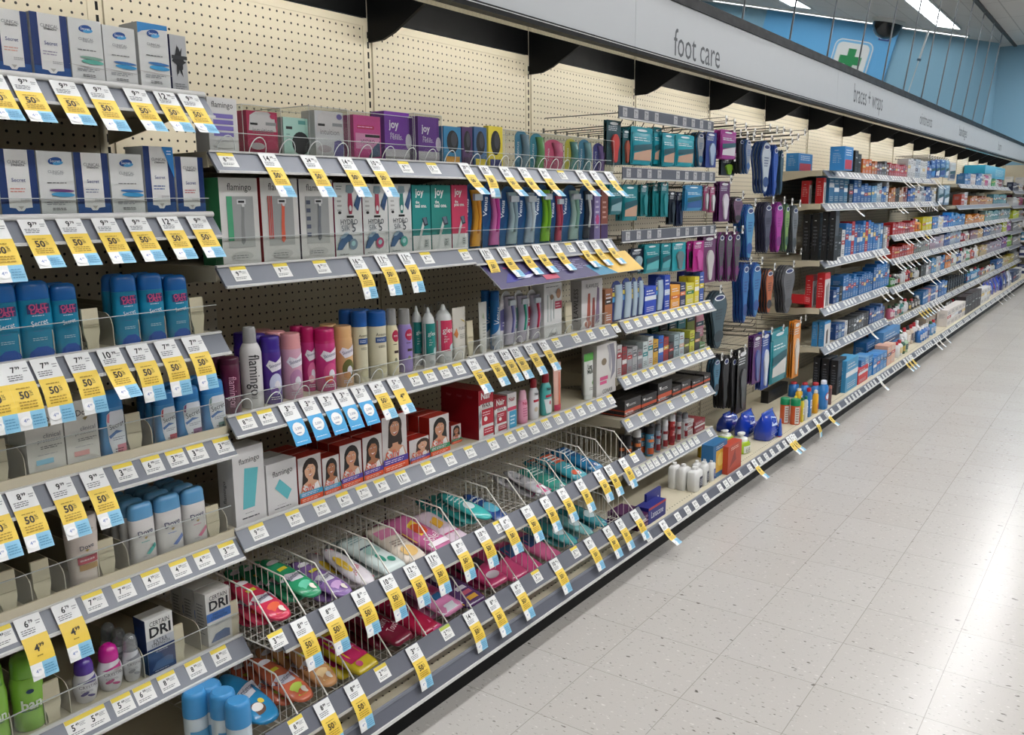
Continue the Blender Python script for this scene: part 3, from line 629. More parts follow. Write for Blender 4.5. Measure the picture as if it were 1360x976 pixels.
def a_flam_wax(poly, small=False):
    return [('t', 'flamingo', .53, .82 if not small else .77, .66, '#26282c', 3, 1.1), ('p', poly, '#62bcc4'), ('l', .3, .13, .7, .15, 1, '#8b8c8d'), ('l', .2, .06, .85, .1, 1, '#55565a')]
def a_hydro(hc, tc):
    return [('l', .08, .9, .3, .97, 2, '#7a8a86'), ('l', .1, .6, .3, .85, 4, '#b6b6b4'), ('e', .18, .6, .06, .02, '#2a2a2c'), ('p', [(.45, .97), (.7, .97), (.72, .89), (.6, .84), (.42, .88)], '#8fa6ae'), ('p', [(.5, .86), (.64, .86), (.66, .7), (.62, .58), (.52, .58), (.48, .7)], hc), ('e', .57, .66, .05, .04, '#dfe6e6'), ('p', [(.7, .7), (.98, .98), (.98, .8), (.85, .62)], '#35557f'), ('r', .42, .53, .68, .56, '#17181b'), ('t', 'HYDRO', .5, .475, .62, '#33404a', 0, 1.1), ('t', 'Silk', .36, .395, .3, '#6c7680', 6), ('t', '5', .66, .395, .13, '#33404a'),
            ('p', [(.02, .1), (.1, .2), (.3, .32), (.55, .3), (.65, .22), (.4, .2), (.2, .1)], '#3f658f'), ('p', [(.1, .25), (.35, .34), (.5, .33), (.3, .26)], '#9db6c9'), ('e', .62, .17, .16, .075, tc, .5), ('e', .62, .18, .08, .035, '#a9d4d6', .5), ('l', .1, .03, .5, .05, 1, '#555'), ('e', .9, .3, .05, .02, '#cfd3d3'), ('e', .9, .2, .05, .02, '#cfd3d3')]
def a_joy(c, w='teal one.'):
    return [('r', 0, 0, 1, .24, '#dfe2df'), ('t', 'joy', .4, .875, .46, '#f2f4f2', 0, 1, True), ('t', 'the', .28, .745, .2, '#f2f4f2', 0, 1, True), ('t', w, .46, .69, .64, '#f2f4f2', 0, 1, True), ('p', [(.2, .03), (.34, .03), (.48, .25), (.66, .42), (.7, .5), (.6, .5), (.4, .3)], '#cfd5d2'), ('p', [(.5, .5), (.62, .38), (.84, .4), (.76, .52)], '#2c3a48'), ('p', [(.54, .51), (.66, .41), (.8, .42), (.72, .52)], '#6a7a8a'), ('r', .62, .06, .86, .18, '#b9c0bd'), ('l', .66, .07, .8, .17, 3, '#3a3f3f')]
def a_face(hair, skin, band, low='#e2562a', bandtxt='#e8dcee', cx=.5, cy=.68, s=1., script=True):
    a = [('r', 0, 0, 1, 1, '#cfc9c6'), ('e', cx+.03, cy+.02, .34*s, .25*s, hair), ('p', [(cx-.3*s, cy), (cx-.36*s, cy-.34), (cx-.2, cy-.36), (cx+.3*s, cy-.36), (cx+.38*s, cy-.3), (cx+.34*s, cy)], hair),
         ('p', [(.02, .2), (.2, .40), (.42, .46), (.62, .46), (.85, .40), (.99, .2)], skin), ('p', [(cx-.1, .5), (cx+.12, .5), (cx+.14, .36), (cx-.12, .36)], skin), ('p', [(.1, .2), (.22, .4), (.4, .33), (.62, .33), (.82, .4), (.92, .2)], '#e6e2df'),
         ('e', cx, cy, .235*s, .195*s, skin), ('p', [(cx-.24*s, cy+.03), (cx-.2*s, cy+.17*s), (cx, cy+.21*s), (cx+.2*s, cy+.17*s), (cx+.25*s, cy+.03), (cx+.14*s, cy+.12*s), (cx-.05, cy+.14*s)], hair),
         ('e', cx-.09*s, cy+.035, .045, .012, '#f0ece8'), ('e', cx+.1*s, cy+.035, .045, .012, '#f0ece8'), ('e', cx-.09*s, cy+.035, .02, .012, '#241812'), ('e', cx+.1*s, cy+.035, .02, .012, '#241812'),
         ('p', [(cx-.15*s, cy+.07), (cx-.09*s, cy+.085), (cx-.04, cy+.072), (cx-.09*s, cy+.075)], '#2c1c14'), ('p', [(cx+.05, cy+.072), (cx+.1*s, cy+.085), (cx+.16*s, cy+.07), (cx+.1*s, cy+.075)], '#2c1c14'),
         ('p', [(cx-.005, cy+.03), (cx-.035, cy-.04), (cx, cy-.05), (cx+.035, cy-.04)], '#b9765a'), ('p', [(cx-.1, cy-.075), (cx, cy-.085), (cx+.1, cy-.075), (cx+.05, cy-.115), (cx-.05, cy-.115)], '#f4eeea'), ('p', [(cx-.1, cy-.075), (cx-.05, cy-.115), (cx+.05, cy-.115), (cx+.1, cy-.075), (cx, cy-.13)], '#b4545a')]
    if script: a.append(('t', 'Sally', .38, .275, .56, '#e0502e', 6, 1.2))
    a += [('r', 0, .13, 1, .24, band), ('l', .06, .15, .95, .22, 2, bandtxt), ('r', 0, 0, 1, .13, low), ('l', .08, .03, .9, .1, 2, '#f4d0bc')]
    return a
def a_nair(c='#b81830', word='WAX'):
    return [('r', 0, 0, 1, 1, '#dcdcda'), ('r', 0, .7, 1, 1, c), ('t', 'Nair', .5, .88, .66, '#f4f0ee', 0, 1.1, True), ('r', .12, .64, .9, .72, '#ece9e6'), ('t', word, .5, .68, .6, '#4a1a26', 0, 1.1, True), ('r', .2, .28, .98, .6, c), ('l', .26, .46, .9, .56, 2, '#f0d0d4'), ('e', .45, .4, .12, .05, '#f2ece8'), ('r', .3, .06, .98, .22, c), ('l', .36, .1, .92, .2, 2, '#f0d0d4'), ('p', [(0, .2), (.14, .3), (.06, .36), (.2, .5), (.1, .6), (0, .5)], '#9a9ca0')]
def a_generic(c1, c2, seed=0):
    r = random.Random(seed); v = r.uniform(.35, .6)
    return [('r', 0, v, 1, v+.16, c2), ('l', .12, .7, .88, .9, 2, c1), ('l', .15, .08, .85, .28, 3, c1), ('l', .2, v+.03, .8, v+.13, 1, '#f0efec' if c2 not in ('#e9e8e4', '#f4f4f2') else '#333')]
# ---------------------------------------------------------------- deodorant bay, boxes
GA = 'clinical antiperspirant boxes'
NAVB, WB = '#15336e', '#dcdedc'
carton('A1', -4, 44.5, 8, .065, NAVB, a_clin(), 'white panelled navy box with salmon print', 'antiperspirant_carton', 'box', GA, side='#c9ccd0')
carton('A1', 47, 96.6, 14, .065, NAVB, a_clin('#a7a0b8'), 'white panelled navy box with lilac print', 'antiperspirant_carton', 'box', GA, side='#c9ccd0')
carton('A1', 97.2, 141.5, 22, .065, WB, a_clinw('#7fa898', '#5fb0a0'), 'white box with green swoosh', 'antiperspirant_carton', 'box', GA)
carton('A1', 142, 185, 32, .065, WB, a_clinw(), 'white box with blue swoosh', 'antiperspirant_carton', 'box', GA)
carton('A1', 188.5, 228.5, 28, .065, WB, a_clinw(top=True), 'taller white box with blue top band', 'antiperspirant_carton', 'box', GA)
carton('A1', 230, 252, 45, .03, '#b9bbbd', [('e', .5, .58, .3, .1, '#202226', .6), ('e', .5, .58, .32, .05, '#202226', -.5), ('e', .55, .62, .12, .2, '#202226', .2), ('e', .45, .5, .1, .16, '#202226', -.2), ('p', [(.3, .7), (.4, .85), (.45, .66), (.7, .8), (.62, .6), (.95, .56), (.6, .5), (.7, .3), (.45, .44), (.3, .3), (.35, .5), (.05, .56)], '#1a1c20'), ('r', .05, .6, 1, .66, '#2c2e32'), ('l', .15, .05, .9, .2, 4, '#7c7e82')], 'narrow grey box with black splash', 'antiperspirant_carton', 'box', GA, side='#16205a')
carton('A2', 3.5, 55.4, 197, .065, NAVB, a_clin('#d88a80'), 'white panelled navy box with red print', 'antiperspirant_carton', 'box', GA, side='#dcdedc')
carton('A2', 56.5, 103.7, 200, .065, WB, a_clinw('#6a3f7a', '#4a9fd0'), 'white box with purple and blue swoosh', 'antiperspirant_carton', 'box', GA)
carton('A2', 105, 150, 202, .065, NAVB, a_clin('#8a90a8'), 'white panelled navy box with grey print', 'antiperspirant_carton', 'box', GA, side='#dcdedc')
carton('A2', 151, 194.4, 203.6, .065, WB, a_clinw(), 'white box with two blue swooshes', 'antiperspirant_carton', 'box', GA)
carton('A2', 196.5, 235.6, 193.7, .065, NAVB, a_clin('#5a70a8', True), 'taller navy box with bright blue corner', 'antiperspirant_carton', 'box', GA, side='#dcdedc')
carton('A2', 237.5, 274.5, 207.8, .065, NAVB, a_clin('#c05a60'), 'white panelled navy box at shelf end', 'antiperspirant_carton', 'box', GA, side='#dcdedc')
# teal sticks
TEAL, TCAP = mat('#1389b0', .3, coat=.3), mat('#1568b4', .3, coat=.3)
for i, (a, b, p) in enumerate(((-10, 28, 377), (30.6, 72, 373), (75, 107, 376), (154.3, 186, 364.5), (188.5, 220, 362.5), (222.7, 252, 365))):
    vessel('A3', a, b, p, stick_parts(TEAL, TCAP), a_outlast(), 'teal blue antiperspirant stick', 'deodorant_stick', 'deodorant', 'teal antiperspirant sticks', .55, rows=1)
carton('A4', 40, 90.5, 545, .07, '#d8d6ce', a_dovebox('#8cc4dc'), 'cream antiperspirant box with blue band', 'antiperspirant_carton', 'box', rows=1)
carton('A4', 91.5, 135.6, 536, .07, '#d8d6ce', a_dovebox('#d8a09c'), 'cream antiperspirant box with red band', 'antiperspirant_carton', 'box', rows=1)
SB, SC = mat('#3f92cf', .3, coat=.3), mat('#3383c6', .3, coat=.3)
for a, b, p, c, r in ((137, 168, 518, '#d88a98', 0), (208.4, 235, 518.5, '#b84a58', 2), (236, 267.5, 512.6, '#8a5a86', 2), (270, 300, 503.5, '#7a9a94', 2)):
    vessel('A4', a, b, p, stick_parts(SB, SC), a_secret(c), 'bright blue deodorant stick with pale label', 'deodorant_stick', 'deodorant', 'bright blue deodorant sticks', .55, rows=r)
DV = mat('#dcd9d6', .35, coat=.2)
vessel('A5', 96, 132, 685, [('body', [(0, .9, .9, 2.6), (.03, 1, 1, 2.6), (.25, .98, 1, 2.6), (.75, 1.12, 1, 2.6), (.78, 1.12, 1, 2.6)], mat('#dfd2c8', .35, coat=.2)), ('cap', [(.782, 1.1, .98, 2.6), (.97, 1.16, .9, 2.6), (1, 1.1, .8, 2.6)], mat('#e2d8d0', .35, coat=.2))],
       [('e', .5, .83, .3, .02, '#c2b49c'), ('t', 'Dove', .5, .6, .5, '#2a3350', 6), ('p', [(.42, .55), (.5, .565), (.58, .555), (.5, .53)], '#b59a55'), ('r', .15, .37, .85, .47, '#b8344c'), ('l', .22, .39, .75, .45, 1, '#f0d0d4'), ('r', .18, .28, .83, .36, '#b08a52')], 'tan and white dry spray can', 'dry_spray', 'deodorant', ratio=.7)
DC = mat('#5f9cc8', .3, coat=.3)
for i, (a, b, p, c) in enumerate(((176, 208, 667, '#3fb0a8'), (210, 243.6, 656, '#6a86c8'), (245, 275, 647, '#d87a98'))):
    vessel('A5', a, b, p, stick_parts(DV, DC), a_dove(c), 'white deodorant stick with blue cap', 'deodorant_stick', 'deodorant', 'white deodorant sticks with blue caps', .55, rows=3)
# roll-ons
LG = mat('#8cc244', .25, coat=.4)
for a, b, p in ((-18, 15, 880), (21, 61, 868)):
    vessel('A6', a, b, p, [('body', [(0, .85, .85, 2.3), (.04, 1, 1, 2.3), (.3, .95, .95, 2.3), (.62, 1, 1, 2.2), (.72, .88, .9, 2)], LG), ('cap', [(.725, .9, .9, 2), (.93, .84, .84, 2), (.98, .7, .7, 2), (1, .4, .4, 2)], mat('#7ab33c', .2, coat=.5))],
           [('t', 'ban', .52, .38, .62, '#e9f2dc', 0, 1.1, True), ('l', .2, .28, .8, .31, 1, '#1f4a4a'), ('e', .5, .56, .12, .03, '#1f3a5a')], 'lime green roll-on bottle', 'roll_on_bottle', 'deodorant', 'lime green roll-on bottles')
def rollon(a, b, p, capm, artc, desc, bm='#e4e2e6', rows=0):
    vessel('A6', a, b, p, [('body', [(0, .62, .62, 2), (.04, .78, .78, 2), (.3, 1, 1, 2), (.48, .98, .98, 2), (.66, .72, .72, 2)], mat(bm, .3, coat=.3)), ('cap', [(.662, .76, .76, 2), (.7, .8, .8, 2), (.86, .74, .74, 2), (.95, .6, .6, 2), (1, .3, .3, 2)], capm)],
           [('p', [(.1, .5), (.4, .55), (.9, .6), (.85, .48), (.5, .5)], artc), ('t', 'CRYSTAL', .52, .42, .74, '#5a5560'), ('e', .35, .27, .18, .04, artc, .5), ('e', .6, .2, .18, .03, artc, -.4), ('l', .2, .3, .8, .35, 2, '#8c8894')], desc, 'roll_on_bottle', 'deodorant', rows=rows)
rollon(99.5, 131, 873, mat('#55359a', .25, coat=.4), '#4a3f86', 'white roll-on bottle with purple cap')
rollon(132, 164, 855, mat('#cc1f94', .25, coat=.4), '#b8307a', 'white roll-on bottle with magenta cap')
rollon(164.5, 189, 842, clear('clear_cap', '#d5d8da', .15, .1, .25), '#8a8c92', 'grey roll-on bottle with clear cap', '#c9cbce', 2)
carton('A6', 198, 234.4, 826, .045, '#e0e0dc', a_dri('#1c3468'), 'white topped navy antiperspirant box', 'antiperspirant_carton', 'box', side='#1c3468', sart=[('r', 0, .85, 1, 1, '#1c2c58')])
carton('A6', 277, 309, 791, .045, '#dad8d2', a_dri('#dad8d2', 'EVERYDAY', '#4878c0'), 'white antiperspirant box with blue band', 'antiperspirant_carton', 'box', rows=2, sart=[('l', .2, .2, .8, .8, 10, '#8c8c88')])
# aerosol cans on the base shelf below
SH['A7'] = dict(z=.135, xf=-.36, place='the base shelf under the deodorants', zt=.135)
for i, (a, b, p) in enumerate(((307, 340, 929), (287, 320, 917), (270, 302, 907), (251, 283, 916))):
    xf = at((a+b)/2, p+2, 2, .345).x+.028
    vessel('A7', a, b, p, [('body', [(0, .95, .95, 2), (.02, 1, 1, 2), (.76, 1, 1, 2), (.8, .9, .9, 2)], mat('#c9d6de', .3, .3)), ('cap', [(.74, 1.04, 1.04, 2), (.95, 1, 1, 2), (.985, .93, .93, 2), (1, .75, .75, 2)], mat('#3f8fc8', .35))], [('r', .1, .1, .9, .6, '#5aa0cc'), ('l', .2, .2, .8, .5, 4, '#dfe8ee')], 'spray can with sky blue cap', 'spray_can', 'spray can', 'blue capped spray cans', xf=xf)
# pushers and dividers of the deodorant trays
PAD = mat('#d6cdb0', .45)
def pusher(key, px, py, w=.034, xf=None):
    S = SH[key]; xf = xf or S['xf']-.004; z = S['z']+.0006; y = Yof(px, xf, z); H = Zof(py, xf, y)-z
    t = thing('shelf_pusher', (xf, y, z), f'beige spring pusher paddle, {along("pu"+key)} along {S["place"]}', 'pusher', 'beige shelf pushers')
    mb = MB(); mb.prism([(-w*.35, 0), (w*.35, 0), (w*.36, H*.18), (w*.5, H*.42), (w*.5, H), (-w*.5, H), (-w*.5, H*.42), (-w*.36, H*.18)], lambda a, b, s: (-.004*(b/H)-s, a, b), 0, .006, PAD)
    mb.box((-.0002, -w*.49, H*.55), (.0006, w*.49, H*.565), mat('#b5ab8e', .5)); mb.build('paddle', t)
    mb = MB(); mb.box((-.2, -w*.4, 0), (-.007, w*.4, .004), PAD); mb.box((-.012, -w*.3, .004), (-.0065, w*.3, .009), BLACK); mb.build('track', t)
for a in (('A3', 125, 410), ('A3', 265, 395), ('A4', 3, 585), ('A4', 182, 549), ('A5', 15, 760), ('A5', 60, 745), ('A5', 146, 717), ('A5', 286, 672), ('A6', 73, 906), ('A6', 239, 832), ('A6', 312, 800)): pusher(*a)
pusher('B3', 626, 426, .03); pusher('C3', 756, 402, .045)
def divider(key, px, H=.07, m=FROST):
    S = SH[key]; xf = S['xf']-.001; z = S['z']+.0006; y = Yof(px, xf, z)
    mb = MB(); r = .03; pts = [(-.36, 0), (0, 0), (0, H-r)]+[(-r+r*math.cos(a*PI/12), H-r+r*math.sin(a*PI/12)) for a in range(1, 7)]+[(-.36, H)]
    mb.prism(pts, lambda a, b, s: (a, s, b), -.0008, .0008, m, mat('#d9d2bc', .4))
    tag(mb.build('shelf_divider', None, (xf, y, z)), f'translucent shelf divider fin, {along("di"+key)} along {S["place"]}', 'divider', 'translucent shelf dividers')
for px in (29, 73.5, 110, 152.5, 187, 221.5, 254): divider('A3', px)
for px in (36, 204, 236): divider('A4', px)
for px in (45, 89, 133, 172.5, 303): divider('A5', px)
for px in (18, 62, 95, 193, 268): divider('A6', px)
# ---------------------------------------------------------------- razor bays
def case(key, pa, pb, py, depth, xf, desc):
    S = SH[key]; z = S['z']+.0006; y0, y1 = Yof(pa, xf, z), Yof(pb, xf, z); H = Zof(py, xf, y0)-z; W = y1-y0
    t = thing('clear_case', (xf-depth, y0, z), f'{desc} on {S["place"]}', 'display case', 'clear locking display cases'); th = .002
    mb = MB()
    for a, b in (((depth-th, 0, 0), (depth, W, H)), ((0, 0, 0), (th, W, H)), ((th, 0, 0), (depth-th, th, H)), ((th, W-th, 0), (depth-th, W, H)), ((th, th, H-th), (depth-th, W-th, H))): mb.box(a, b, CLR)
    mb.build('shell', t)
    mb = MB(); e = mat('#d3d6d5', .2)
    for yy in (0, W): mb.bar((depth, yy, 0), (depth, yy, H), .0009, e); mb.bar((0, yy, H), (depth, yy, H), .0009, e)
    mb.bar((depth, 0, H), (depth, W, H), .0009, e); mb.bar((0, 0, H), (0, W, H), .0009, e); mb.build('edge', t)
case('B1', 325, 376, 138, .15, -.45, 'clear case over pink refill pack'); case('B1', 413, 464, 140, .16, -.45, 'clear case over lilac refill pack')
case('B1', 466, 550, 147, .16, -.45, 'clear case over magenta and purple packs'); case('B1', 552, 588, 150, .14, -.45, 'clear case over deep purple pack'); case('C1', 672, 815, 172, .13, -.45, 'long clear case over six refill cards')
carton('B1', 279, 318.4, 128, .05, '#dad9d8', [('t', 'flamingo', .5, .86, .72, '#2a2b2f', 0, 1.1)]+[('r', .16, .3+.11*i, .84, .38+.11*i, '#7d70b8') for i in range(4)]+[('l', .15, .12, .85, .16, 1, '#8a8a8e'), ('e', .5, .14, .36, .07, '#d0d0ce')], 'white wax kit box with purple bars', 'wax_carton', xf=-.45)
IN = lambda c: [('p', [(.05, .55), (.1, .9), (.3, .99), (.7, .99), (.9, .9), (.95, .55)], '#e2dcde'), ('r', .1, .68, .34, .73, '#222'), ('t', 'intuition', .5, .56, .66, '#8a848a'), ('r', .6, .69, .95, .76, '#9a9a9e'), ('p', [(.6, .05), (.95, .05), (.98, .3), (.85, .42), (.65, .36)], c), ('e', .85, .9, .1, .06, c), ('e', .3, .2, .24, .08, '#c9bcc2')]
carton('B1', 330, 371, 146, .05, '#c02a5a', IN('#c43a66'), 'pink and white refill pack in clear case', 'razor_refill_carton', xf=-.47)
carton('B1', 378, 411, 155, .04, '#a9d0c4', [('e', .68, .35, .36, .3, '#1a1c20'), ('r', .1, .7, .35, .77, '#222'), ('r', .6, .84, .9, .94, '#5a9a94'), ('l', .1, .4, .3, .6, 3, '#6a8a86')], 'mint refill pack with black lock disc', 'razor_refill_carton', xf=-.47)
carton('B1', 420, 458, 146, .05, '#e0dfe4', IN('#7a70b0'), 'white and lilac refill pack in clear case', 'razor_refill_carton', xf=-.47)
carton('B1', 471, 507, 152, .05, '#d24a94', [('r', .12, .7, .75, .78, '#c22a5a'), ('l', .14, .72, .7, .77, 1, '#fbe'), ('r', .05, .25, .95, .6, '#e49ac4'), ('t', 'HYDRO', .5, .42, .5, '#5a4a5a'), ('p', [(.5, .05), (.95, .1), (.95, .45), (.7, .3)], '#41597a'), ('r', .4, .52, .95, .58, '#222')], 'magenta refill pack in clear case', 'razor_refill_carton', xf=-.47)
JP = lambda: [('r', 0, 0, 1, .25, '#d4cfd8'), ('t', 'joy', .36, .72, .4, '#f0eaf6', 0, 1, True), ('t', 'the', .28, .56, .16, '#f0eaf6'), ('t', 'refills.', .46, .5, .5, '#e0d4ee'), ('e', .95, .42, .13, .16, '#d8cfe0')]
carton('B1', 512, 545, 147, .05, '#7a33a8', JP(), 'violet refill pack with white base', 'razor_refill_carton', xf=-.47, sart=None)
carton('B1', 556, 584, 154, .05, '#6a2f96', JP(), 'deep purple refill pack with tab', 'razor_refill_carton', xf=-.47)
def discpack(key, a, b, p, c, c2, desc):
    t = carton(key, a, b, p, .02, c, [('e', .5, .6, .34, .3, '#131417'), ('e', .58, .66, .18, .2, '#3a3c42'), ('r', .1, .02, .9, .2, c2)], desc, 'razor_refill_carton', xf=-.46)
discpack('B1', 590, 613, 167, '#2c7ea8', '#d8a040', 'blue refill card with black disc and gold base'); discpack('B1', 614, 628, 168, '#4a2a5a', '#3a2446', 'plum refill card with black disc')
discpack('C1', 630, 647, 168, '#37608a', '#e8d23a', 'blue and yellow refill card with black disc'); discpack('C1', 649, 668, 167, '#e2cf3a', '#2a2f7a', 'yellow refill card with large black disc')
def card_outline(W, H, r=.3):
    o = [(-W/2, 0), (W/2, 0), (W/2, H*(1-r))]
    for i in range(1, 12): a = PI*i/12; o.append((W/2*math.cos(a), H*(1-r)+H*r*math.sin(a)))
    o.append((-W/2, H*(1-r))); return o
def blister(key, a, b, py, cardc, blic, art, desc, xf=None, group='carded razors', razor='#cfd6da', r=.25, wave=True, th=.018):
    S = SH[key]; y0, y1, H, xf, z = seat(S, a, b, py, xf); W = y1-y0-.002
    t = thing('razor_card', (xf-th-.002, (y0+y1)/2, z), f'{desc}, {along(key)} along {S["place"]}', 'razor pack', group)
    fx = lambda p, q, s: (s, p, q)
    mb = MB(); mb.prism(card_outline(W, H, r), fx, 0, .0012, cardc); mb.art(lambda u, v, o: (.0012+o, (u-.5)*W, v*H), W, H, art); mb.build('card', t)
    mb = MB(); rg = []
    for k in range(9):
        q = k/8; zz = H*(.04+.86*q); cx = W*(.19-.05*math.cos(q*5)); ww = W*(.5+.1*math.cos(q*2*PI*.9)) if wave else W*.8
        d = th*(.55+.45*math.sin(PI*min(max(q, .08), .92)))
        rg.append([(.0014, cx-ww/2, zz), (.0014+d*.8, cx-ww*.42, zz), (.0014+d, cx-ww*.2, zz), (.0014+d, cx+ww*.2, zz), (.0014+d*.8, cx+ww*.42, zz), (.0014, cx+ww/2, zz)])
    mb.loft(rg, blic); mb.build('blister', t)
    if razor:
        mb = MB(); q0 = th+.0022
        mb.tube([(q0-.004, W*.17, H*.24), (q0-.001, W*.24, H*.5), (q0-.003, W*.17, H*.74)], W*.09, razor, 6); mb.box((q0-.008, W*.17-W*.24, H*.74), (q0+.001, W*.17+W*.24, H*.84), mat('#b9c2c8', .3)); mb.build('razor', t)
VEN = lambda: [('p', [(-.0+.02, .35), (.02, .78), (.2, .9), (.45, .96), (.52, .7), (.4, .45), (.2, .3)], '#154a82'), ('t', 'Venus', .19, .62, .3, '#e6eef4', 84, 1.1, True)]
BM = lambda c: mat(c, .18, coat=.5)
for a, b, p, c, rz, d in ((622, 644, 243, '#e6a838', '#d88f20', 'yellow razor on blue card'), (647, 668.5, 240, '#d678b8', '#c23a96', 'pink razor on blue card'), (669.5, 692, 247, '#a9c4c9', '#8aa6b0', 'pale teal razor on blue card'),
                          (693, 715, 247.6, '#a9bccb', '#c4d4dc', 'pale grey razor on blue card'), (715.5, 735.5, 244, '#86c232', '#6aa824', 'lime green razor on blue card'), (737, 750, 253, '#c4506a', '#a83a52', 'narrow crimson disposable pack'),
                          (752, 773, 245, '#a9c8c0', '#7fae9a', 'mint razor on blue card'), (774, 787.5, 246, '#3a3f4a', '#dfe3e4', 'black and white razor on blue card')):
    blister('C2', a, b, p, '#1b5a8e', BM(c), VEN(), d, razor=rz)
carton('C2', 789, 797, 251, .04, '#8f80b8', [('l', .2, .2, .8, .8, 6, '#e0dcee'), ('e', .5, .4, .3, .1, '#c24a86')], 'lilac razor box', 'razor_carton'); carton('C2', 798, 807, 252, .04, '#8a4a3c', [('r', 0, 0, 1, .3, '#5a3f7a'), ('l', .2, .4, .8, .8, 4, '#d9b0a0')], 'brown and purple razor box', 'razor_carton')
carton('B2', 297, 348, 235.5, .075, '#dbdad6', a_flam_razor('#4fa67c', '#8c8f8e', 0), 'white razor box with green side', 'razor_carton', 'box', 'white boxed razors', side='#3f9160', sart=[('t', 'flamingo', .5, .45, .34, '#17351f', 90)])
carton('B2', 351, 400, 236, .07, '#dbdad6', a_flam_razor('#d2483c', '#e0664a', 1), 'white razor box with red stripes', 'razor_carton', 'box', 'white boxed razors', side='#c4202a')
carton('B2', 401.5, 445.5, 237.6, .07, '#dbdad6', a_flam_razor('#5d6478', '#7a7f86', 2), 'white razor box with grey stripes', 'razor_carton', 'box', 'white boxed razors', side='#2c3040')
carton('B2', 446.7, 483, 242.5, .06, '#dfe1df', a_hydro('#a8324e', '#7f95a5'), 'white razor box with crimson handle', 'razor_carton', 'box', side='#c01a5a')
carton('B2', 484, 517, 244, .06, '#dfe1df', a_hydro('#b8405a', '#b8406a'), 'white razor box with pink drop', 'razor_carton', 'box', side='#8a2a4a')
carton('B2', 517.4, 548, 244, .06, '#dfe1df', a_hydro('#2f7f78', '#4aa89a'), 'white razor box with green drop', 'razor_carton', 'box', side='#1a8a8a')
for a, b, p, c, d in ((549, 573, 245.6, '#1d8f8c', 'teal razor box with white base'), (574, 600, 245.6, '#1f8a82', 'second teal razor box with white base'), (601, 622, 245.6, '#d63f66', 'coral pink razor box with white base')):
    carton('B2', a, b, p, .06, c, a_joy(c, 'pink one.' if 'pink' in d else 'teal one.'), d, 'razor_carton', 'box', 'bright boxed razors', rows=1)
# refill cards inside the long clear case
for a, b, p, c, bc, d in ((690, 707, 172, '#3a86a8', '#7a98aa', 'steel blue refill card'), (710, 727, 176, '#2f88a0', '#6aa860', 'teal and green refill card'), (729, 752, 184, '#d8527e', '#d86a90', 'bright pink refill card'), (756, 771, 183, '#c9c23a', '#5a9a9a', 'yellow edged refill card'), (774, 789, 184, '#3a86a8', '#7aa8b0', 'pale teal refill card'), (793, 807, 189, '#4a4a98', '#8a70b0', 'violet refill card')):
    blister('C1', a, b, p, c, BM(bc), [('t', 'Venus', .2, .5, .42, '#dfe8ee', 88)], d, xf=-.47, razor=None, r=.2, group='refill cards in the long clear case')
# purple info flyer under the second row
t = thing('shelf_flyer', (-.40, Yof(637, -.40, 1.25), 1.252), 'purple information flyer hanging under the second carded razor shelf', 'flyer')
y1 = Yof(830, -.40, 1.25)-Yof(637, -.40, 1.25); mb = MB(); fn = lambda u, v, o: (.085*(1-v)+o*.7, u*y1, -.07*(1-v)+o*.7)
mb.prism([(0, 0), (y1, 0), (y1, 1), (0, 1)], lambda a, b, s: (.085*(1-b)+s*.7, a, -.07*(1-b)+s*.7), -.003, 0, '#3d3560', '#d9d9dc')
mb.art(fn, y1, .11, [('p', [(.7, 0), (1, 0), (1, 1), (.62, 1)], '#d9b24e'), ('p', [(.64, 0), (.78, 0), (.74, .3), (.7, .6), (.6, .5)], '#2a7a9a'), ('p', [(.05, .2), (.1, .55), (.2, .5), (.27, .65), (.22, .4), (.1, .2)], '#2c2a86'), ('p', [(.12, .3), (.2, .42), (.26, .45), (.2, .3)], '#c9cbe0'), ('r', .28, .12, .37, .32, '#b23a56'), ('l', .34, .4, .62, .85, 6, '#8a84a8'), ('l', .1, .7, .2, .85, 1, '#a03a5a')]); mb.build('sheet', t)
# ---------------------------------------------------------------- shave cans and tubes
def cyl(z0, z1, s=1.): return [(z0, s*.96, s*.96, 2), (z0+.012, s, s, 2), (z1, s, s, 2)]
def aero(key, a, b, py, bodyc, capc, art, desc, capz=.78, ridges=0, flat=False, rows=0, xf=None, group=None, rot=None):
    body = cyl(0, capz-.03)+[(capz-.005, .9, .9, 2)]
    if ridges:
        cap = [(capz-.03, 1.01, 1.01, 2)]
        for i in range(ridges):
            q = capz+(1-capz)*i/ridges*.9; cap += [(q, .98, .98, 2), (q+.012, .94, .94, 2)]
        cap += [(.985, .96, .96, 2), (1, .85, .85, 2)]
    elif flat: cap = [(capz-.02, 1.02, 1.02, 2), (.97, 1.0, 1.0, 2), (.99, .95, .95, 2), (1, .8, .8, 2)]
    else: cap = [(capz-.02, .86, .86, 2), (.93, .6, .6, 2), (.98, .42, .42, 2), (1, .3, .3, 2)]
    parts = [('body', body, mat(bodyc, .3, coat=.3) if isinstance(bodyc, str) else bodyc), ('cap', cap, mat(capc, .35, coat=.2) if isinstance(capc, str) else capc)]
    return vessel(key, a, b, py, parts, art, desc, 'aerosol_can', 'can', group or f'cans on {SH[key]["place"]}', rows=rows, xf=xf, rot=rot)
FL = lambda c: [('t', 'flamingo', .5, .42, .5, c, -90, 1.25), ('l', .36, .12, .64, .18, 3, c)]
aero('B3', 297.7, 321, 474, '#5a1438', '#4a102e', FL('#d8a0b8'), 'dark plum gel can', .9, flat=True, rows=1, rot=-.5)
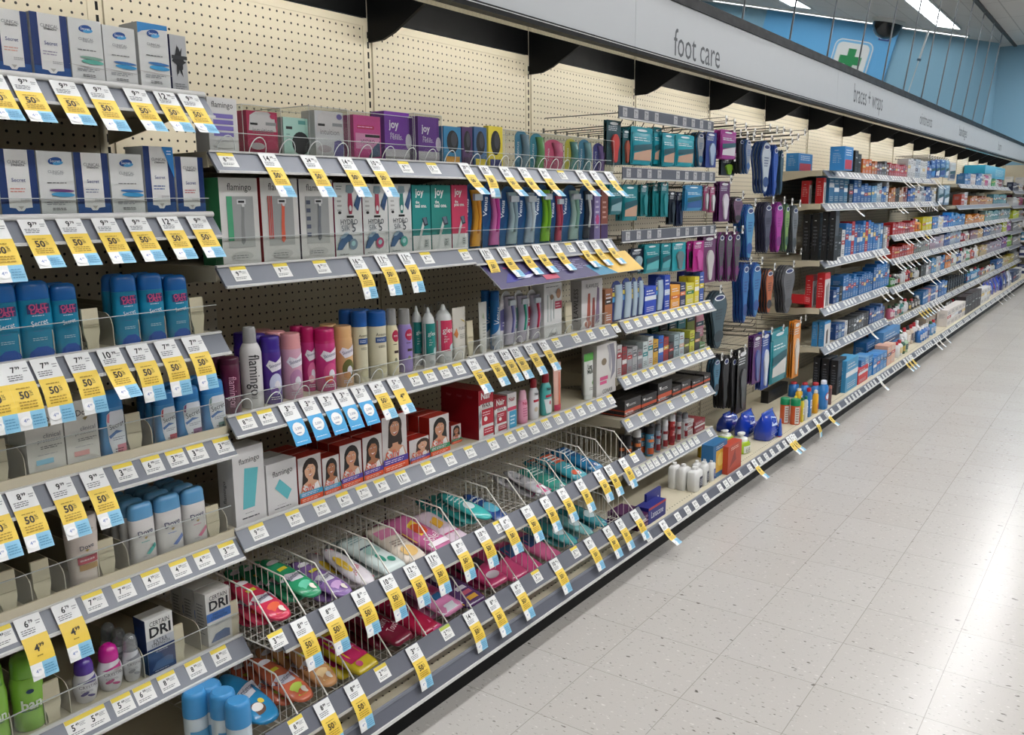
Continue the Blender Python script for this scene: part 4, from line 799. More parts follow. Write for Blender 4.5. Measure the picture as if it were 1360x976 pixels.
vessel('B3', 325, 350.7, 434, [('body', cyl(0, .68)+[(.74, .9, .9, 2), (.79, .72, .72, 2), (.81, .58, .58, 2)], mat('#dedcda', .3, coat=.3)), ('cap', [(.8, .62, .62, 2), (.97, .6, .6, 2), (1, .5, .5, 2)], clear('frost_cap', '#cfcfcd', .12, .15, .5))], FL('#26272b'), 'tall white foam can with frosted cap', 'aerosol_can', 'can', rot=-.5)
SK = lambda c, c2: [('p', [(.08, .58), (.2, .66), (.5, .62), (.92, .7), (.9, .52), (.6, .5), (.3, .48)], '#ebe6ee'), ('t', 'Skintimate', .52, .585, .66, '#2f2a6a', 12, 1.5), ('e', .5, .3, .34, .16, c), ('e', .55, .27, .16, .08, '#e8e4ec'), ('e', .4, .2, .2, .06, c2), ('l', .2, .06, .8, .12, 2, '#e0d8e4')]
aero('B3', 352, 375.4, 446, '#4a2488', '#3a1f8a', SK('#cfd4ee', '#7a4ab0'), 'violet shave gel can with ridged cap', .8, 4, rows=2)
aero('B3', 378, 402.5, 442, '#d9a6bc', '#e09a9c', SK('#c088b0', '#e8c8d8'), 'pale pink shave gel can with ridged cap', .8, 4, rows=2)
aero('B3', 404, 421, 434, '#c2307a', '#b5145c', SK('#e070a0', '#f0b0c0'), 'raspberry shave gel can with ridged cap', .8, 4, rows=1, xf=-.475)
aero('B3', 422, 447, 435.5, '#c8307c', '#c01464', SK('#d8508a', '#e0502e'), 'magenta shave gel can with ridged cap', .8, 4)
aero('B3', 447.5, 470, 432, '#dcae7a', '#e0b078', SK('#6a6a34', '#d89a5a'), 'peach shave gel can with ridged cap', .8, 4, rows=1)
AV = [('t', 'Aveeno', .5, .66, .6, '#3c3f3a', 0, 1.2), ('r', .18, .54, .84, .62, '#2a4f8a'), ('l', .24, .56, .78, .6, 2, '#dfe6f0'), ('l', .3, .46, .75, .5, 2, '#6a6a5a'), ('e', .5, .14, .3, .06, '#cfc8a0')]
aero('B3', 471, 490, 412, '#d8d2b4', '#1a5aa6', AV, 'cream shave gel can with blue cap behind', .8, flat=True, rows=1)
aero('B3', 491, 514.5, 412, '#dcd6ba', '#1c60ae', AV, 'cream shave gel can with bright blue cap', .8, flat=True, rows=1)
EO = lambda c: [('r', .1, .06, .9, .7, c), ('e', .56, .6, .34, .09, '#b81f4a'), ('t', 'eos', .56, .6, .4, '#f0e6ea'), ('l', .3, .46, .8, .49, 1, '#4a3a30'), ('r', .36, .34, .8, .38, '#3f2a2a'), ('e', .5, .24, .12, .03, '#8a8a70')]
def eos(a, b, py, c, d): vessel('B3', a, b, py, [('body', [(0, .9, .9, 2.4), (.02, 1, 1, 2.4), (.7, 1, 1, 2.2), (.76, .8, .8, 2)], mat(c, .3, coat=.3)), ('pump_cover', [(.762, .82, .82, 2), (.97, .78, .78, 2), (1, .72, .72, 2)], clear('frost_cap', '#cfcfcd', .12, .15, .5))], EO(c), d, 'pump_bottle', 'bottle')
eos(515.6, 530, 410, '#e4dcb8', 'cream lotion bottle with frosted cap'); eos(531, 548, 410, '#9a86c8', 'lilac lotion bottle with frosted cap')
def glee(key, a, b, py, c, d, xf=None, rows=0):
    vessel(key, a, b, py, [('body', cyl(0, .70)+[(.78, .86, .86, 2), (.84, .55, .55, 2), (.86, .4, .4, 2)], mat('#d9dcda', .3, coat=.3)), ('nozzle', [(.86, .36, .36, 2), (.93, .22, .22, 2), (.95, .12, .12, 2)], mat('#d8dad8', .3)), ('cap', [(.8, .76, .76, 2), (.98, .7, .7, 2), (1, .66, .66, 2)], CLR)],
           [('r', 0, .2, 1, .7, c), ('e', .85, .25, .3, .07, '#b9d4d6'), ('t', 'glee', .48, .53, .66, '#eef2f0', 0, 1.1), ('t', 'the', .3, .44, .16, '#eef2f0'), ('t', 'shave', .36, .4, .3, '#eef2f0'), ('t', 'gel.', .3, .36, .2, '#eef2f0'), ('e', .4, .08, .2, .03, '#bfc4c2')], d, 'aerosol_can', 'can', xf=xf, rows=rows)
glee('B3', 549, 562, 402, '#17807c', 'dark teal mousse can behind', xf=-.48); glee('B3', 563, 579, 404, '#17857e', 'white topped teal mousse can'); glee('B3', 580, 601, 400, '#d83a62', 'white topped coral mousse can')
def tube_(key, a, b, py, c, art, d, up=True, capc=None, xf=None):
    if up: parts = [('body', [(0, .7, .8, 2), (.1, .78, .82, 2), (.3, .86, .7, 2), (.95, 1, .12, 3), (1, 1, .1, 3)], mat(c, .35, coat=.2))]
    else: parts = [('body', [(.12, .8, 1, 2), (.3, .86, .9, 2), (.95, 1, .14, 3), (1, 1, .1, 3)], mat(c, .35, coat=.2)), ('cap', [(0, .74, .9, 2), (.115, .78, .95, 2)], mat(capc or c, .35))]
    return vessel(key, a, b, py, parts, art, d, 'cream_tube', 'tube', ratio=.45, xf=xf)
tube_('B3', 602, 620, 408, '#dcd8cc', [('p', [(.05, .5), (.2, .42), (.3, .5), (.2, .62)], '#d8884a'), ('t', 'PURE', .6, .6, .44, '#8a8a86'), ('p', [(.5, .78), (.85, .7), (.8, .74)], '#e0c23a'), ('l', .4, .4, .85, .5, 3, '#9a9a92')], 'white tube with orange fruit')
tube_('C3', 635.4, 648, 401, '#dcdcd4', [('p', [(.3, .7), (.5, .8), (.6, .66)], '#b8c8a8'), ('l', .3, .3, .8, .6, 5, '#a8aca0')], 'plain white tube with leaf print')
aero('C3', 650.7, 664, 386, '#1d6aa8', '#1a62a4', [('r', 0, 0, 1, .26, '#b9c2ca'), ('p', [(0, .26), (1, .26), (1, .5), (.5, .34)], '#c9d6e0'), ('t', 'Venus', .5, .58, .3, '#e8eef4', 84, 1.2)], 'blue shave gel can with white script', .86, flat=True, rows=1)
for a, b, p, c, d in ((670.7, 687, 388, '#6a6aa0', 'violet trimmer card'), (688, 703, 387, '#2f9a82', 'green trimmer card'), (705, 720, 386, '#b8284a', 'red trimmer card')):
    blister('C3', a, b, p, '#d9dada', BM('#a9a4b4'), [('p', [(.02, .3), (.98, .3), (.98, .66), (.5, .7), (.02, .66)], c), ('p', [(.1, .85), (.9, .85), (.9, .7), (.6, .62), (.4, .74), (.1, .74)], '#eceded'), ('e', .5, .5, .16, .06, '#202226'), ('l', .2, .36, .8, .46, 2, '#e8e8ea'), ('e', .5, .14, .3, .1, '#eceded'), ('e', .5, .14, .12, .05, c)], d, razor=c, wave=False, group='trimmer cards', th=.02)
carton('C3', 722.6, 746, 378, .05, '#dcdcda', [('l', .1, .92, .9, .96, 1, '#777'), ('r', .18, .3, .22, .8, '#9aa'), ('r', .36, .3, .4, .8, '#9aa'), ('r', .52, .34, .56, .76, '#9aa'), ('e', .42, .75, .1, .05, '#8a6a4a'), ('e', .8, .8, .13, .09, '#a87a5a'), ('r', .6, .52, .98, .66, '#b8284a'), ('l', .64, .54, .94, .64, 2, '#f0d8de'), ('t', 'CONAIR', .5, .06, .5, '#2a2a2c')], 'white trimmer kit box', 'trimmer_carton')
carton('C3', 772, 799.5, 373, .05, '#d6d3d2', [('t', 'FLAWLESS', .5, .87, .6, '#3a3a3c'), ('p', [(.2, 0), (.36, 0), (.42, .3), (.4, .72), (.3, .72), (.26, .3)], '#a8503c'), ('p', [(.46, 0), (.6, 0), (.64, .3), (.62, .62), (.52, .62), (.5, .3)], '#8e3f34'), ('p', [(.66, .06), (.86, .1), (.84, .8), (.74, .84)], '#7f6a86'), ('e', .3, .1, .16, .07, '#b86a50')], 'white dermaplaning box with copper wands', 'trimmer_carton', side='#b9b6b4', sart=[('t', 'FLAWLESS', .5, .5, .66, '#3f3e40', 90)])
# ---------------------------------------------------------------- wax boxes
carton('B4', 314, 355, 599, .06, '#d9d8d7', a_flam_wax([(.24, .2), (.62, .2), (.8, .7), (.36, .73)]), 'tall white wax box with aqua strip', 'wax_carton', 'box', 'white wax boxes', sart=[('t', 'flamingo', .4, .42, .3, '#3a3b3e', 90)])
carton('B4', 356.6, 396.6, 619, .05, '#d9d8d7', a_flam_wax([(.25, .5), (.42, .66), (.8, .38), (.64, .2)], True), 'smaller white wax box with tilted aqua square', 'wax_carton', 'box', 'white wax boxes', rows=1)
RB = '#a8281c'
SKN = ('#c99272', '#a8704e', '#d8a888', '#b57a58')
for i, (a, b, p, h, s, bn, d, r, kw) in enumerate((
        (397.8, 428.4, 610, '#2a1c16', SKN[2], '#3a9cc0', 'red wax box with smiling face and aqua band', 2, {}),
        (429.6, 452, 609.6, '#1c1412', SKN[1], '#3a9cc0', 'narrow red wax box with smiling face', 2, {}),
        (453, 481.5, 593, '#141012', SKN[0], '#4a3a9a', 'red wax box with long haired face and purple band', 3, {}),
        (483, 508.6, 582.5, '#1a1210', SKN[1], '#4a3a9a', 'red wax box with swept back hair and purple band', 3, {}),
        (508.9, 541.5, 556, '#2a1a14', SKN[0], '#4a3a9a', 'tallest red wax box with seated figure', 1, dict(cx=.5, cy=.78, s=.8)),
        (544, 570, 586, '#3a2418', SKN[2], '#4a3a9a', 'low red wax box with side facing face', 2, dict(cx=.66)),
        (571, 597, 556, '#1a1412', SKN[0], '#2f8a5a', 'red wax box with green band and centre parting', 2, {}),
        (599.3, 612.5, 566, '#2a1a14', SKN[3], '#2f8a5a', 'narrow red wax box with turned face', 1, dict(xf=-.475)))):
    xf = kw.pop('xf', None)
    carton('B4', a, b, p, .042, RB, a_face(h, s, bn, **kw), d, 'wax_carton', 'box', 'red wax boxes with faces', rows=r, xf=xf)
carton('C4', 636, 655.6, 520, .16, '#a01222', a_nair(), 'large crimson wax kit box', 'wax_carton', 'box', side='#9a1020', sart=[('t', 'Nair', .22, .86, .14, '#c86a70', 0, 1, True), ('t', 'Nair', .5, .86, .14, '#b85a60', 0, 1, True), ('t', 'Nair', .78, .86, .14, '#a84a50', 0, 1, True)])
carton('C4', 656.6, 673, 531, .05, '#b01c30', a_nair('#a81c34'), 'small crimson wax strip box', 'wax_carton')
carton('C4', 674, 686, 524, .045, '#d6d8da', [('r', 0, .6, 1, 1, '#dcdad8'), ('t', 'Nair', .5, .84, .7, '#9a1c30', 0, 1, True), ('r', 0, .52, 1, .62, '#c2385a'), ('r', .2, .02, 1, .5, '#3f9cc4'), ('l', .3, .1, .9, .4, 3, '#d8ecf2')], 'white and blue hair remover box', 'wax_carton')
vessel('C4', 687, 701, 518, [('body', [(0, .85, .9, 2.4), (.03, 1, 1, 2.4), (.55, .95, .95, 2.4), (.72, .8, .9, 2.2)], mat('#e49ab4', .3, coat=.3)), ('cap', [(.722, .75, .8, 2.2), (.9, .7, .7, 2.2), (1, .5, .5, 2.2)], mat('#eab8c8', .3))], [('t', 'Nair', .5, .62, .6, '#b0244a', 0, 1, True), ('l', .2, .2, .8, .5, 4, '#b85a7a')], 'pink hair remover bottle', 'lotion_bottle', 'bottle', ratio=.6)
def nairb(a, b, p, c, art, d): vessel('C4', a, b, p, [('body', [(0, .9, .9, 2.4), (.03, 1, 1, 2.4), (.66, 1, .95, 2.4), (.76, .7, .7, 2.2), (.79, .5, .5, 2)], mat(c, .3, coat=.3)), ('cap', [(.79, .62, .7, 2), (.96, .6, .66, 2), (1, .5, .5, 2)], mat('#8a1422', .35))], [('t', 'Nair', .52, .64, .5, '#2a2a30', 0, 1, True), ('r', .15, .44, .9, .5, '#b01c38'), *art], d, 'lotion_bottle', 'bottle', ratio=.6)
nairb(701.5, 715.5, 503, '#dcdcde', [('e', .4, .26, .2, .06, '#c9b8a0')], 'white hair remover bottle with red cap'); nairb(716.7, 732, 496, '#4fb0ac', [('p', [(.05, .4), (.95, .4), (.95, .05), (.2, .05)], '#d8e4e4'), ('e', .6, .3, .1, .05, '#c04a5a')], 'aqua hair remover bottle with red cap')
tube_('C4', 733, 746, 481, '#e2b4a4', [('p', [(.4, .1), (.6, .8), (.75, .8), (.7, .1)], '#d06a4a'), ('r', .1, .02, .95, .14, '#c2385a'), ('l', .2, .82, .9, .92, 2, '#b86a5a')], 'tall salmon tube with legs print')
tube_('C4', 773, 788.6, 469, '#dfe2dc', [('r', 0, .84, 1, 1, '#58a848'), ('t', 'Leg', .5, .7, .44, '#3a4238', 0, 1.2, True), ('t', 'Mask', .52, .61, .6, '#3a4238', 0, 1.2, True), ('p', [(.55, .36), (.75, .42), (.7, .3)], '#7fae6a'), ('l', .3, .2, .8, .28, 2, '#88907f')], 'white leg mask tube with green crimp', False, '#d9dcd6')
carton('C4', 792, 818, 460, .07, '#d9d6d2', [('p', [(.62, .98), (.85, .98), (.95, .7), (.92, .4), (.7, .26), (.78, .5), (.74, .75)], '#8a8894'), ('p', [(.5, .96), (.62, .98), (.74, .75), (.7, .4), (.6, .55), (.6, .8)], '#a9a7ae'), ('e', .36, .66, .13, .07, '#8a7a64'), ('r', .16, .3, .56, .37, '#d65a8a'), ('r', .16, .22, .5, .28, '#d65a8a'), ('t', 'CONAIR', .55, .07, .5, '#26262a', 0, 1.2)], 'tall cream epilator box', 'trimmer_carton', side='#c2bfba')
# ---------------------------------------------------------------- foot care shelves
PAL = [('#a86a44', '#3a2a20'), ('#1c2f6e', '#4a9ad0'), ('#20336e', '#3f86c8'), ('#1b2b66', '#e0c23a'), ('#1b2b66', '#8cb4d8'), ('#2448b8', '#dfe6f0'), ('#1c2f6a', '#4a9ad0'), ('#2a4ab0', '#c9d6e8'), ('#e8a030', '#d06a1a'), ('#26305c', '#e88a5a'), ('#d8ce4a', '#2a7a4a'), ('#e0cf3c', '#f0efe8'), ('#3a5aa8', '#e6cf4a')]
nmC = ['brown corn pad box', 'navy corn remover pack', 'dark blue callus pack', 'navy pack with blue dropper', 'navy pack with pale dropper', 'bright blue box', 'navy and sky box', 'blue and white box', 'orange box', 'navy and salmon box', 'lime and green box', 'yellow and white box', 'tall blue and yellow box']
for i, (a, b, p) in enumerate(((803, 813, 385), (814, 827, 374), (828, 839, 370), (840, 847, 369), (848, 855, 368), (856, 871, 382), (872, 881, 368), (882, 889, 366), (890.5, 902.5, 380), (903, 910, 376), (911, 921, 377), (922, 928, 368), (928.6, 934, 362))):
    c1, c2 = PAL[i]
    if i in (1, 2, 3, 4, 6): blister('Da', a, b, p, c1, BM('#a9bccb'), [('r', .1, .62, .9, .72, '#d8c24a'), ('l', .15, .75, .85, .85, 2, '#e8ecf4'), ('p', [(.4, .05), (.75, .05), (.62, .45), (.52, .45)], '#d8e6ee'), ('r', .1, .48, .9, .6, c2)], nmC[i], razor=None, r=.18, group='carded foot remedies', th=.009, wave=False)
    else: carton('Da', a, b, p, .04, c1, a_generic('#e8e8ee', c2, i), nmC[i], 'remedy_carton', 'box', 'small foot remedy boxes', rows=1)
carton('Da', 903, 921, 361, .02, '#1c2a8a', a_generic('#dfe4f4', '#3a52b8', 3), 'wide navy box at the back', 'remedy_carton', 'box', 'small foot remedy boxes', xf=-.56)
WR = [('#b8b4b4', '#a02430'), ('#8e2a30', '#d8d4d2'), ('#9a9ca0', '#c03a34'), ('#a9abad', '#7a7c80'), ('#8a8c90', '#c9cbcc'), ('#c8d4d4', '#2a8a92'), ('#cfd8d8', '#2a8a92'), ('#d8a83a', '#2a2a2c'), ('#2a6ac0', '#dfe4ea'), ('#a8302c', '#d8b44a'), ('#3a3a40', '#c03a34'), ('#9fb4b8', '#5a7a86'), ('#b8ccd0', '#d8b49a'), ('#5a5a44', '#b8c23a'), ('#c8cc4a', '#7a8a2a'), ('#3a3a3c', '#d8a070'), ('#6a9a6a', '#dfe0da')]
nmW = 'red white striped|crimson|grey with red|silver|light silver|white and teal|tall white and teal|amber and black|blue and white|red and gold|black and red|pale teal|light blue and beige|olive and lime|lime|black and peach|green and white'.split('|')
xs = [819, 827.5, 828, 840, 852, 853, 857, 865, 871, 877, 885, 888, 895, 904, 911, 921, 929, 937]
tops = [459, 456, 465, 461, 459, 455, 448, 446, 447, 449, 450, 445, 443, 445, 440, 443, 450]
for i in range(17):
    a, b = 819+6.9*i, 819+6.9*i+6.4
    carton('Db', a, b, tops[i]+(6 if i % 3 == 1 else 0), .035, WR[i][0], a_generic('#44464a' if i % 2 else '#8a2a2c', WR[i][1], 20+i), f'{nmW[i]} wart remedy box', 'remedy_carton', 'box', 'small wart remedy boxes', rows=2)
for i in range(8): carton('Db', 840+12*i, 850+12*i, 447-6*i+(i % 2)*4, .02, ['#1a6a72', '#9a9ca0', '#176a6a', '#2a2a2c', '#1f6f86', '#3a8a94', '#8a9a3a', '#c88a9a'][i], a_generic('#d0d8d8', '#2c4a58', 50+i), f'{["dark teal", "grey", "deep teal", "black", "blue teal", "light teal", "olive", "rose"][i]} carton at the back', 'remedy_carton', 'box', 'tall cartons at the back', xf=-.60)
OR = ['#2a282a', '#3a3838', '#242224', '#4a4646', '#2c2a2c', '#343232', '#3c3a3a', '#2a2828', '#302e2e']
for i, (a, b, p, d) in enumerate(((829, 843, 548, .05), (829.5, 851, 533, .05), (852, 872, 527, .05), (873, 886, 530, .05), (873.5, 892, 510, .05), (893, 904, 515, .05), (905, 917, 508, .04), (919, 934, 506, .05), (934.6, 943, 498, .05))):
    carton('Dc', a, b, p, d, OR[i], [('r', .0, .2, 1, .42, '#c8502a'), ('t', 'LOTRIMIN', .5, .68, .7, '#e4e2e0', 0, 1.2) if i in (0, 3) else ('l', .2, .6, .8, .74, 2, '#e4e2e0'), ('l', .1, .05, .9, .16, 1, '#a8a4a2'), ('p', [(.06, .8), (.24, .8), (.15, .6)], '#e6e4e2')],
           ['low black and orange cream box', 'black cream box with orange stripe', 'grey black cream box', 'long flat black cream box', 'taller black cream box', 'small black cream box', 'black and amber cream box', 'wide dark cream box', 'end black cream box'][i], 'cream_carton', 'box', 'black and orange foot cream boxes', rows=2, sart=[('r', 0, .2, 1, .4, '#b8482a')])
for i, (a, b, p, bc, cc, d) in enumerate(((829, 838, 578, '#2c2a2c', '#2a282a', 'black foot spray can'), (839.5, 851, 570, '#3a3838', '#d8d8d8', 'black foot spray can with white cap'), (856, 868, 567, '#3f86a8', '#2a2a2e', 'blue grey foot spray can'), (869, 877, 563, '#8a98a6', '#6a6c70', 'grey blue foot spray can'), (878, 886.5, 556, '#c9c9cc', '#d9d9da', 'white foot spray can'), (887.5, 896, 550, '#b83a3a', '#dcdcdc', 'red and white foot spray can'), (897, 904, 552, '#c4b8b8', '#6c6c70', 'pale foot spray can with grey cap'), (905, 913, 548, '#bcbcc0', '#77787c', 'silver foot spray can'))):
    aero('Dd', a, b, p, bc, cc, [('r', 0, .5, 1, .6, '#e07a3a' if i < 3 else '#8a1c24'), ('r', 0, .08, 1, .3, '#8a1c24' if i > 2 else '#c85a2c'), ('l', .2, .32, .8, .46, 3, '#e4e4e6'), ('t', 'TIN', .5, .66, .6, '#e6e6e8', 0, 1.1)], d, .8, flat=True, rows=1)
carton('Dd', 908, 921, 562, .05, '#c9c6c4', a_generic('#5a1c24', '#8a1c24', 4), 'white and maroon foot powder box', 'remedy_carton', xf=-.445); carton('Dd', 922, 936, 561, .08, '#8a1c28', a_generic('#e0d8d8', '#dcdcda', 9), 'maroon foot powder box', 'remedy_carton', rows=1)
# ---------------------------------------------------------------- wire bins
def wire_row(key, xr, zt, px0, px1, fronts, prof, zf, desc, slot):
    y0, y1 = Yof(px0, xr, zt), Yof(px1, xr, zt)
    if zt > .4: y0 = U0+.006
    t = thing('wire_bin_tray', (0, y0, zt), f'{desc} wire bin tray with grey price rail', 'wire bin', 'wire bin trays'); W = y1-y0
    mb = MB(); pr = lambda a, b, s: (a, s, b)
    mb.prism([(xr, 0), (xr+RDX, RDZ), (xr+RDX-.004, RDZ-.003), (xr-.004, -.002)], pr, 0, W, RAILD); mb.prism([(xr+RDX-.005, RDZ-.006), (xr+RDX+.004, RDZ-.006), (xr+RDX+.003, RDZ), (xr+RDX-.003, RDZ)], pr, 0, W, mat('#bdbab2', .4))
    mb.build('price_rail', t)
    mb = MB(); zb = zf-zt
    for i in range(16): x = xr-.012-.032*i; mb.bar((x, 0, zb), (x, W, zb), .0014, WIRE)
    n = int(W/.026)
    for i in range(n+1): mb.bar((xr-.005, W*i/n, zb-.0025), (XP+.01, W*i/n, zb-.0025), .0011, WIRE)
    for i in range(n+1): mb.bar((xr+.012, W*i/n, -.05), (xr-.008, W*i/n, zb), .0011, WIRE)
    mb.build('wire_floor', t)
    SH[key] = dict(z=zf+.0015, zr=zt, zt=zt, xt=xr, place=slot, key=key, xf=xr-.01)
    ys = []
    for px in fronts:
        y = Yof(px, xr, zt); ys.append(y); mb = MB(); R = .0023
        top = [(a, 0, b-zt) for a, b in prof]; mb.tube(top, R, WIRE, 5)
        mb.bar((xr-.006, 0, zb), (XP+.02, 0, zb), R*.8, WIRE); mb.bar((xr-.002, 0, -.01), (xr-.006, 0, zb), R, WIRE)
        x = xr-.02
        while x > XP+.03:
            for (a, b), (c, d) in zip(prof, prof[1:]):
                if c <= x <= a: zz = b+(d-b)*(a-x)/(a-c); break
            mb.bar((x, 0, zb), (x, 0, zz-zt), .0012, WIRE); x -= .024
        tag(mb.build('wire_divider', None, (0, y, zt)), f'white wire divider fin, {along("wd"+key)} along {slot}', 'wire divider', 'white wire bin dividers')
    return ys
R1 = wire_row('W1', -.305, .450, 344, 850, (365, 407, 448, 487, 518, 551, 580, 612, 641, 672, 699, 726, 750, 773, 792, 814, 838), [(-.307, .448), (-.384, .528), (-.66, .55), (-.79, .556)], .395, 'upper', 'the upper wire bin row')
R2 = wire_row('W2', -.268, .232, 352, 848, (396, 436, 471, 521, 567, 595, 627, 659, 688, 715, 739, 763, 783, 803, 823, 841), [(-.27, .23), (-.346, .311), (-.62, .333), (-.79, .338)], .178, 'lower', 'the lower wire bin row')
for px, p in ((353, '3.79'), (653, '7.99'), (835, '7.79')): L('W1', px, p)
for i, (px, p) in enumerate(((383, '8.99'), (421, '8.99'), (463.5, '8.79'), (501, '10.99'), (533, '12.99'), (562, '11.99'), (596.5, '8.79'), (628, '10.99'), (660, '6.99'), (689, '7.99'), (714, '8.79'), (737, '7.99'), (761, '8.99'), (786, '9.99'), (800, '10.99'), (819, '8.99'))): T('W1', px, p, a=16 if i < 8 else 24, Ln=.125)
for px, p in ((380, '8.99'), (495, '2.99'), (703.7, '5.99'), (755.6, '5.99')): L('W2', px, p)
L('W2', 582, '2.99', '#b8c84a')
for i, (px, p) in enumerate(((413.5, '8.99'), (454, '8.49'), (536, '3.99'), (612, '14.99'), (642, '8.79'), (675.5, '8.79'), (727, '10.99'), (773, '8.79'), (798, '8.79'), (814.5, '8.99'), (834.5, '7.99'))): T('W2', px, p, a=16 if i < 4 else 26, Ln=.125)
def pouch_outline(W, Ln, kind):
    o = []
    if kind == 'bulb':      # narrow handle end, round razor end
        for i in range(26):
            a = 2*PI*i/26; x = math.cos(a); w = .5*(.62+.38*(x+1)/2)*(1 if x > -.6 else .9); o.append((Ln/2*math.copysign(abs(x)**.8, x), W*w*math.copysign(abs(math.sin(a))**.8, math.sin(a))))
    else:
        for i in range(26):
            a = 2*PI*i/26; x, y = math.cos(a), math.sin(a); o.append((Ln/2*math.copysign(abs(x)**.22, x), W/2*math.copysign(abs(y)**.25, y)))
    return o
def pouch(key, y, x, W, Ln, kind, c, art, desc, tilt=12, dz=0, rz=0, th=.02, clear_=None):
    S = SH[key]; ol = pouch_outline(W, Ln, kind)
    m = mat(c, .22, coat=.4); fr = (1, .93, .78, .5, .25)
    def hz(q): return th*(1-q**(2.6 if kind == 'bulb' else 5))**.6 if q < 1 else 0
    mb = MB(); up = [[(a*q, b*q, hz(q)) for a, b in ol] for q in fr]; dn = [[(a*q, b*q, -hz(q)*.5) for a, b in ol] for q in reversed(fr)]
    mb.loft(dn+up[1:], m)
    def fn(u, v, o):
        b = (u-.5)*W; a = (.5-v)*Ln; q = min(max(abs(a)/(Ln/2), abs(b)/(W/2)), .97) if kind != 'bulb' else min(math.hypot(a/(Ln/2), b/(W/2*.82)), .97)
        q = 0 if q < .001 else q
        for i in range(len(fr)-1):
            if fr[i+1] <= q <= fr[i]: t = (q-fr[i+1])/(fr[i]-fr[i+1]); return (a, b, hz(fr[i+1])*(1-t)+hz(fr[i])*t+o+.0012)
        return (a, b, th*.995+o+.0012)
    mb.art(fn, W, Ln, art, 3)
    o = mb.build('disposable_razor_pouch', None, (x, y, S['z']+th*.55+Ln/2*math.sin(math.radians(tilt))+dz))
    o.rotation_euler = (0, math.radians(tilt), rz)
    return tag(o, f'{desc}, {along("po"+key)} pouch along {S["place"]}', 'razor pouch', f'razor pouches in {S["place"]}')
def skin(c2, lab='#d9d6de'):
    return [('p', [(.06, .46), (.3, .5), (.6, .46), (.95, .53), (.92, .36), (.6, .32), (.3, .34)], lab), ('t', 'Skintimate', .5, .42, .74, '#2a2c5a', 10, 1.4), ('e', .5, .18, .3, .1, c2), ('e', .62, .14, .12, .05, '#f0e6d8'), ('r', .3, .58, .6, .64, '#e6d83a'), ('e', .5, .8, .22, .05, '#ece8ec')]
def flat(c1, c2, w): return [('r', .08, .55, .92, .9, c2), ('l', .15, .6, .85, .85, 3, c1), ('l', .2, .3, .85, .4, 2, '#ece6ea'), ('e', .4, .16, .26, .07, c2), ('e', .55, .12, .12, .04, '#cfd0d4')]
XC = lambda key, Ln: SH[key]['xt']-.022-Ln/2
def slot(ys, i): return (ys[i]+ys[i+1])/2, ys[i+1]-ys[i]
def fill(key, ys, i, kind, c, art, desc, n=2, W=None, Ln=.21, tilt=14):
    y, w = slot(ys, i); W = min(W or .088, w-.008)
    for k in range(n): pouch(key, y+(.004 if k else 0), XC(key, Ln)-.05*(n-1-k), W, Ln, kind, c, art, desc+('' if k == n-1 else ' underneath'), tilt, .021*k, rz=.05*((i*7+k*3) % 5-2), th=.016)
R1x = [R1[0]-.06]+R1
fill('W1', R1x, 1, 'bulb', '#d83a5a', skin('#e8603a'), 'coral and orange pouch', 3)
fill('W1', R1x, 2, 'bulb', '#2f9a6a', skin('#5fc4a0'), 'green aloe pouch', 4); fill('W1', R1x, 3, 'bulb', '#8a6aa8', skin('#c8a0d0'), 'lilac flower pouch', 2)
fill('W1', R1x, 4, 'bulb', '#d9d2d6', [('p', [(.4, .9), (.7, .9), (.85, .1), (.7, .1)], '#d23a5a'), ('e', .3, .5, .12, .2, '#e8c23a'), ('t', 'Soleil', .4, .3, .6, '#b82a4a', 40)], 'white pouch with pink and yellow razors', 2)
fill('W1', R1x, 5, 'flat', '#cfdcd8', [('e', .4, .3, .1, .1, '#2f8a74'), ('e', .65, .2, .12, .06, '#2f8a74', .6), ('e', .5, .5, .3, .1, '#9fc4bc'), ('l', .2, .56, .8, .64, 1, '#4a5a6a'), ('l', .2, .75, .8, .9, 3, '#7a9a9a')], 'white pouch with green leaves', 2, .1)
fill('W1', R1x, 6, 'flat', '#ddd0c0', [('e', .5, .2, .3, .12, '#e0b870'), ('r', .1, .6, .9, .8, '#c87a9a'), ('l', .2, .35, .8, .5, 3, '#8a7a74')], 'cream and pink pouch', 2)
fill('W1', R1x, 7, 'flat', '#c86a9a', [('p', [(.0, .6), (1, .8), (1, .45), (0, .3)], '#e8c23a'), ('e', .5, .5, .24, .14, '#d8572a'), ('t', 'Soleil', .5, .24, .66, '#f2e6ea', 14, 1.3), ('r', .1, .06, .9, .15, '#ecdfe6')], 'pink and yellow sun print pouch', 2, .1)
fill('W1', R1x, 8, 'flat', '#d8c4d0', [('p', [(.0, .6), (1, .8), (1, .55), (0, .4)], '#e8b23a'), ('l', .15, .24, .9, .32, 1, '#c24a7a')], 'pale pink and gold pouch', 1, .09)
fill('W1', R1x, 9, 'bulb', '#3fb4b0', [('e', .4, .4, .2, .1, '#d8e8ea'), ('p', [(.6, .9), (.8, .9), (.9, .1), (.75, .05)], '#2a3f8a'), ('l', .2, .5, .7, .8, 4, '#c8ecec')], 'aqua razor pouch', 3)
fill('W1', R1x, 10, 'bulb', '#2a4a8a', [('e', .5, .4, .3, .15, '#5ab0c8'), ('l', .2, .6, .8, .8, 2, '#dfe6f0')], 'dark blue razor pouch', 1)
fill('W1', R1x, 12, 'bulb', '#b9b8bc', [('e', .5, .62, .4, .28, '#cfcdd0'), ('t', 'Soleil', .5, .62, .6, '#3a3a40'), ('r', .2, .08, .9, .28, '#c2447a'), ('r', .5, .14, .8, .24, '#eee')], 'grey and magenta razor pouch', 2); fill('W1', R1x, 13, 'flat', '#3f9a8a', flat('#dfeeea', '#2a7a72', 0), 'green teal razor pouch', 1)
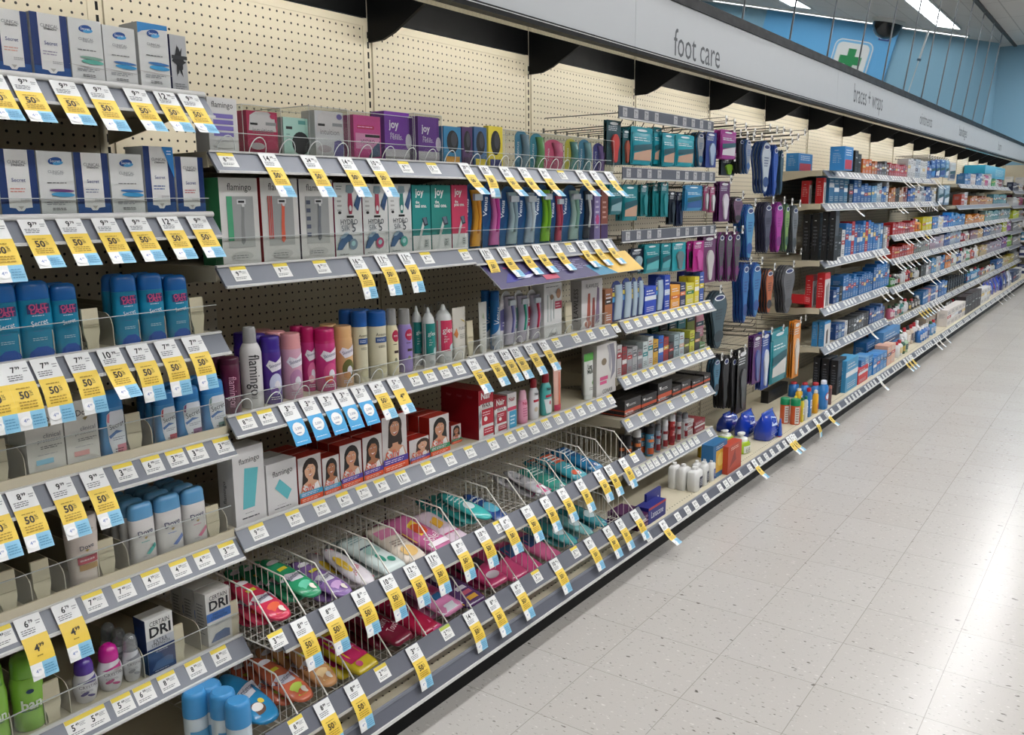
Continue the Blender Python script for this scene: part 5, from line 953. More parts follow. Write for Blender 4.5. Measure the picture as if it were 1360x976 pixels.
fill('W1', R1x, 14, 'flat', '#3a9aa8', flat('#e8f0f2', '#c8502a', 0), 'teal and orange razor pouch', 2); fill('W1', R1x, 15, 'flat', '#1f6f9a', flat('#e0ecf2', '#174a7a', 0), 'deep blue razor pouch', 2)
R2x = [R2[0]-(R2[1]-R2[0])*1.15]+R2
fill('W2', R2x, 0, 'bulb', '#2f8fc4', [('p', [(.06, .5), (.5, .6), (.95, .7), (.9, .5), (.4, .4)], '#d9dce4'), ('t', 'Skintimate', .5, .54, .7, '#2a2c5a', 20, 1.4), ('e', .4, .22, .2, .09, '#6a4a3a'), ('e', .42, .24, .14, .06, '#ece8e2'), ('e', .6, .3, .08, .04, '#f0d84a')], 'blue coconut print pouch', 3, .1)
fill('W2', R2x, 1, 'bulb', '#dc7250', skin('#b8d04a'), 'orange melon print pouch', 3); fill('W2', R2x, 2, 'bulb', '#d8a06a', skin('#e8c890'), 'peach swirl pouch', 3)
fill('W2', R2x, 3, 'flat', '#d8c02c', [('p', [(.1, .2), (.9, .2), (.9, .75), (.1, .85)], '#c21f5a'), ('t', 'Xtreme3', .5, .84, .5, '#8a1c4a', 10), ('l', .2, .4, .85, .65, 4, '#f0b8cc'), ('e', .3, .14, .12, .05, '#e05a8a')], 'yellow and crimson razor pouch', 2)
fill('W2', R2x, 4, 'flat', '#7a1430', [('t', 'Silky', .45, .42, .5, '#e0b8c0', 20, 1.5), ('t', 'Touch', .55, .28, .6, '#e0b8c0', 20, 1.5), ('l', .2, .7, .8, .85, 2, '#b0606f')], 'maroon razor pouch', 3)
fill('W2', R2x, 5, 'flat', '#b81a44', [('p', [(.5, 0), (1, 0), (1, .5)], '#e0508a'), ('l', .2, .5, .8, .8, 4, '#e88aa4')], 'crimson razor pouch', 2)
fill('W2', R2x, 6, 'flat', '#d886b0', [('r', 0, .6, 1, .75, '#2a6a9a'), ('r', 0, .3, 1, .42, '#2a6a9a'), ('r', 0, .04, 1, .16, '#dfe0e6'), ('r', .5, .45, 1, .58, '#c8447a')], 'pink and blue striped pouch', 3, .1)
fill('W2', R2x, 7, 'flat', '#5a3a6a', [('r', 0, .1, 1, .18, '#e0a83a'), ('r', 0, .22, 1, .3, '#b8506a'), ('r', 0, .34, 1, .42, '#dfd8e2'), ('e', .3, .75, .2, .1, '#c8c8cc')], 'purple and gold striped pouch', 2, .1)
fill('W2', R2x, 8, 'flat', '#c23a6c', [('p', [(.1, .6), (.9, .7), (.9, .5), (.1, .42)], '#2a1c24'), ('e', .5, .2, .3, .08, '#b8aab0')], 'rose and black razor pouch', 3, .1); fill('W2', R2x, 9, 'flat', '#c84474', [('p', [(.1, .6), (.9, .7), (.9, .5), (.1, .42)], '#2a1c24')], 'dark barred rose pouch', 2, .1)
fill('W2', R2x, 10, 'flat', '#c84a7c', [('r', .1, .5, .9, .8, '#2a5a8a')], 'rose and blue pouch', 1); fill('W2', R2x, 11, 'flat', '#d0648e', [('r', .1, .5, .9, .8, '#2a4a7a')], 'pale rose and navy pouch', 1)
for i in (12, 13, 14): fill('W2', R2x, i, 'bulb', ('#4aa8a8', '#7abcbc', '#3a9aa4')[i-12], [('e', .5, .4, .3, .12, '#cfe4e6'), ('p', [(.6, .9), (.8, .9), (.9, .1), (.75, .05)], '#1f5a9a')], ('aqua foil pouch', 'pale aqua pouch', 'teal foil pouch')[i-12], 2)
# ================================================================== PEG HOOKS AND HANGING PACKS
HOOK = mat('#6a6862', .3, .7)
HMESH = {}
def hook(x, y, z, place, plate=True, lab=None):
    Ln = round(x-XP, 3); k = (Ln, plate)
    t = thing('peg_hook', (XP, y, z), f'{"white tagged" if plate else "bare"} wire peg hook, {along("hk"+place)} in {place}', 'peg hook', 'wire peg hooks')
    if k not in HMESH:
        mb = MB(); mb.tube([(0, 0, 0), (Ln-.02, 0, .006), (Ln-.008, 0, .012), (Ln, 0, .026)], .0022, HOOK, 5); mb.box((0, -.006, -.008), (.003, .006, .012), HOOK)
        a = mb.mesh('wire'); b = None
        if plate:
            mb = MB(); mb.tube([(0, 0, .03), (Ln-.01, 0, .034)], .0016, HOOK, 4); mb.box((Ln-.011, -.011, .0), (Ln-.0085, .011, .042), '#e4e4e0'); mb.box((Ln-.0085, -.006, .018), (Ln-.0082, .006, .03), '#555558'); b = mb.mesh('label_plate')
        HMESH[k] = (a, b)
    a, b = HMESH[k]
    o = bpy.data.objects.new('wire', a); C.objects.link(o); o.parent = t
    if b: o = bpy.data.objects.new('label_plate', b); C.objects.link(o); o.parent = t
    return t
def foot(W, H):
    o = []
    for i in range(28):
        a = 2*PI*i/28; z = .5+.5*math.sin(a); w = .5*(.80+.22*math.cos((z-.8)*4.5)-.1*math.cos((z-.42)*9)); o.append((W*w*math.copysign(abs(math.cos(a))**.75, math.cos(a))*.92, H*z))
    return o
def hang(pa, pb, ta, tb, kind, c, c2, desc, place, x=-.47, n=3, hk=True, plate=True, gap=.016, word=None):
    z1 = 1.5; y0 = 0
    for _ in range(4): y0, y1 = Yof(pa, x, z1), Yof(pb, x, z1); z1 = Zof(ta, x, (y0+y1)/2)
    z0 = Zof(tb, x, (y0+y1)/2); W = max(y1-y0-.003, .012); H = z1-z0; yc = (y0+y1)/2
    if hk: hook(min(x+.045, -.42), yc, z1-.012, place, plate)
    mb = MB(); fx = lambda a, b, s: (s, a, b); th = .006
    if kind == 'bag':
        mb.prism([(-W/2, 0), (W/2, 0), (W/2, H*.97), (W*.44, H), (-W*.44, H), (-W/2, H*.97)], fx, -.001, .001, mat(c, .3, coat=.2))
        rg = []
        for q in (0, .1, .4, .75, .95, 1): rg.append([(.001+th*f, W*.47*g, H*.82*q+.003) for f, g in ((0, -1), (math.sin(PI*q)*.8, -.8), (math.sin(PI*q), 0), (math.sin(PI*q)*.8, .8), (0, 1))])
        mb.loft(rg, mat(c, .3, coat=.2), False, False)
        art = [('r', .06, .84, .94, .96, c), ('e', .5, .91, .24, .03, '#e4ecee'), ('l', .12, .62, .88, .74, 2, '#d8e8ea'), ('p', [(.08, .5), (.92, .58), (.92, .42), (.08, .34)], '#12505c'), ('p', [(.1, .12), (.9, .12), (.9, .44), (.1, .3)], c2)]
        fn = lambda u, v, o: (.0012+th*max(math.sin(PI*min(v/.82, 1)), 0)+o, (u-.5)*W, v*H)
        mb.art(fn, W, H, art)
    elif kind == 'insole':
        mb.prism(foot(W, H), fx, -.003, .003, mat(c, .4)); mb.prism([(a*.84, H*.5+(b-H*.5)*.93) for a, b in foot(W, H)], fx, .003, .007, mat(c2, .5))
        mb.art(lambda u, v, o: (.0074+o, (u-.5)*W, v*H), W, H, [('e', .5, .88, .28, .05, '#e0e4e8'), ('e', .5, .88, .22, .035, '#1d2f6a'), ('l', .3, .5, .7, .7, 4, c), ('e', .5, .22, .26, .1, c)])
    elif kind == 'card':
        mb.prism([(-W/2, 0), (W/2, 0), (W/2, H), (-W/2, H)], fx, -.001, .001, mat(c, .35))
        mb.prism([(a*.8+W*.04, H*.05+b*.7) for a, b in foot(W*.72, H*.92)], fx, .001, .009, mat(c2, .35, coat=.3))
        mb.art(lambda u, v, o: (.0012+o, (u-.5)*W, v*H), W, H, [('e', .5, .93, .3, .035, '#e6e8ea'), ('l', .1, .76, .9, .88, 3, '#dfe4e8')])
    else:
        mb.box((-.02, -W/2, 0), (.005, W/2, H*.9), c); mb.box((-.002, -W*.5, H*.9), (.0, W*.5, H), c)
        mb.art(lambda u, v, o: (.005+o, (u-.5)*W, v*H), W, H, [('l', .1, .7, .9, .86, 3, '#e8ecee'), ('p', [(.1, .1), (.9, .1), (.9, .5), (.1, .36)], c2)])
    me = mb.mesh('hanging_pack'); k = along('pk'+place)
    for r in range(n):
        xx = x-gap*r*(2 if kind == 'box' else 1)
        o = bpy.data.objects.new('hanging_pack', me); C.objects.link(o); o.location = (xx, yc+.0015*((r*7) % 3-1), z0)
        if r: o.rotation_euler.z = .04*((r*5) % 3-1)
        tag(o, f'{desc}, {k} pack on {place}' if r == 0 else behind(desc, r-1, k, place), 'hanging pack', f'packs on {place}')
def scan_bar(pa, pb, ta, tb, x, desc, n):
    y0, y1 = Yof(pa, x, 1.5), Yof(pb, x, 1.5)
    z = Zof(ta, x, y0); y0, y1 = Yof(pa, x, z), Yof(pb, x, z); z = Zof(ta, x, y0); W = y1-y0; h = .042
    t = thing('scan_bar', (x, y0, z-h), f'{desc} dark grey price bar across the bandage pegs', 'price bar', 'dark price bars over bandage pegs')
    mb = MB(); mb.box((-.003, 0, -.003), (0, W, h), RAILD); mb.box((-.006, 0, -.006), (.004, W, -.0005), LIP); mb.box((-.004, 0, h), (.001, W, h+.002), LIP); mb.build('strip', t)
    for yy in (.06, W-.06):
        mb = MB(); mb.bar((-.002, yy, h/2), (XP-x+.001, yy, h/2), .002, HOOK); mb.build('support_arm', t)
    for i in range(n):
        if i in (4,) and n > 9: continue
        mb = MB(); mb.box((.0002, -.018, .004), (.001, .018, h-.004), '#b9b9bc'); mb.art(lambda u, v, o: (.001+o, (u-.5)*.036, v*h), .036, h, [('t', '7', .38, .5, .3, '#3a3a3e'), ('t', '99', .68, .6, .26, '#3a3a3e'), ('l', .2, .16, .8, .28, 1, '#77777b')])
        o = mb.build('price_slip', t); o.location = (0, .05+(W-.1)*i/(n-1), 0)
    return y0, y1, z
T1 = 'the top bandage peg row'; T2 = 'the middle bandage peg row'; T3 = 'the lower bandage peg row'
y0, y1, z = scan_bar(822, 948, 140, 156, -.43, 'topmost', 10)
for i in range(10): hook(-.44, y0+.05+(y1-y0-.1)*i/9, z-.075, T1, False)
y0, y1, z = scan_bar(827, 950, 222, 230, -.43, 'middle', 10)
for i in range(10): hook(-.44, y0+.05+(y1-y0-.1)*i/9, z-.075, T2, False)
y0, y1, z = scan_bar(826, 951, 307, 303, -.43, 'lowest', 10)
for i in range(8): hook(-.44, y0+.05+(y1-y0-.1)*i/7, z-.062, T3, False)
TE, TB = '#1593a4', '#c9a48c'
for a in ((806, 825, 160, 219, 'card', '#16424a', '#c23a34', 'dark teal card with red header', T1, -.46, 2), (827, 837, 172, 219, 'card', '#16555c', '#a8503a', 'narrow dark teal card', T1, -.46, 2), (838, 867, 169, 219, 'bag', TE, TB, 'large teal bandage pouch', T1, -.45, 4),
          (868, 879, 169, 218, 'bag', TE, TB, 'narrow teal bandage pouch', T1, -.47, 3), (879.5, 896.5, 177, 221, 'bag', TE, TB, 'teal pouch with round pad', T1, -.45, 4), (897.5, 922, 179, 221, 'bag', '#17a0b0', TB, 'bright teal pad pouch', T1, -.45, 4), (924, 935.5, 175, 222, 'insole', '#1c5f86', '#8a8d92', 'grey heel liner on blue card', T1, -.46, 3), (938, 952, 176, 222, 'card', '#2c3f8a', '#a9b8d0', 'blue heel cup pack', T1, -.46, 3),
          (809, 826, 245, 285, 'bag', '#136f78', '#8ab0b8', 'dark teal toe pad pouch', T2, -.46, 3), (827, 847, 245, 293, 'bag', '#14808a', TB, 'teal pouch with beige pads', T2, -.46, 3), (851, 861, 245, 287, 'card', '#126a70', '#2a8a90', 'narrow deep teal card', T2, -.46, 2), (867, 877, 243, 288, 'card', '#14757c', '#2a8a90', 'first slim teal card', T2, -.47, 3), (878, 888, 242, 288, 'card', '#13727a', '#2a8a90', 'second slim teal card', T2, -.45, 2),
          (889, 897, 254, 298, 'card', '#1c2430', '#2a3440', 'black slim card', T2, -.47, 2), (899, 908, 255, 300, 'card', '#1a2240', '#2c3a5a', 'dark navy slim card', T2, -.47, 2), (910, 933, 246, 280, 'bag', '#2f86b8', '#2a5a9a', 'blue pack with round green badge', T2, -.44, 2), (935, 941, 246, 280, 'card', '#8a2a5a', '#c9c9cc', 'narrow plum card', T2, -.46, 2), (943, 950, 248, 282, 'card', '#9a3a66', '#d0d0d2', 'narrow rose card', T2, -.46, 2),
          (838, 855, 330, 362, 'card', '#1a2436', '#9fb8c0', 'black card with clear pad', T3, -.46, 2), (856, 876, 324, 362, 'bag', '#1a8f98', '#5ab8bc', 'teal gel pad pouch', T3, -.45, 3), (878, 891, 323, 360, 'bag', '#1a8a94', '#4aa8b0', 'narrow teal gel pouch', T3, -.45, 3), (893, 911, 322, 359, 'card', '#1a98a4', '#6a7a7c', 'teal card with grey tube', T3, -.45, 3), (913, 920, 322, 358, 'card', '#a81c78', '#2a2a34', 'magenta card with black insole', T3, -.46, 2), (921, 935, 320, 360, 'card', '#b01880', '#c04a98', 'bright magenta card', T3, -.44, 3)): hang(*a[:9], x=a[9], n=a[10], hk=False)
# round badge on the blue pack
E1, E2, E3, E4, E5 = 'the top insole peg row', 'the second insole peg row', 'the third insole peg row', 'the fourth insole peg row', 'the lowest insole peg row'
for tx, ty in ((967, 162), (978, 166), (993, 171), (1005, 178), (1025, 172), (1034, 175), (1043, 175), (1052, 178), (1071, 178), (1062, 184), (1054, 190), (1045, 193), (986, 180), (1014, 184)):
    x = -.46; z = 1.8
    for _ in range(4): y = Yof(tx, x, z); z = Zof(ty, x, y)
    hook(x, y, z-.01, E1)
for tx, ty in ((950, 300), (970, 296), (1048, 336), (1058, 334), (1066, 336), (950, 410), (1000, 428), (985, 432), (975, 438), (990, 440), (1003, 433), (995, 446), (1072, 424)):
    x = -.5; z = 1.0
    for _ in range(4): y = Yof(tx, x, z); z = Zof(ty, x, y)
    hook(x, y, z-.01, 'the spare insole pegs', ty > 420 and tx > 1060 or ty < 340)
for a in ((957, 978, 173, 211, 'bag', '#a01a86', '#d6d2d8', 'magenta pouch with white cushion', E1, -.46, 4), (958, 976, 211.5, 233, 'card', '#1a2430', '#8ab83a', 'black and lime slim card', E1, -.52, 2), (980, 988, 183, 231, 'insole', '#1e2026', '#2c2e36', 'black insole', E1, -.48, 3), (989, 998, 184, 231, 'insole', '#2c5a98', '#8a94a8', 'grey and blue insole', E1, -.46, 3),
          (1010, 1025, 187, 257, 'insole', '#20407a', '#b9c4cc', 'long blue insole with pale foot', E1, -.46, 4), (1026, 1034, 192, 261, 'insole', '#22489a', '#2a56b0', 'long royal blue insole', E1, -.46, 4), (1035.5, 1041, 199, 259, 'insole', '#24405a', '#3a5a6a', 'thin dark blue insole', E1, -.46, 3),
          (956, 970, 241, 294, 'card', '#5a1c5a', '#d0c8d0', 'purple card with white cushion', E2, -.46, 3), (971.5, 987, 261, 297, 'insole', '#1c1a20', '#6a4a64', 'black and plum insole', E2, -.46, 3), (989, 1003, 271, 346, 'insole', '#1f4a90', '#4a8ab8', 'long bright blue insole', E2, -.46, 5), (1014, 1026, 268, 336, 'insole', '#2c2c40', '#4a4a60', 'long dark slate insole', E2, -.46, 4), (1029, 1041, 268, 335, 'insole', '#7a2a7a', '#a83a9a', 'long magenta insole', E2, -.46, 3), (1042, 1049, 270, 334, 'insole', '#3a5a4a', '#7a9a5a', 'long grey green insole', E2, -.46, 3), (1051, 1061, 272, 336, 'insole', '#3c4046', '#6a6e74', 'long grey insole', E2, -.46, 3),
          (934, 951, 313, 375, 'card', '#6a3060', '#c9c6c2', 'plum card with pale insole', E3, -.46, 3), (953, 962.5, 308, 374, 'insole', '#6a2a66', '#4c4a50', 'first grey insole with plum header', E3, -.46, 3), (963.5, 973, 308, 374, 'insole', '#6a2a66', '#4e4c52', 'second grey insole with plum header', E3, -.46, 3), (974, 984, 307, 374, 'insole', '#6a2a66', '#504e54', 'third grey insole with plum header', E3, -.46, 3), (985, 995.5, 348, 429, 'insole', '#1f3f80', '#2f6aa8', 'first long navy blue insole', E3, -.46, 4), (998, 1012, 348, 421, 'insole', '#20468a', '#3a7ab0', 'second long navy blue insole', E3, -.46, 4), (1016, 1028, 356, 417, 'insole', '#24242a', '#b0603a', 'black and orange insole', E3, -.46, 4), (1038, 1057, 352, 416, 'insole', '#4a4a4e', '#606064', 'wide grey insole at the end', E3, -.46, 4),
          (942, 967, 386, 463, 'insole', '#24343c', '#3c525c', 'large dark slate insole', E4, -.44, 3), (946, 957, 475, 526, 'insole', '#1c3040', '#4a7a94', 'black and blue slim insole', E5, -.46, 3), (958.5, 969, 471, 543, 'insole', '#141416', '#202024', 'first black insole', E5, -.46, 4), (970, 979, 472, 543, 'insole', '#161618', '#26262a', 'second black insole', E5, -.46, 4), (980.5, 994, 464, 547, 'card', '#141416', '#3a3a3e', 'black card with white oval', E5, -.44, 3),
          (1001, 1012, 445, 509, 'card', '#5a2a6a', '#4a5a9a', 'purple pad card', E4, -.46, 3), (1013, 1023.5, 441, 516, 'card', '#22449a', '#d8dce4', 'blue card with white pad', E4, -.46, 3), (1025, 1047, 437, 506, 'bag', '#168a96', '#d9d8d4', 'large teal padding pouch', E4, -.45, 3), (1055, 1064, 426, 501, 'card', '#e08a20', '#d8d0c4', 'orange insole card', E4, -.45, 3)): hang(*a[:9], x=a[9], n=a[10])
# ================================================================== BASE SHELF PRODUCTS
def kb(pm, py): SH['bs'] = dict(z=.135, xf=at(pm, py, 2, .135).x, place='the base shelf')
def cb(a, b, top, base, *r, **k): kb((a+b)/2, base); return carton('bs', a, b, top, *r, **k)
def vb(a, b, top, base, *r, **k): kb((a+b)/2, base); return vessel('bs', a, b, top, *r, **k)
cb(847, 866, 689, 700, .07, '#4a1c4a', a_generic('#c9a8c8', '#7a3a7a', 1), 'plum cream box by the wire bins', 'cream_carton', rows=1)
cb(861, 884, 676, 690, .06, '#1e2478', [('t', 'Lanacane', .5, .5, .7, '#e4e6f2', 0, 1.3), ('r', 0, .86, 1, 1, '#b02a34')], 'navy cream box by the wire bins', 'cream_carton', rows=0)
cb(858, 877, 657, 682, .01, '#20287e', [('t', 'Lanacane', .5, .55, .7, '#e4e6f2', 14, 1.3), ('r', 0, 0, 1, .16, '#b02a34')], 'navy display card standing behind the navy box', 'display_card', 'card')
WBt = [('body', [(0, .95, .95, 4), (.02, 1, 1, 4), (.8, 1, 1, 4), (.88, .8, .8, 3), (.9, .4, .5, 2)], mat('#dededa', .35, coat=.2)), ('cap', [(.9, .36, .5, 2), (1, .34, .46, 2)], mat('#e4e4e0', .35))]
for a, b, t_, bs, d in ((900, 914, 616, 653.5, 'white jug bottle at the left'), (913.5, 931, 620, 656, 'white jug bottle in front'), (929, 940, 613, 647, 'third white jug bottle'), (939, 949, 611, 641, 'fourth white jug bottle with blue label')):
    vb(a, b, t_, bs, WBt, [('r', .45, .1, .95, .6, '#33364a' if 'blue' not in d else '#2a3a8a'), ('l', .5, .2, .9, .5, 4, '#c9ccd4')], d, 'jug_bottle', 'bottle', 'white jug bottles', ratio=.6, rows=1)
vb(926, 942, 592, 612, [('body', cyl(0, .75), mat('#e0b820', .35, coat=.2)), ('lid', [(.75, 1.04, 1.04, 2), (.97, 1.02, 1.02, 2), (1, .9, .9, 2)], mat('#e6c02a', .35))], [('r', .1, .1, .9, .6, '#d8a818')], 'yellow powder jar', 'powder_jar', 'jar'); vb(943, 952, 592, 608, [('body', cyl(0, .75), mat('#dcdad8', .35)), ('lid', [(.75, 1.04, 1.04, 2), (1, 1, 1, 2)], mat('#8a5a9a', .35))], [], 'white jar with mauve lid', 'powder_jar', 'jar')
cb(946, 964.5, 593, 632, .06, '#2a6a9a', [('r', .2, .15, .9, .8, '#d8a83a'), ('e', .55, .5, .25, .2, '#e6c86a'), ('l', .2, .84, .9, .95, 2, '#dfe8ee')], 'blue and yellow bath salts box', 'bath_carton'); cb(966, 984, 594, 625, .05, '#b8442c', [('p', [(.1, .2), (.5, .8), (.6, .4)], '#8a2a20'), ('l', .2, .8, .9, .92, 2, '#f0d0c0')], 'orange red bath salts box', 'bath_carton')
for a, b, t_, bs, d in ((951, 973, 571, 596, 'lime soap bottle with white pump behind'), (972, 995, 574, 609, 'lime soap bottle with white pump in front')):
    vb(a, b, t_, bs, [('body', [(0, .9, .9, 3), (.03, 1, 1, 3), (.5, .98, .98, 3), (.6, .85, .85, 2.4)], mat('#a9c832', .2, coat=.5)), ('collar', [(.6, .8, .8, 2), (.74, .74, .74, 2), (.76, .3, .3, 2), (.88, .24, .24, 2)], mat('#e2e4dc', .3)), ('pump', [(.88, .5, .36, 2.4), (.97, .55, .4, 2.4), (1, .5, .3, 2)], mat('#e6e7e2', .3))], [('r', .15, .05, .9, .4, '#dfe2d4'), ('t', '68', .5, .2, .4, '#7a7a70')], d, 'pump_bottle', 'bottle')
BAG = [('body', [(0, .9, .9, 4), (.04, 1, 1, 3.4), (.35, 1.0, 1, 3), (.65, .95, .7, 3), (.85, .86, .25, 3), (.93, .84, .06, 4), (1, .9, .04, 4)], mat('#1a3cae', .15, coat=.6))]
for a, b, t_, bs, d in ((953, 980, 546, 577, 'crumpled blue salt bag, hindmost'), (977, 1003, 545, 584, 'crumpled blue salt bag in the middle'), (1003, 1032, 545, 590, 'crumpled blue salt bag in front')):
    vb(a, b, t_, bs, BAG, [('p', [(.3, .5), (.5, .8), (.8, .7), (.7, .45)], '#c8d4f0'), ('p', [(.4, .55), (.52, .7), (.66, .62)], '#1a3cae'), ('l', .2, .2, .7, .36, 3, '#8fa4e0'), ('p', [(.75, .1), (.85, .5), (.9, .2)], '#3a5ad0')], d, 'salt_bag', 'bag', 'blue bath salt bags', ratio=.5)
vb(1032, 1039, 556, 582, [('body', [(.06, 1, 1, 2), (.5, .9, .7, 2), (1, .6, .1, 3)], mat('#1d50b0', .2, coat=.4)), ('cap', [(0, .8, .8, 2), (.055, .85, .85, 2)], mat('#c02434', .3))], [], 'slim blue tube with red cap', 'cream_tube', 'tube', ratio=.6)
for a, b, t_, bs, d in ((1035, 1048, 528, 566, 'orange spray can with green cap, left'), (1048.6, 1062, 529.5, 568, 'orange spray can with green cap, right')):
    vb(a, b, t_, bs, [('body', cyl(0, .74), mat('#dc5a22', .3, coat=.3)), ('cap', [(.74, 1.02, 1.02, 2), (.97, 1, 1, 2), (1, .85, .85, 2)], mat('#158a58', .35))], [('r', .05, .04, .4, .7, '#d9d4cc'), ('l', .1, .1, .36, .66, 6, '#8a4a34'), ('r', .55, .1, .9, .3, '#c83a1c')], d, 'spray_can', 'can', 'green capped spray cans')
def pow_(a, b, t_, bs, c, cc, d, art=[]): vb(a, b, t_, bs, [('body', [(0, .95, .95, 3), (.02, 1, 1, 3), (.78, .98, .98, 3), (.86, .62, .62, 2), (.88, .6, .6, 2)], mat(c, .3, coat=.3)), ('cap', [(.88, .66, .66, 2), (.98, .64, .64, 2), (1, .55, .55, 2)], mat(cc, .35))], art or [('r', .2, .3, .85, .6, '#dfe4ea'), ('l', .25, .36, .8, .55, 3, '#2a4a9a')], d, 'powder_bottle', 'bottle', 'foot powder bottles', ratio=.7)
pow_(1052, 1059, 526, 556, '#d8cc3a', '#e6d83a', 'yellow bottle between orange cans'); pow_(1061, 1067, 528, 562, '#d8c83a', '#1a6a4a', 'yellow bottle with green cap'); pow_(1066, 1072, 526, 560, '#d9dcd8', '#1a7a5a', 'white bottle with green cap'); pow_(1068, 1077, 515, 556, '#2a74b8', '#b01c28', 'blue bottle with red spout cap')
pow_(1078, 1086, 518, 551, '#e6a820', '#dcdad2', 'amber bottle with white cap', [('r', .4, .2, .9, .4, '#c84a2a')]); pow_(1056, 1065, 516, 540, '#e0b020', '#dcdad2', 'amber bottle at the back'); pow_(1047, 1060, 507, 530, '#2a78c0', '#b02a34', 'wide blue powder bottle at the left back', []); pow_(1062, 1074, 508, 534, '#2a78c0', '#b02a34', 'wide blue powder bottle at the middle back'); pow_(1076, 1088, 508, 538, '#2a78c0', '#b02a34', 'wide blue powder bottle at the right back')
pow_(1086, 1098.5, 505, 547, '#2a7cc4', '#d8dcea', 'wide blue powder bottle with white cap', [('e', .45, .45, .36, .14, '#c03a3a'), ('e', .45, .45, .3, .1, '#dfe6f2')]); vb(1099, 1104, 512, 539, [('body', cyl(0, .85), mat('#7a5a5a', .3)), ('cap', [(.85, 1, 1, 2), (1, .9, .9, 2)], mat('#b8786a', .3))], [], 'thin brown bottle', 'brown_bottle', 'bottle')
cb(1020, 1046, 520, 529, .05, '#121214', [('l', .1, .3, .8, .6, 2, '#3a3a3c')], 'low black box at the back', 'brace_carton')
# ================================================================== BRACE BAYS AND BEYOND
def frow(key, z, y0, y1, desc, place, xf=-.437):
    y = y0; i = 0
    while y < y1-.1:
        ye = min(y+.9144, y1); shelf(key+str(i), f'{nth(i+1)} section of {desc}', y, ye, z, lab=place); y = ye; i += 1
    SH[key] = dict(z=z, zt=z, zr=z, xt=-.425, xf=xf, place=place, key=key)
frow('G1', 1.632, 3.93, 7.6, 'the top brace shelf', 'the top brace shelf'); frow('G2', 1.42, 3.93, 7.75, 'the second brace shelf', 'the second brace shelf'); frow('G3', 1.048, 3.98, 5.87, 'the third brace shelf', 'the third brace shelf')
frow('G4', .725, 4.03, 5.95, 'the fourth brace shelf', 'the fourth brace shelf'); frow('G5', .452, 4.09, 6.0, 'the lowest brace shelf', 'the lowest brace shelf')
frow('I3', 1.146, 5.93, 13.7, 'the upper ointment shelf', 'the upper ointment shelf'); frow('I4', .945, 5.93, 13.8, 'the second ointment shelf', 'the second ointment shelf'); frow('I5', .695, 6.0, 13.92, 'the third ointment shelf', 'the third ointment shelf'); frow('I6', .40, 6.05, 15.9, 'the lowest ointment shelf', 'the lowest ointment shelf')
frow('K1', 1.606, 8.95, 13.4, 'the top bandage shelf beyond the pegs', 'the top far bandage shelf'); frow('K2', 1.37, 8.95, 13.5, 'the second bandage shelf beyond the pegs', 'the second far bandage shelf')
for k, z in (('M1', 1.56), ('M2', 1.33), ('M3', 1.12), ('M4', .92), ('M5', .68)): frow(k, z, 13.95, 15.8, f'the far end shelf at height {("five", "four", "three", "two", "one")[int(k[1])-1]}', f'the {nth(int(k[1]))} far end shelf')
SH['BF'] = dict(z=.135, zt=.138, zr=.139, xt=-.229, xf=-.30, place='the far base shelf', key='BF')
CN = {'#': ''}
def cname(h):
    r, g, b = (int(h[i:i+2], 16) for i in (1, 3, 5)); mx, mn = max(r, g, b), min(r, g, b)
    if mx-mn < 34: return 'black' if mx < 70 else 'grey' if mx < 165 else 'white'
    if r == mx: return ('orange' if g > b+40 and g > r*.4 else 'red' if mn < 90 else 'pink') if g < r*.72 else 'yellow'
    if g == mx: return 'green' if b < g*.85 else 'teal'
    return 'blue' if r < b*.6 else 'purple'
KND = dict(G='brace', I='ointment', K='gauze', B='first_aid', M='cotton')
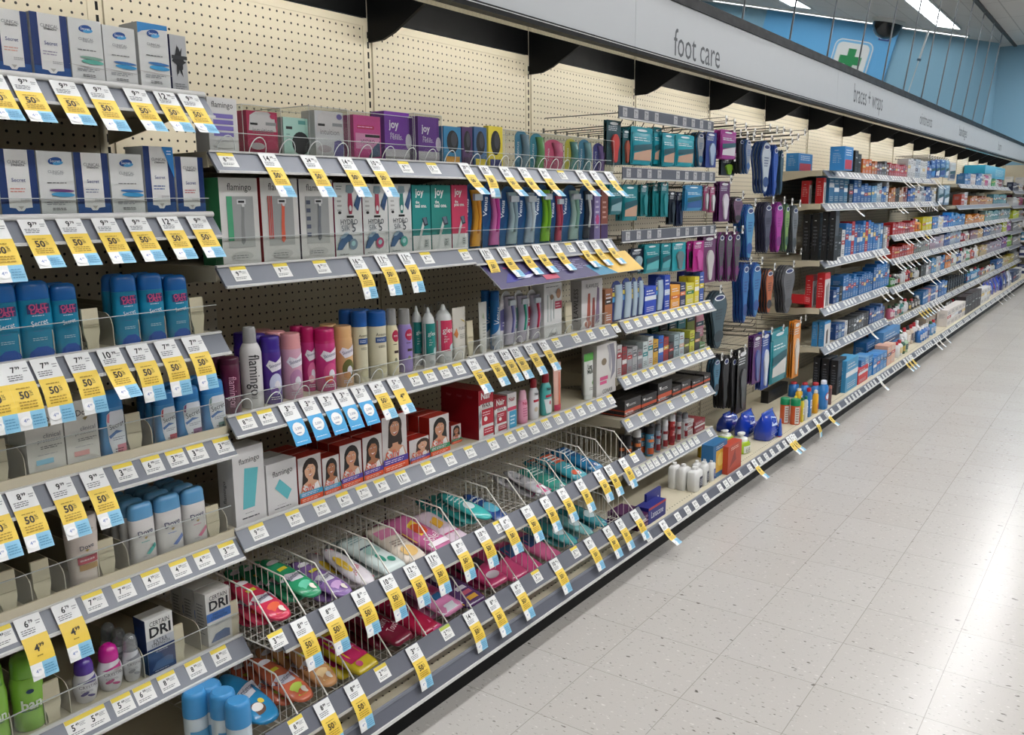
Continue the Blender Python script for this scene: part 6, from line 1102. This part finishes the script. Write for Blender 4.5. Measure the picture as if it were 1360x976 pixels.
def seg(key, pa, pb, h, cols, kind='carton', pitch=.075, xf=None, D=.09, jit=.12, side=None):
    S = SH[key]; xf = S['xf'] if xf is None else xf; z = S['z']+.0006; y0, y1 = Yof(pa, xf, z), Yof(pb, xf, z)
    n = max(1, round((y1-y0)/pitch)); w = (y1-y0)/n; rr = random.Random(int(pa*7+pb))
    for i in range(n):
        c = cols[i*len(cols)//n if len(cols) < n else i % len(cols)]; hh = h*(1+rr.uniform(-jit, jit*.4)); c2 = rr.choice(('#e4e4e2', '#d8dde2', '#22335a', '#b83a3a', '#e0c060', '#dfe4e8'))
        k = along(key); W = w-.004; y = y0+w*(i+.5); nm = f'{cname(c)} {"box" if kind == "carton" else "bottle" if kind == "bottle" else kind}, {k} along {S["place"]}'
        if kind == 'carton':
            mb = MB(); mb.box((-D/2, -W/2, 0), (D/2, W/2, hh), c, None, side); mb.art(lambda u, v, o: (D/2+o, (u-.5)*W, v*hh), W, hh, a_generic('#c4ccd4' if cname(c) not in ('white', 'black') else '#5c5f66', c2 if cname(c) != 'black' else '#2c2e34', int(pa)+i))
            mb.art(lambda u, v, o: (-D/2+u*D, -W/2-o, v*hh), D, hh, [('l', .2, .5, .8, .8, 5, {'white': '#9a9a9c', 'black': '#34363c'}.get(cname(c), '#a9bccc'))])
            tag(mb.build(KND[key[0]]+'_carton', None, (xf-D/2, y, z)), nm, 'box', f'boxes on {S["place"]}')
        elif kind == 'bottle':
            t = thing('product_bottle', (xf-min(W, .07)/2, y, z), nm, 'bottle', f'bottles on {S["place"]}'); W = min(W, .075)
            mb = MB(); loftz(mb, [(0, .92, .92, 2.6), (.03, 1, 1, 2.6), (.66, 1, 1, 2.4), (.78, .5, .5, 2), (.8, .46, .46, 2)], W, W*.8, hh, mat(c, .3, coat=.2), 12); mb.art(frontfn([(0, .92, .92, 2.6), (.03, 1, 1, 2.6), (.66, 1, 1, 2.4), (.8, .46, .46, 2)], W, W*.8, hh), W, hh, [('r', .08, .2, .92, .55, c2), ('l', .2, .26, .8, .5, 3, c)], 4); mb.build('body', t)
            mb = MB(); loftz(mb, [(.8, .52, .52, 2), (.97, .5, .5, 2), (1, .4, .4, 2)], W, W*.8, hh, mat(rr.choice(('#e4e4e2', '#e4e4e2', '#b02a34', '#2a5a3a', '#2a2a2e')), .35), 12); mb.build('cap', t)
        else:
            t = thing('product_bag', (xf-D/2, y, z), nm, 'bag', f'bags on {S["place"]}'); mb = MB(); loftz(mb, BAG[0][1], W, D, hh, mat(c, .15, coat=.6), 16); mb.art(frontfn(BAG[0][1], W, D, hh), W, hh, [('p', [(.3, .4), (.5, .7), (.75, .6), (.7, .35)], c2)]); mb.build('body', t)
BL, NB_, WH, RD, BK, GY = '#2c74b8', '#1f4a8a', '#d8d9da', '#b8242c', '#16171a', '#8a8d92'
# top
def deep(key, boxes, y, c, desc, frontart, W=.1, top=None):
    "boxes standing one behind the other at a shelf end: (back corner px, front corner px, top py)"
    S = SH[key]; z = S['z']+.0006
    for i, (pa, pb, py) in enumerate(boxes):
        x0, x1 = Xof(pa, y, z), Xof(pb, y, z); D = x1-x0-.003; H = Zof(py, x1, y)-z
        mb = MB(); mb.box((-D/2, 0, 0), (D/2, W, H), c, None, None, top); mb.art(lambda u, v, o: (D/2+o, u*W, v*H), W, H, frontart)
        mb.art(lambda u, v, o: (-D/2+u*D, -o, v*H), D, H, [('l', .3, .82, .7, .86, 1, '#d0d4d8'), ('l', .2, .3, .8, .74, 6, '#8fb0cc' if c != '#17181b' and c != '#c41f28' else '#5a5c62' if c != '#c41f28' else '#e09a98'), ('r', .45, .2, .55, .55, '#3a3c42' if c == '#17181b' else c)])
        tag(mb.build(KND[key[0]]+'_carton', None, ((x0+x1)/2, y, z)), f'{desc}, {nth(len(boxes)-i)} from front at near end of {S["place"].replace("the ", "", 1)}', 'box', f'boxes at the end of {S["place"]}')
BKA = [('r', .1, .5, .9, .9, '#4a4c52'), ('l', .2, .2, .8, .4, 3, '#8a8c90')]; RDA = [('r', 0, 0, 1, .82, '#dcdad8'), ('p', [(.3, .05), (.5, .05), (.5, .7), (.3, .6)], '#3a3034'), ('p', [(.6, .05), (.78, .05), (.74, .75), (.6, .65)], '#3a3034')]
BLA = [('r', .1, .05, .9, .45, '#c03a50'), ('l', .15, .6, .85, .9, 3, '#dfe8f2')]
deep('G1', ((1101, 1121, 194),), 4.02, '#2f82c4', 'tall blue brace box', BLA, .2); deep('G1', ((1043, 1060, 203),), 4.0, '#2f82c4', 'smaller blue brace box', BLA, .3)
deep('G2', ((1063, 1074, 240), (1082, 1093, 236)), 4.0, '#c41f28', 'bright red brace box', RDA, .05); deep('G3', ((1064, 1074, 285), (1076, 1086, 283), (1089, 1097, 281), (1099, 1107, 280)), 4.03, '#17181b', 'black brace box', BKA, .09)
deep('G4', ((1068, 1078, 366), (1083, 1094, 363)), 4.08, '#c41f28', 'red brace box', RDA, .12); deep('G5', ((1077, 1085, 428), (1086, 1094, 428)), 4.14, '#3a8ac4', 'blue and white brace box', [('r', 0, 0, 1, .9, '#dcdcda'), ('p', [(.3, .1), (.6, .1), (.6, .7), (.3, .6)], '#3a3034')], .14)
seg('G1', 1134.5, 1143, .15, [BK], pitch=.09); seg('G1', 1145, 1157, .105, ['#d8702c'], pitch=.1, jit=.2); seg('G1', 1157.5, 1180, .1, ['#c06a34', '#5a4a5a', '#4a4a4a', '#7a4a30'], jit=.3); seg('G1', 1180.5, 1204, .1, ['#b02c30', '#c85a64', '#c04a58']); seg('G1', 1205, 1236, .155, [WH, '#b8c4d0', WH, '#3a6ab0'], pitch=.1, jit=.2)
seg('G2', 1100, 1126, .175, ['#2a6a96', '#1f5f8c', '#3a7aa0'], pitch=.13, xf=-.45); seg('G2', 1127, 1132, .15, ['#3a4a5a']); seg('G2', 1133, 1156, .17, ['#1f5aa0', '#2a64a8'], pitch=.09, jit=.3); seg('G2', 1157, 1179, .15, ['#5a9ac8', '#b8c8d4', '#2a6ab0', WH], jit=.25); seg('G2', 1180, 1204, .12, ['#b8703c', '#2c2420', '#c8a080', '#8a3a2a'], jit=.4); seg('G2', 1205, 1242, .13, ['#2a62b0', WH, '#b9c2cc', '#2c5aa0', WH], pitch=.1, jit=.3)
seg('G3', 1107, 1121, .2, [WH, BK, WH], pitch=.1, jit=.08); seg('G3', 1121.5, 1158, .235, [BL, RD, BL, NB_, BL, RD, '#2a6ab8', BL], jit=.12); seg('G3', 1158.5, 1171, .2, [BL, '#9ab8d0', BL], jit=.1); seg('G3', 1172, 1180, .17, [GY, WH, '#b03038'], jit=.2)
seg('G4', 1106, 1118, .13, [NB_, '#2c6aa8', BK], jit=.3); seg('G4', 1118.5, 1139, .17, ['#2c72b4', '#2a6aa8', '#2f7abc'], jit=.2); seg('G4', 1140, 1158, .16, ['#2a70b4', BL], jit=.15); seg('G4', 1159, 1180, .2, ['#2a6cb0', '#3a80c0', BL], jit=.12)
seg('G5', 1109, 1125, .115, [NB_, '#7a9ab8', '#2c64a4', WH], jit=.2); seg('G5', 1126, 1153, .12, ['#2c2e32', '#44484c', '#5a5e66', '#3a3c40'], jit=.15)
seg('G5', 1154, 1174, .12, [NB_, '#2a64a8', '#5a7ab0', '#22448a'], jit=.2)
# fallen red brace box
t = thing('brace_carton', (-.56, Yof(1068, -.56, .8), .7256+.045), 'red box toppled over on the fourth brace shelf', 'box')
mb = MB(); mb.box((-.05, -.16, -.03), (.05, .16, .03), '#c41f28'); mb.art(lambda u, v, o: (.05+o, (u-.5)*.32, v*.06-.03), .32, .06, [('l', .1, .2, .6, .8, 3, '#e8c0c0'), ('r', .7, 0, 1, 1, '#dcdcda')]); mb.build('carton', t); t.rotation_euler = (math.radians(-9), 0, 0)
seg('I3', 1185, 1214, .1, ['#b8282c', '#c0343a', '#8a2024', '#c83a3a'], pitch=.1); seg('I3', 1214.5, 1224, .12, ['#e08a1c'], 'bottle', .09); seg('I3', 1224.5, 1237, .125, ['#d8cc1c'], pitch=.14, jit=.03); seg('I3', 1238, 1259, .12, [BL, WH, '#2a56b0'], pitch=.1); seg('I3', 1259.5, 1281, .14, ['#2a84cc', '#3a8ac8', BL], pitch=.13, jit=.25); seg('I3', 1282, 1307, .1, ['#d89030', '#c87a2c', '#e0a050'], pitch=.12, jit=.3); seg('I3', 1308, 1341, .13, ['#7a9a9a', '#4a8a92', '#8a9a9c', '#6a8a90'], pitch=.13, jit=.2)
seg('I4', 1184, 1213, .1, ['#c03a30', '#b02a28', '#d0562c'], pitch=.1); seg('I4', 1213.5, 1234, .1, ['#7a7e76', '#9a9c94', '#8a8a84'], pitch=.1); seg('I4', 1234.5, 1253, .12, ['#b8a0b0', '#a8a0b4', '#c8b8c0'], pitch=.1); seg('I4', 1253.5, 1275, .16, ['#2c4f94', '#b9c4d0', '#8aa0c0'], pitch=.11, jit=.25); seg('I4', 1276, 1288, .12, ['#a82a34', WH], 'bottle', .1); seg('I4', 1288.5, 1305, .11, ['#8a6a7a', '#c8a05a'], pitch=.12); seg('I4', 1306, 1330, .12, ['#3a5a94', GY, '#a09aa4'], pitch=.12); seg('I4', 1331, 1342, .15, ['#d0d83a', '#8a3a9a'], pitch=.16)
seg('I5', 1184, 1197, .1, ['#3a8a3a', BK, '#4a5a44'], 'bottle', .09); seg('I5', 1197.5, 1222, .12, [WH, RD, '#3a3a3a', WH], 'bottle', .1, jit=.2); seg('I5', 1222.5, 1236, .12, ['#3a3a36', WH, GY], pitch=.12, jit=.3); seg('I5', 1236.5, 1254, .15, ['#3a84b8', '#c8ccd0', '#2a78b4'], pitch=.12); seg('I5', 1254.5, 1262, .16, ['#e08830'], pitch=.16); seg('I5', 1262.5, 1300, .16, ['#c8d0c8', NB_, WH, '#5a9a7a', '#c04a3a', WH], 'bottle', .11, jit=.25); seg('I5', 1300.5, 1330, .13, ['#c0a878', '#a8a0b0', '#b0a8b8', '#9a92a4'], pitch=.13); seg('I5', 1330.5, 1343, .15, ['#6a3a8a', '#7ab83a'], pitch=.15)
seg('I6', 1184, 1207, .12, ['#d06a8a', WH, '#2a8a84', WH], 'bottle', .09, jit=.2); seg('I6', 1208, 1224, .1, ['#5a5a58', '#4a4a4a'], 'bottle', .13); seg('I6', 1225, 1245, .14, ['#3a7ab8', '#c08a9a', '#2a62a4', WH], pitch=.13); seg('I6', 1246, 1257, .16, ['#2a6ab0', '#3a7ac0'], pitch=.16); seg('I6', 1284, 1302, .15, ['#3a80b4', '#5a9ac0'], 'bottle', .13); seg('I6', 1303, 1322, .1, [GY, WH, '#c8c8b8'], 'bottle', .13); seg('I6', 1323, 1352, .13, ['#3a6aa8', '#c8b88a', '#b8a83a', '#9a9a9c'], pitch=.14)
seg('K1', 1281, 1295, .13, ['#4a84c0', '#dcd0cc'], pitch=.2); seg('K1', 1296, 1316, .15, ['#4a80bc', WH, '#c04a8a', WH], pitch=.14, jit=.25); seg('K1', 1317, 1330, .1, ['#2a9a54', WH, '#8a2a3a'], pitch=.18); seg('K2', 1276, 1284, .13, ['#b84a3a', WH], pitch=.2, jit=.5); seg('K2', 1288, 1318, .1, ['#b8804a', '#a8603a', '#c8a070'], pitch=.13, jit=.2); seg('K2', 1319, 1336, .13, ['#4a8a9a', '#5a9aa4'], pitch=.13)
for k, cc in (('M1', ['#2a2f4a', WH]), ('M2', [WH, '#a83a6a']), ('M3', ['#c8d83a', GY]), ('M4', [GY, WH]), ('M5', ['#9a9a9c', '#b8b8bc'])): S = SH[k]; seg(k, 1345, 1358, .13, cc, pitch=.2)
# large cyan carton on top of the far bandage shelf
S = SH['K1']; y0, y1 = Yof(1319, -.44, 1.78), Yof(1344, -.44, 1.78); mb = MB(); mb.box((-.13, 0, 0), (.13, y1-y0, .17), '#2aa4d0', '#5cbce0'); mb.art(lambda u, v, o: (.13+o, u*(y1-y0), v*.17), y1-y0, .17, [('l', .5, .2, .95, .8, 5, '#cfeaf4')])
tag(mb.build('product_carton', None, (-.67, y0, S['z']+.12)), 'large cyan carton stacked high on the top far bandage shelf', 'box')
mb = MB(); mb.box((-.12, 0, 0), (.12, y1-y0-.05, .117), '#8a8d90'); mb.art(lambda u, v, o: (.12+o, u*(y1-y0-.05), v*.117), 1, .117, [('l', .1, .2, .8, .8, 3, '#c8c8c8')]); tag(mb.build('product_carton', None, (-.67, y0+.02, S['z']+.001)), 'grey carton under the large cyan carton', 'box')
# dark wire basket on the lowest ointment shelf
y0, y1 = Yof(1258, -.45, .42), Yof(1283, -.45, .42); W = y1-y0; t = thing('wire_basket', (-.45, y0, SH['I6']['z']+.003), 'dark wire basket on the lowest ointment shelf', 'basket'); mb = MB()
DW = mat('#1c2230', .4)
for i in range(9): mb.bar((0, W*i/8, 0), (0, W*i/8, .17), .004, DW)
for j in range(5): mb.bar((0, 0, .17*j/4), (0, W, .17*j/4), .004, DW); mb.bar((0, 0, .17*j/4), (-.25, 0, .17*j/4), .004, DW)
for i in range(1, 5): mb.bar((-.25*i/4, 0, 0), (-.25*i/4, 0, .17), .004, DW)
mb.build('wires', t); mb = MB(); mb.box((-.25, .01, .004), (-.02, W-.01, .1), '#55606a'); mb.build('liner', t)
# peg bay between the far shelves
for j, (z, n) in enumerate(((1.84, 9), (1.74, 8), (1.52, 7), (1.32, 6))):
    for i in range(n): hook(-.5, 7.7+.13*i, z, ('the top far peg row', 'the second far peg row', 'the third far peg row', 'the fourth far peg row')[j])
for i, (pa, pb, ta, tb, c, c2) in enumerate(((1237, 1243, 213, 236, '#2a62b8', '#3a8ad0'), (1243.5, 1249, 212, 236, '#2458ac', '#dfe4ea'), (1249.5, 1256, 212, 235, '#3a78c0', '#2a50a0'), (1256.5, 1261, 213, 236, '#7ab0dc', '#dfe4ea'), (1261.5, 1270, 216, 240, '#d8d9da', '#4a5a7a'), (1247, 1254, 246, 272, '#9ab0c0', '#dfe4ea'), (1255, 1262, 246, 272, '#8ab0cc', '#dfe8ee'))): hang(pa, pb, ta, tb, 'bag', c, c2, ('royal blue', 'deep blue', 'mid blue', 'pale blue', 'white', 'grey blue', 'sky')[i]+' roll pack', 'the far pegs', x=-.5, n=2, hk=False)
# far base shelf
def fb(pa, pb, top, base, cols, kind='carton', pitch=.12, D=.1, side=None, jit=.03):
    x = at((pa+pb)/2, base, 2, .135).x; x = min(max(x, -.7), -.27); h = Zof(top, x, Yof((pa+pb)/2, x, .15))-.135; seg('BF', pa, pb, h, cols, kind, pitch, x, D, jit, side)
deep('BF', ((1078, 1087, 475), (1089, 1099, 477), (1101, 1111, 479)), 4.1, '#17181b', 'tall black brace box', BKA, .2)
fb(1122, 1138, 476, 517, ['#3f94c0'], pitch=.4, D=.1, side='#3a8ab8'); fb(1139, 1152, 487, 512, ['#c8242c', '#d0d0ce'], pitch=.2, side='#b81f28'); fb(1142, 1158, 474, 503, ['#3a80bc', '#6a9ac4', '#3a84c0'], pitch=.12); fb(1159, 1177, 470, 496, ['#2f7cc0', '#4a8ac4'], pitch=.12); fb(1149, 1178, 448, 478, ['#2a70b0', '#b8562c', '#2a74b8'], pitch=.3); fb(1177.5, 1188, 457, 489, ['#d8a890', '#e0b8a0'], pitch=.14); fb(1171, 1193, 437, 474, ['#4a86bc'], pitch=.5, D=.12)
fb(1193, 1208, 451, 472, ['#dcdcda', '#2a5a44', '#a8c0a0'], 'bottle', .1); fb(1198, 1223, 432, 458, ['#dcdcda', '#c8b8a8', '#e0dedc'], 'bottle', .14); fb(1223.5, 1236, 432, 452, ['#2a6ab0', '#5a7ab8', '#8a9ac0'], 'bottle', .12); fb(1238, 1245, 426, 444, ['#5a8ab8'], 'bottle', .12)
fb(1229, 1256, 416, 433, ['#b8a898', '#b0a090', '#c0b0a0'], pitch=.25); fb(1257, 1281, 406, 428, ['#d8d2cc', '#dcd6d0'], pitch=.25); fb(1259, 1279, 397, 413, ['#241a1a', '#2c2020'], 'bottle', .13); fb(1281, 1302, 389, 414, ['#2a2122', '#30262a'], pitch=.25, side='#241c1e'); fb(1302, 1314, 382, 402, ['#dcdcda', '#d4d4d2'], pitch=.25); fb(1309, 1330, 370, 391, ['#1c2f9a', '#2238a8'], 'bag', .34); fb(1331, 1344, 361, 382, ['#1c2a7a', '#c8ccd8'], 'bag', .34); fb(1345, 1356, 358, 372, ['#3a4a6a', '#c8c8c8'], 'carton', .4)
# fixture standing across the far end of the aisle
t = thing('end_fixture', (-.80, 15.83, 0), 'beige shelving fixture across the far end of the aisle', 'shelving')
mb = MB(); mb.box((0, .3, .1), (1.9, .33, 2.02), PEG); mb.build('back_panel', t)
mb = MB(); mb.box((-.02, 0, .0), (0, .33, 2.02), PEGC); mb.build('end_panel', t)
mb = MB(); mb.box((0, .02, 0), (1.9, .3, .1), BLACK); mb.build('kick_plate', t)
for z in (.14, .45, .72, .98, 1.22, 1.46, 1.70):
    mb = MB(); mb.box((0.001, 0, z-.03), (1.9, .3, z), LIP); mb.build('shelf', t)
    for i in range(11):
        c = random.choice(('#26305a', '#d8d8d8', '#8a2a5a', '#c8c04a', '#9a9ca0', '#2a6a8a', '#5a3a2a')); h = random.uniform(.1, .17)
        mb = MB(); mb.box((0, 0, 0), (.13, .1, h), c); mb.art(lambda u, v, o: (u*.13, -o, v*h), .13, h, [('r', .1, .3, .9, .6, '#dcdcda'), ('l', .15, .65, .85, .9, 2, '#b0b4ba')])
        tag(mb.build('cotton_carton', None, (-.77+.165*i, 15.85, z+.001)), f'{cname(c)} box, {along("endfx")} along the fixture across the aisle end', 'box', 'boxes on the end fixture')
# ---------------------------------------------------------------- far labels and tags
for k, pl in (('G1', (1194, 1200, 1211, 1238, 1243)), ('G2', (1129.6, 1185, 1191, 1210, 1214, 1232, 1244)), ('G3', (1157, 1162, 1167)), ('I3', (1194, 1199, 1209, 1219, 1224, 1229, 1296, 1303, 1309, 1316, 1322, 1328, 1334)), ('I4', (1184, 1189, 1196, 1201, 1208, 1218, 1223, 1250, 1255, 1260, 1318, 1322, 1326)), ('G4', (1164, 1171)), ('I5', (1184, 1199, 1231, 1237, 1268, 1274, 1318, 1322)), ('G5', (1150,)), ('I6', (1183, 1216, 1220, 1224, 1228, 1231, 1235, 1239, 1243, 1296, 1306)), ('BF', (1163, 1198, 1202, 1206, 1238, 1243, 1250, 1322, 1328, 1333, 1338))):
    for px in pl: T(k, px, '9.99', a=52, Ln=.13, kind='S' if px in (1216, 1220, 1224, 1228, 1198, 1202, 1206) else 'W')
LFAR = []
for k, a, b in (('G1', 3.96, 7.5), ('G2', 3.96, 7.6), ('G3', 4.0, 5.8), ('G4', 4.06, 5.9), ('G5', 4.12, 5.95), ('BF', 4.0, 15.7), ('I3', 5.97, 13.6), ('I4', 5.97, 13.7), ('I5', 6.05, 14), ('I6', 6.1, 15.7), ('K1', 9, 13.3)):
    y = a; i = 0
    while y < b:
        if (i*7) % 5: LFAR.append((y, k))
        y += .085; i += 1
LFAR.sort(); NEAR = [q for q in LFAR if q[0] < 5.7][:150]; REST = [q for q in LFAR if q not in NEAR]
me = label_mesh('9.99', None)
for y, k in NEAR:
    S = SH[k]; put(me, 'price_label', (S['xt']+.0015, y+.025, S['zr']-.002), f'white price label, {along("pl"+k)} label along {S["place"]}', 'price label', 'white price labels in shelf rails')
mb = MB(); nx, nz = -RDZ/RL, RDX/RL
for y, k in REST:
    S = SH[k]; f = lambda u, v, o=.0009: (S['xt']+.0015+RDX/RL*(1-v)*.04+nx*o, y+u*.05, S['zr']-.002+RDZ/RL*(1-v)*.04+nz*o)
    mb.face([f(0, 0), f(1, 0), f(1, 1), f(0, 1)], '#eeeeea'); mb.face([f(.2, .3, .0012), f(.7, .3, .0012), f(.7, .6, .0012), f(.2, .6, .0012)], '#8a8a8e')
o = tag(mb.build('price_labels'), 'small white price labels along the far shelf rails', 'price labels'); o['kind'] = 'stuff'
# ================================================================== LIGHT, CAMERA, COLOUR
w = bpy.data.worlds.new('store_air'); bpy.context.scene.world = w; w.use_nodes = True
w.node_tree.nodes['Background'].inputs[0].default_value = (1, .97, .94, 1); w.node_tree.nodes['Background'].inputs[1].default_value = .01
cd = bpy.data.cameras.new('camera'); cam = bpy.data.objects.new('camera', cd); C.objects.link(cam)
cd.sensor_width = 36; cd.lens = 36*F/1360; cd.clip_start = .05; cd.clip_end = 100
r = RM; cam.matrix_world = Matrix(((r[0][0], -r[1][0], -r[2][0], CAM.x), (r[0][1], -r[1][1], -r[2][1], CAM.y), (r[0][2], -r[1][2], -r[2][2], CAM.z), (0, 0, 0, 1)))
sc = bpy.context.scene; sc.camera = cam
sc.view_settings.view_transform = 'Standard'; sc.view_settings.look = 'None'; sc.view_settings.gamma = 1; sc.view_settings.use_curve_mapping = False; sc.view_settings.exposure = 0.1
cy = sc.cycles; cy.use_denoising = True; cy.max_bounces = 7; cy.diffuse_bounces = 2; cy.glossy_bounces = 4; cy.transmission_bounces = 4; cy.transparent_max_bounces = 12; cy.sample_clamp_indirect = 6; cy.use_adaptive_sampling = True
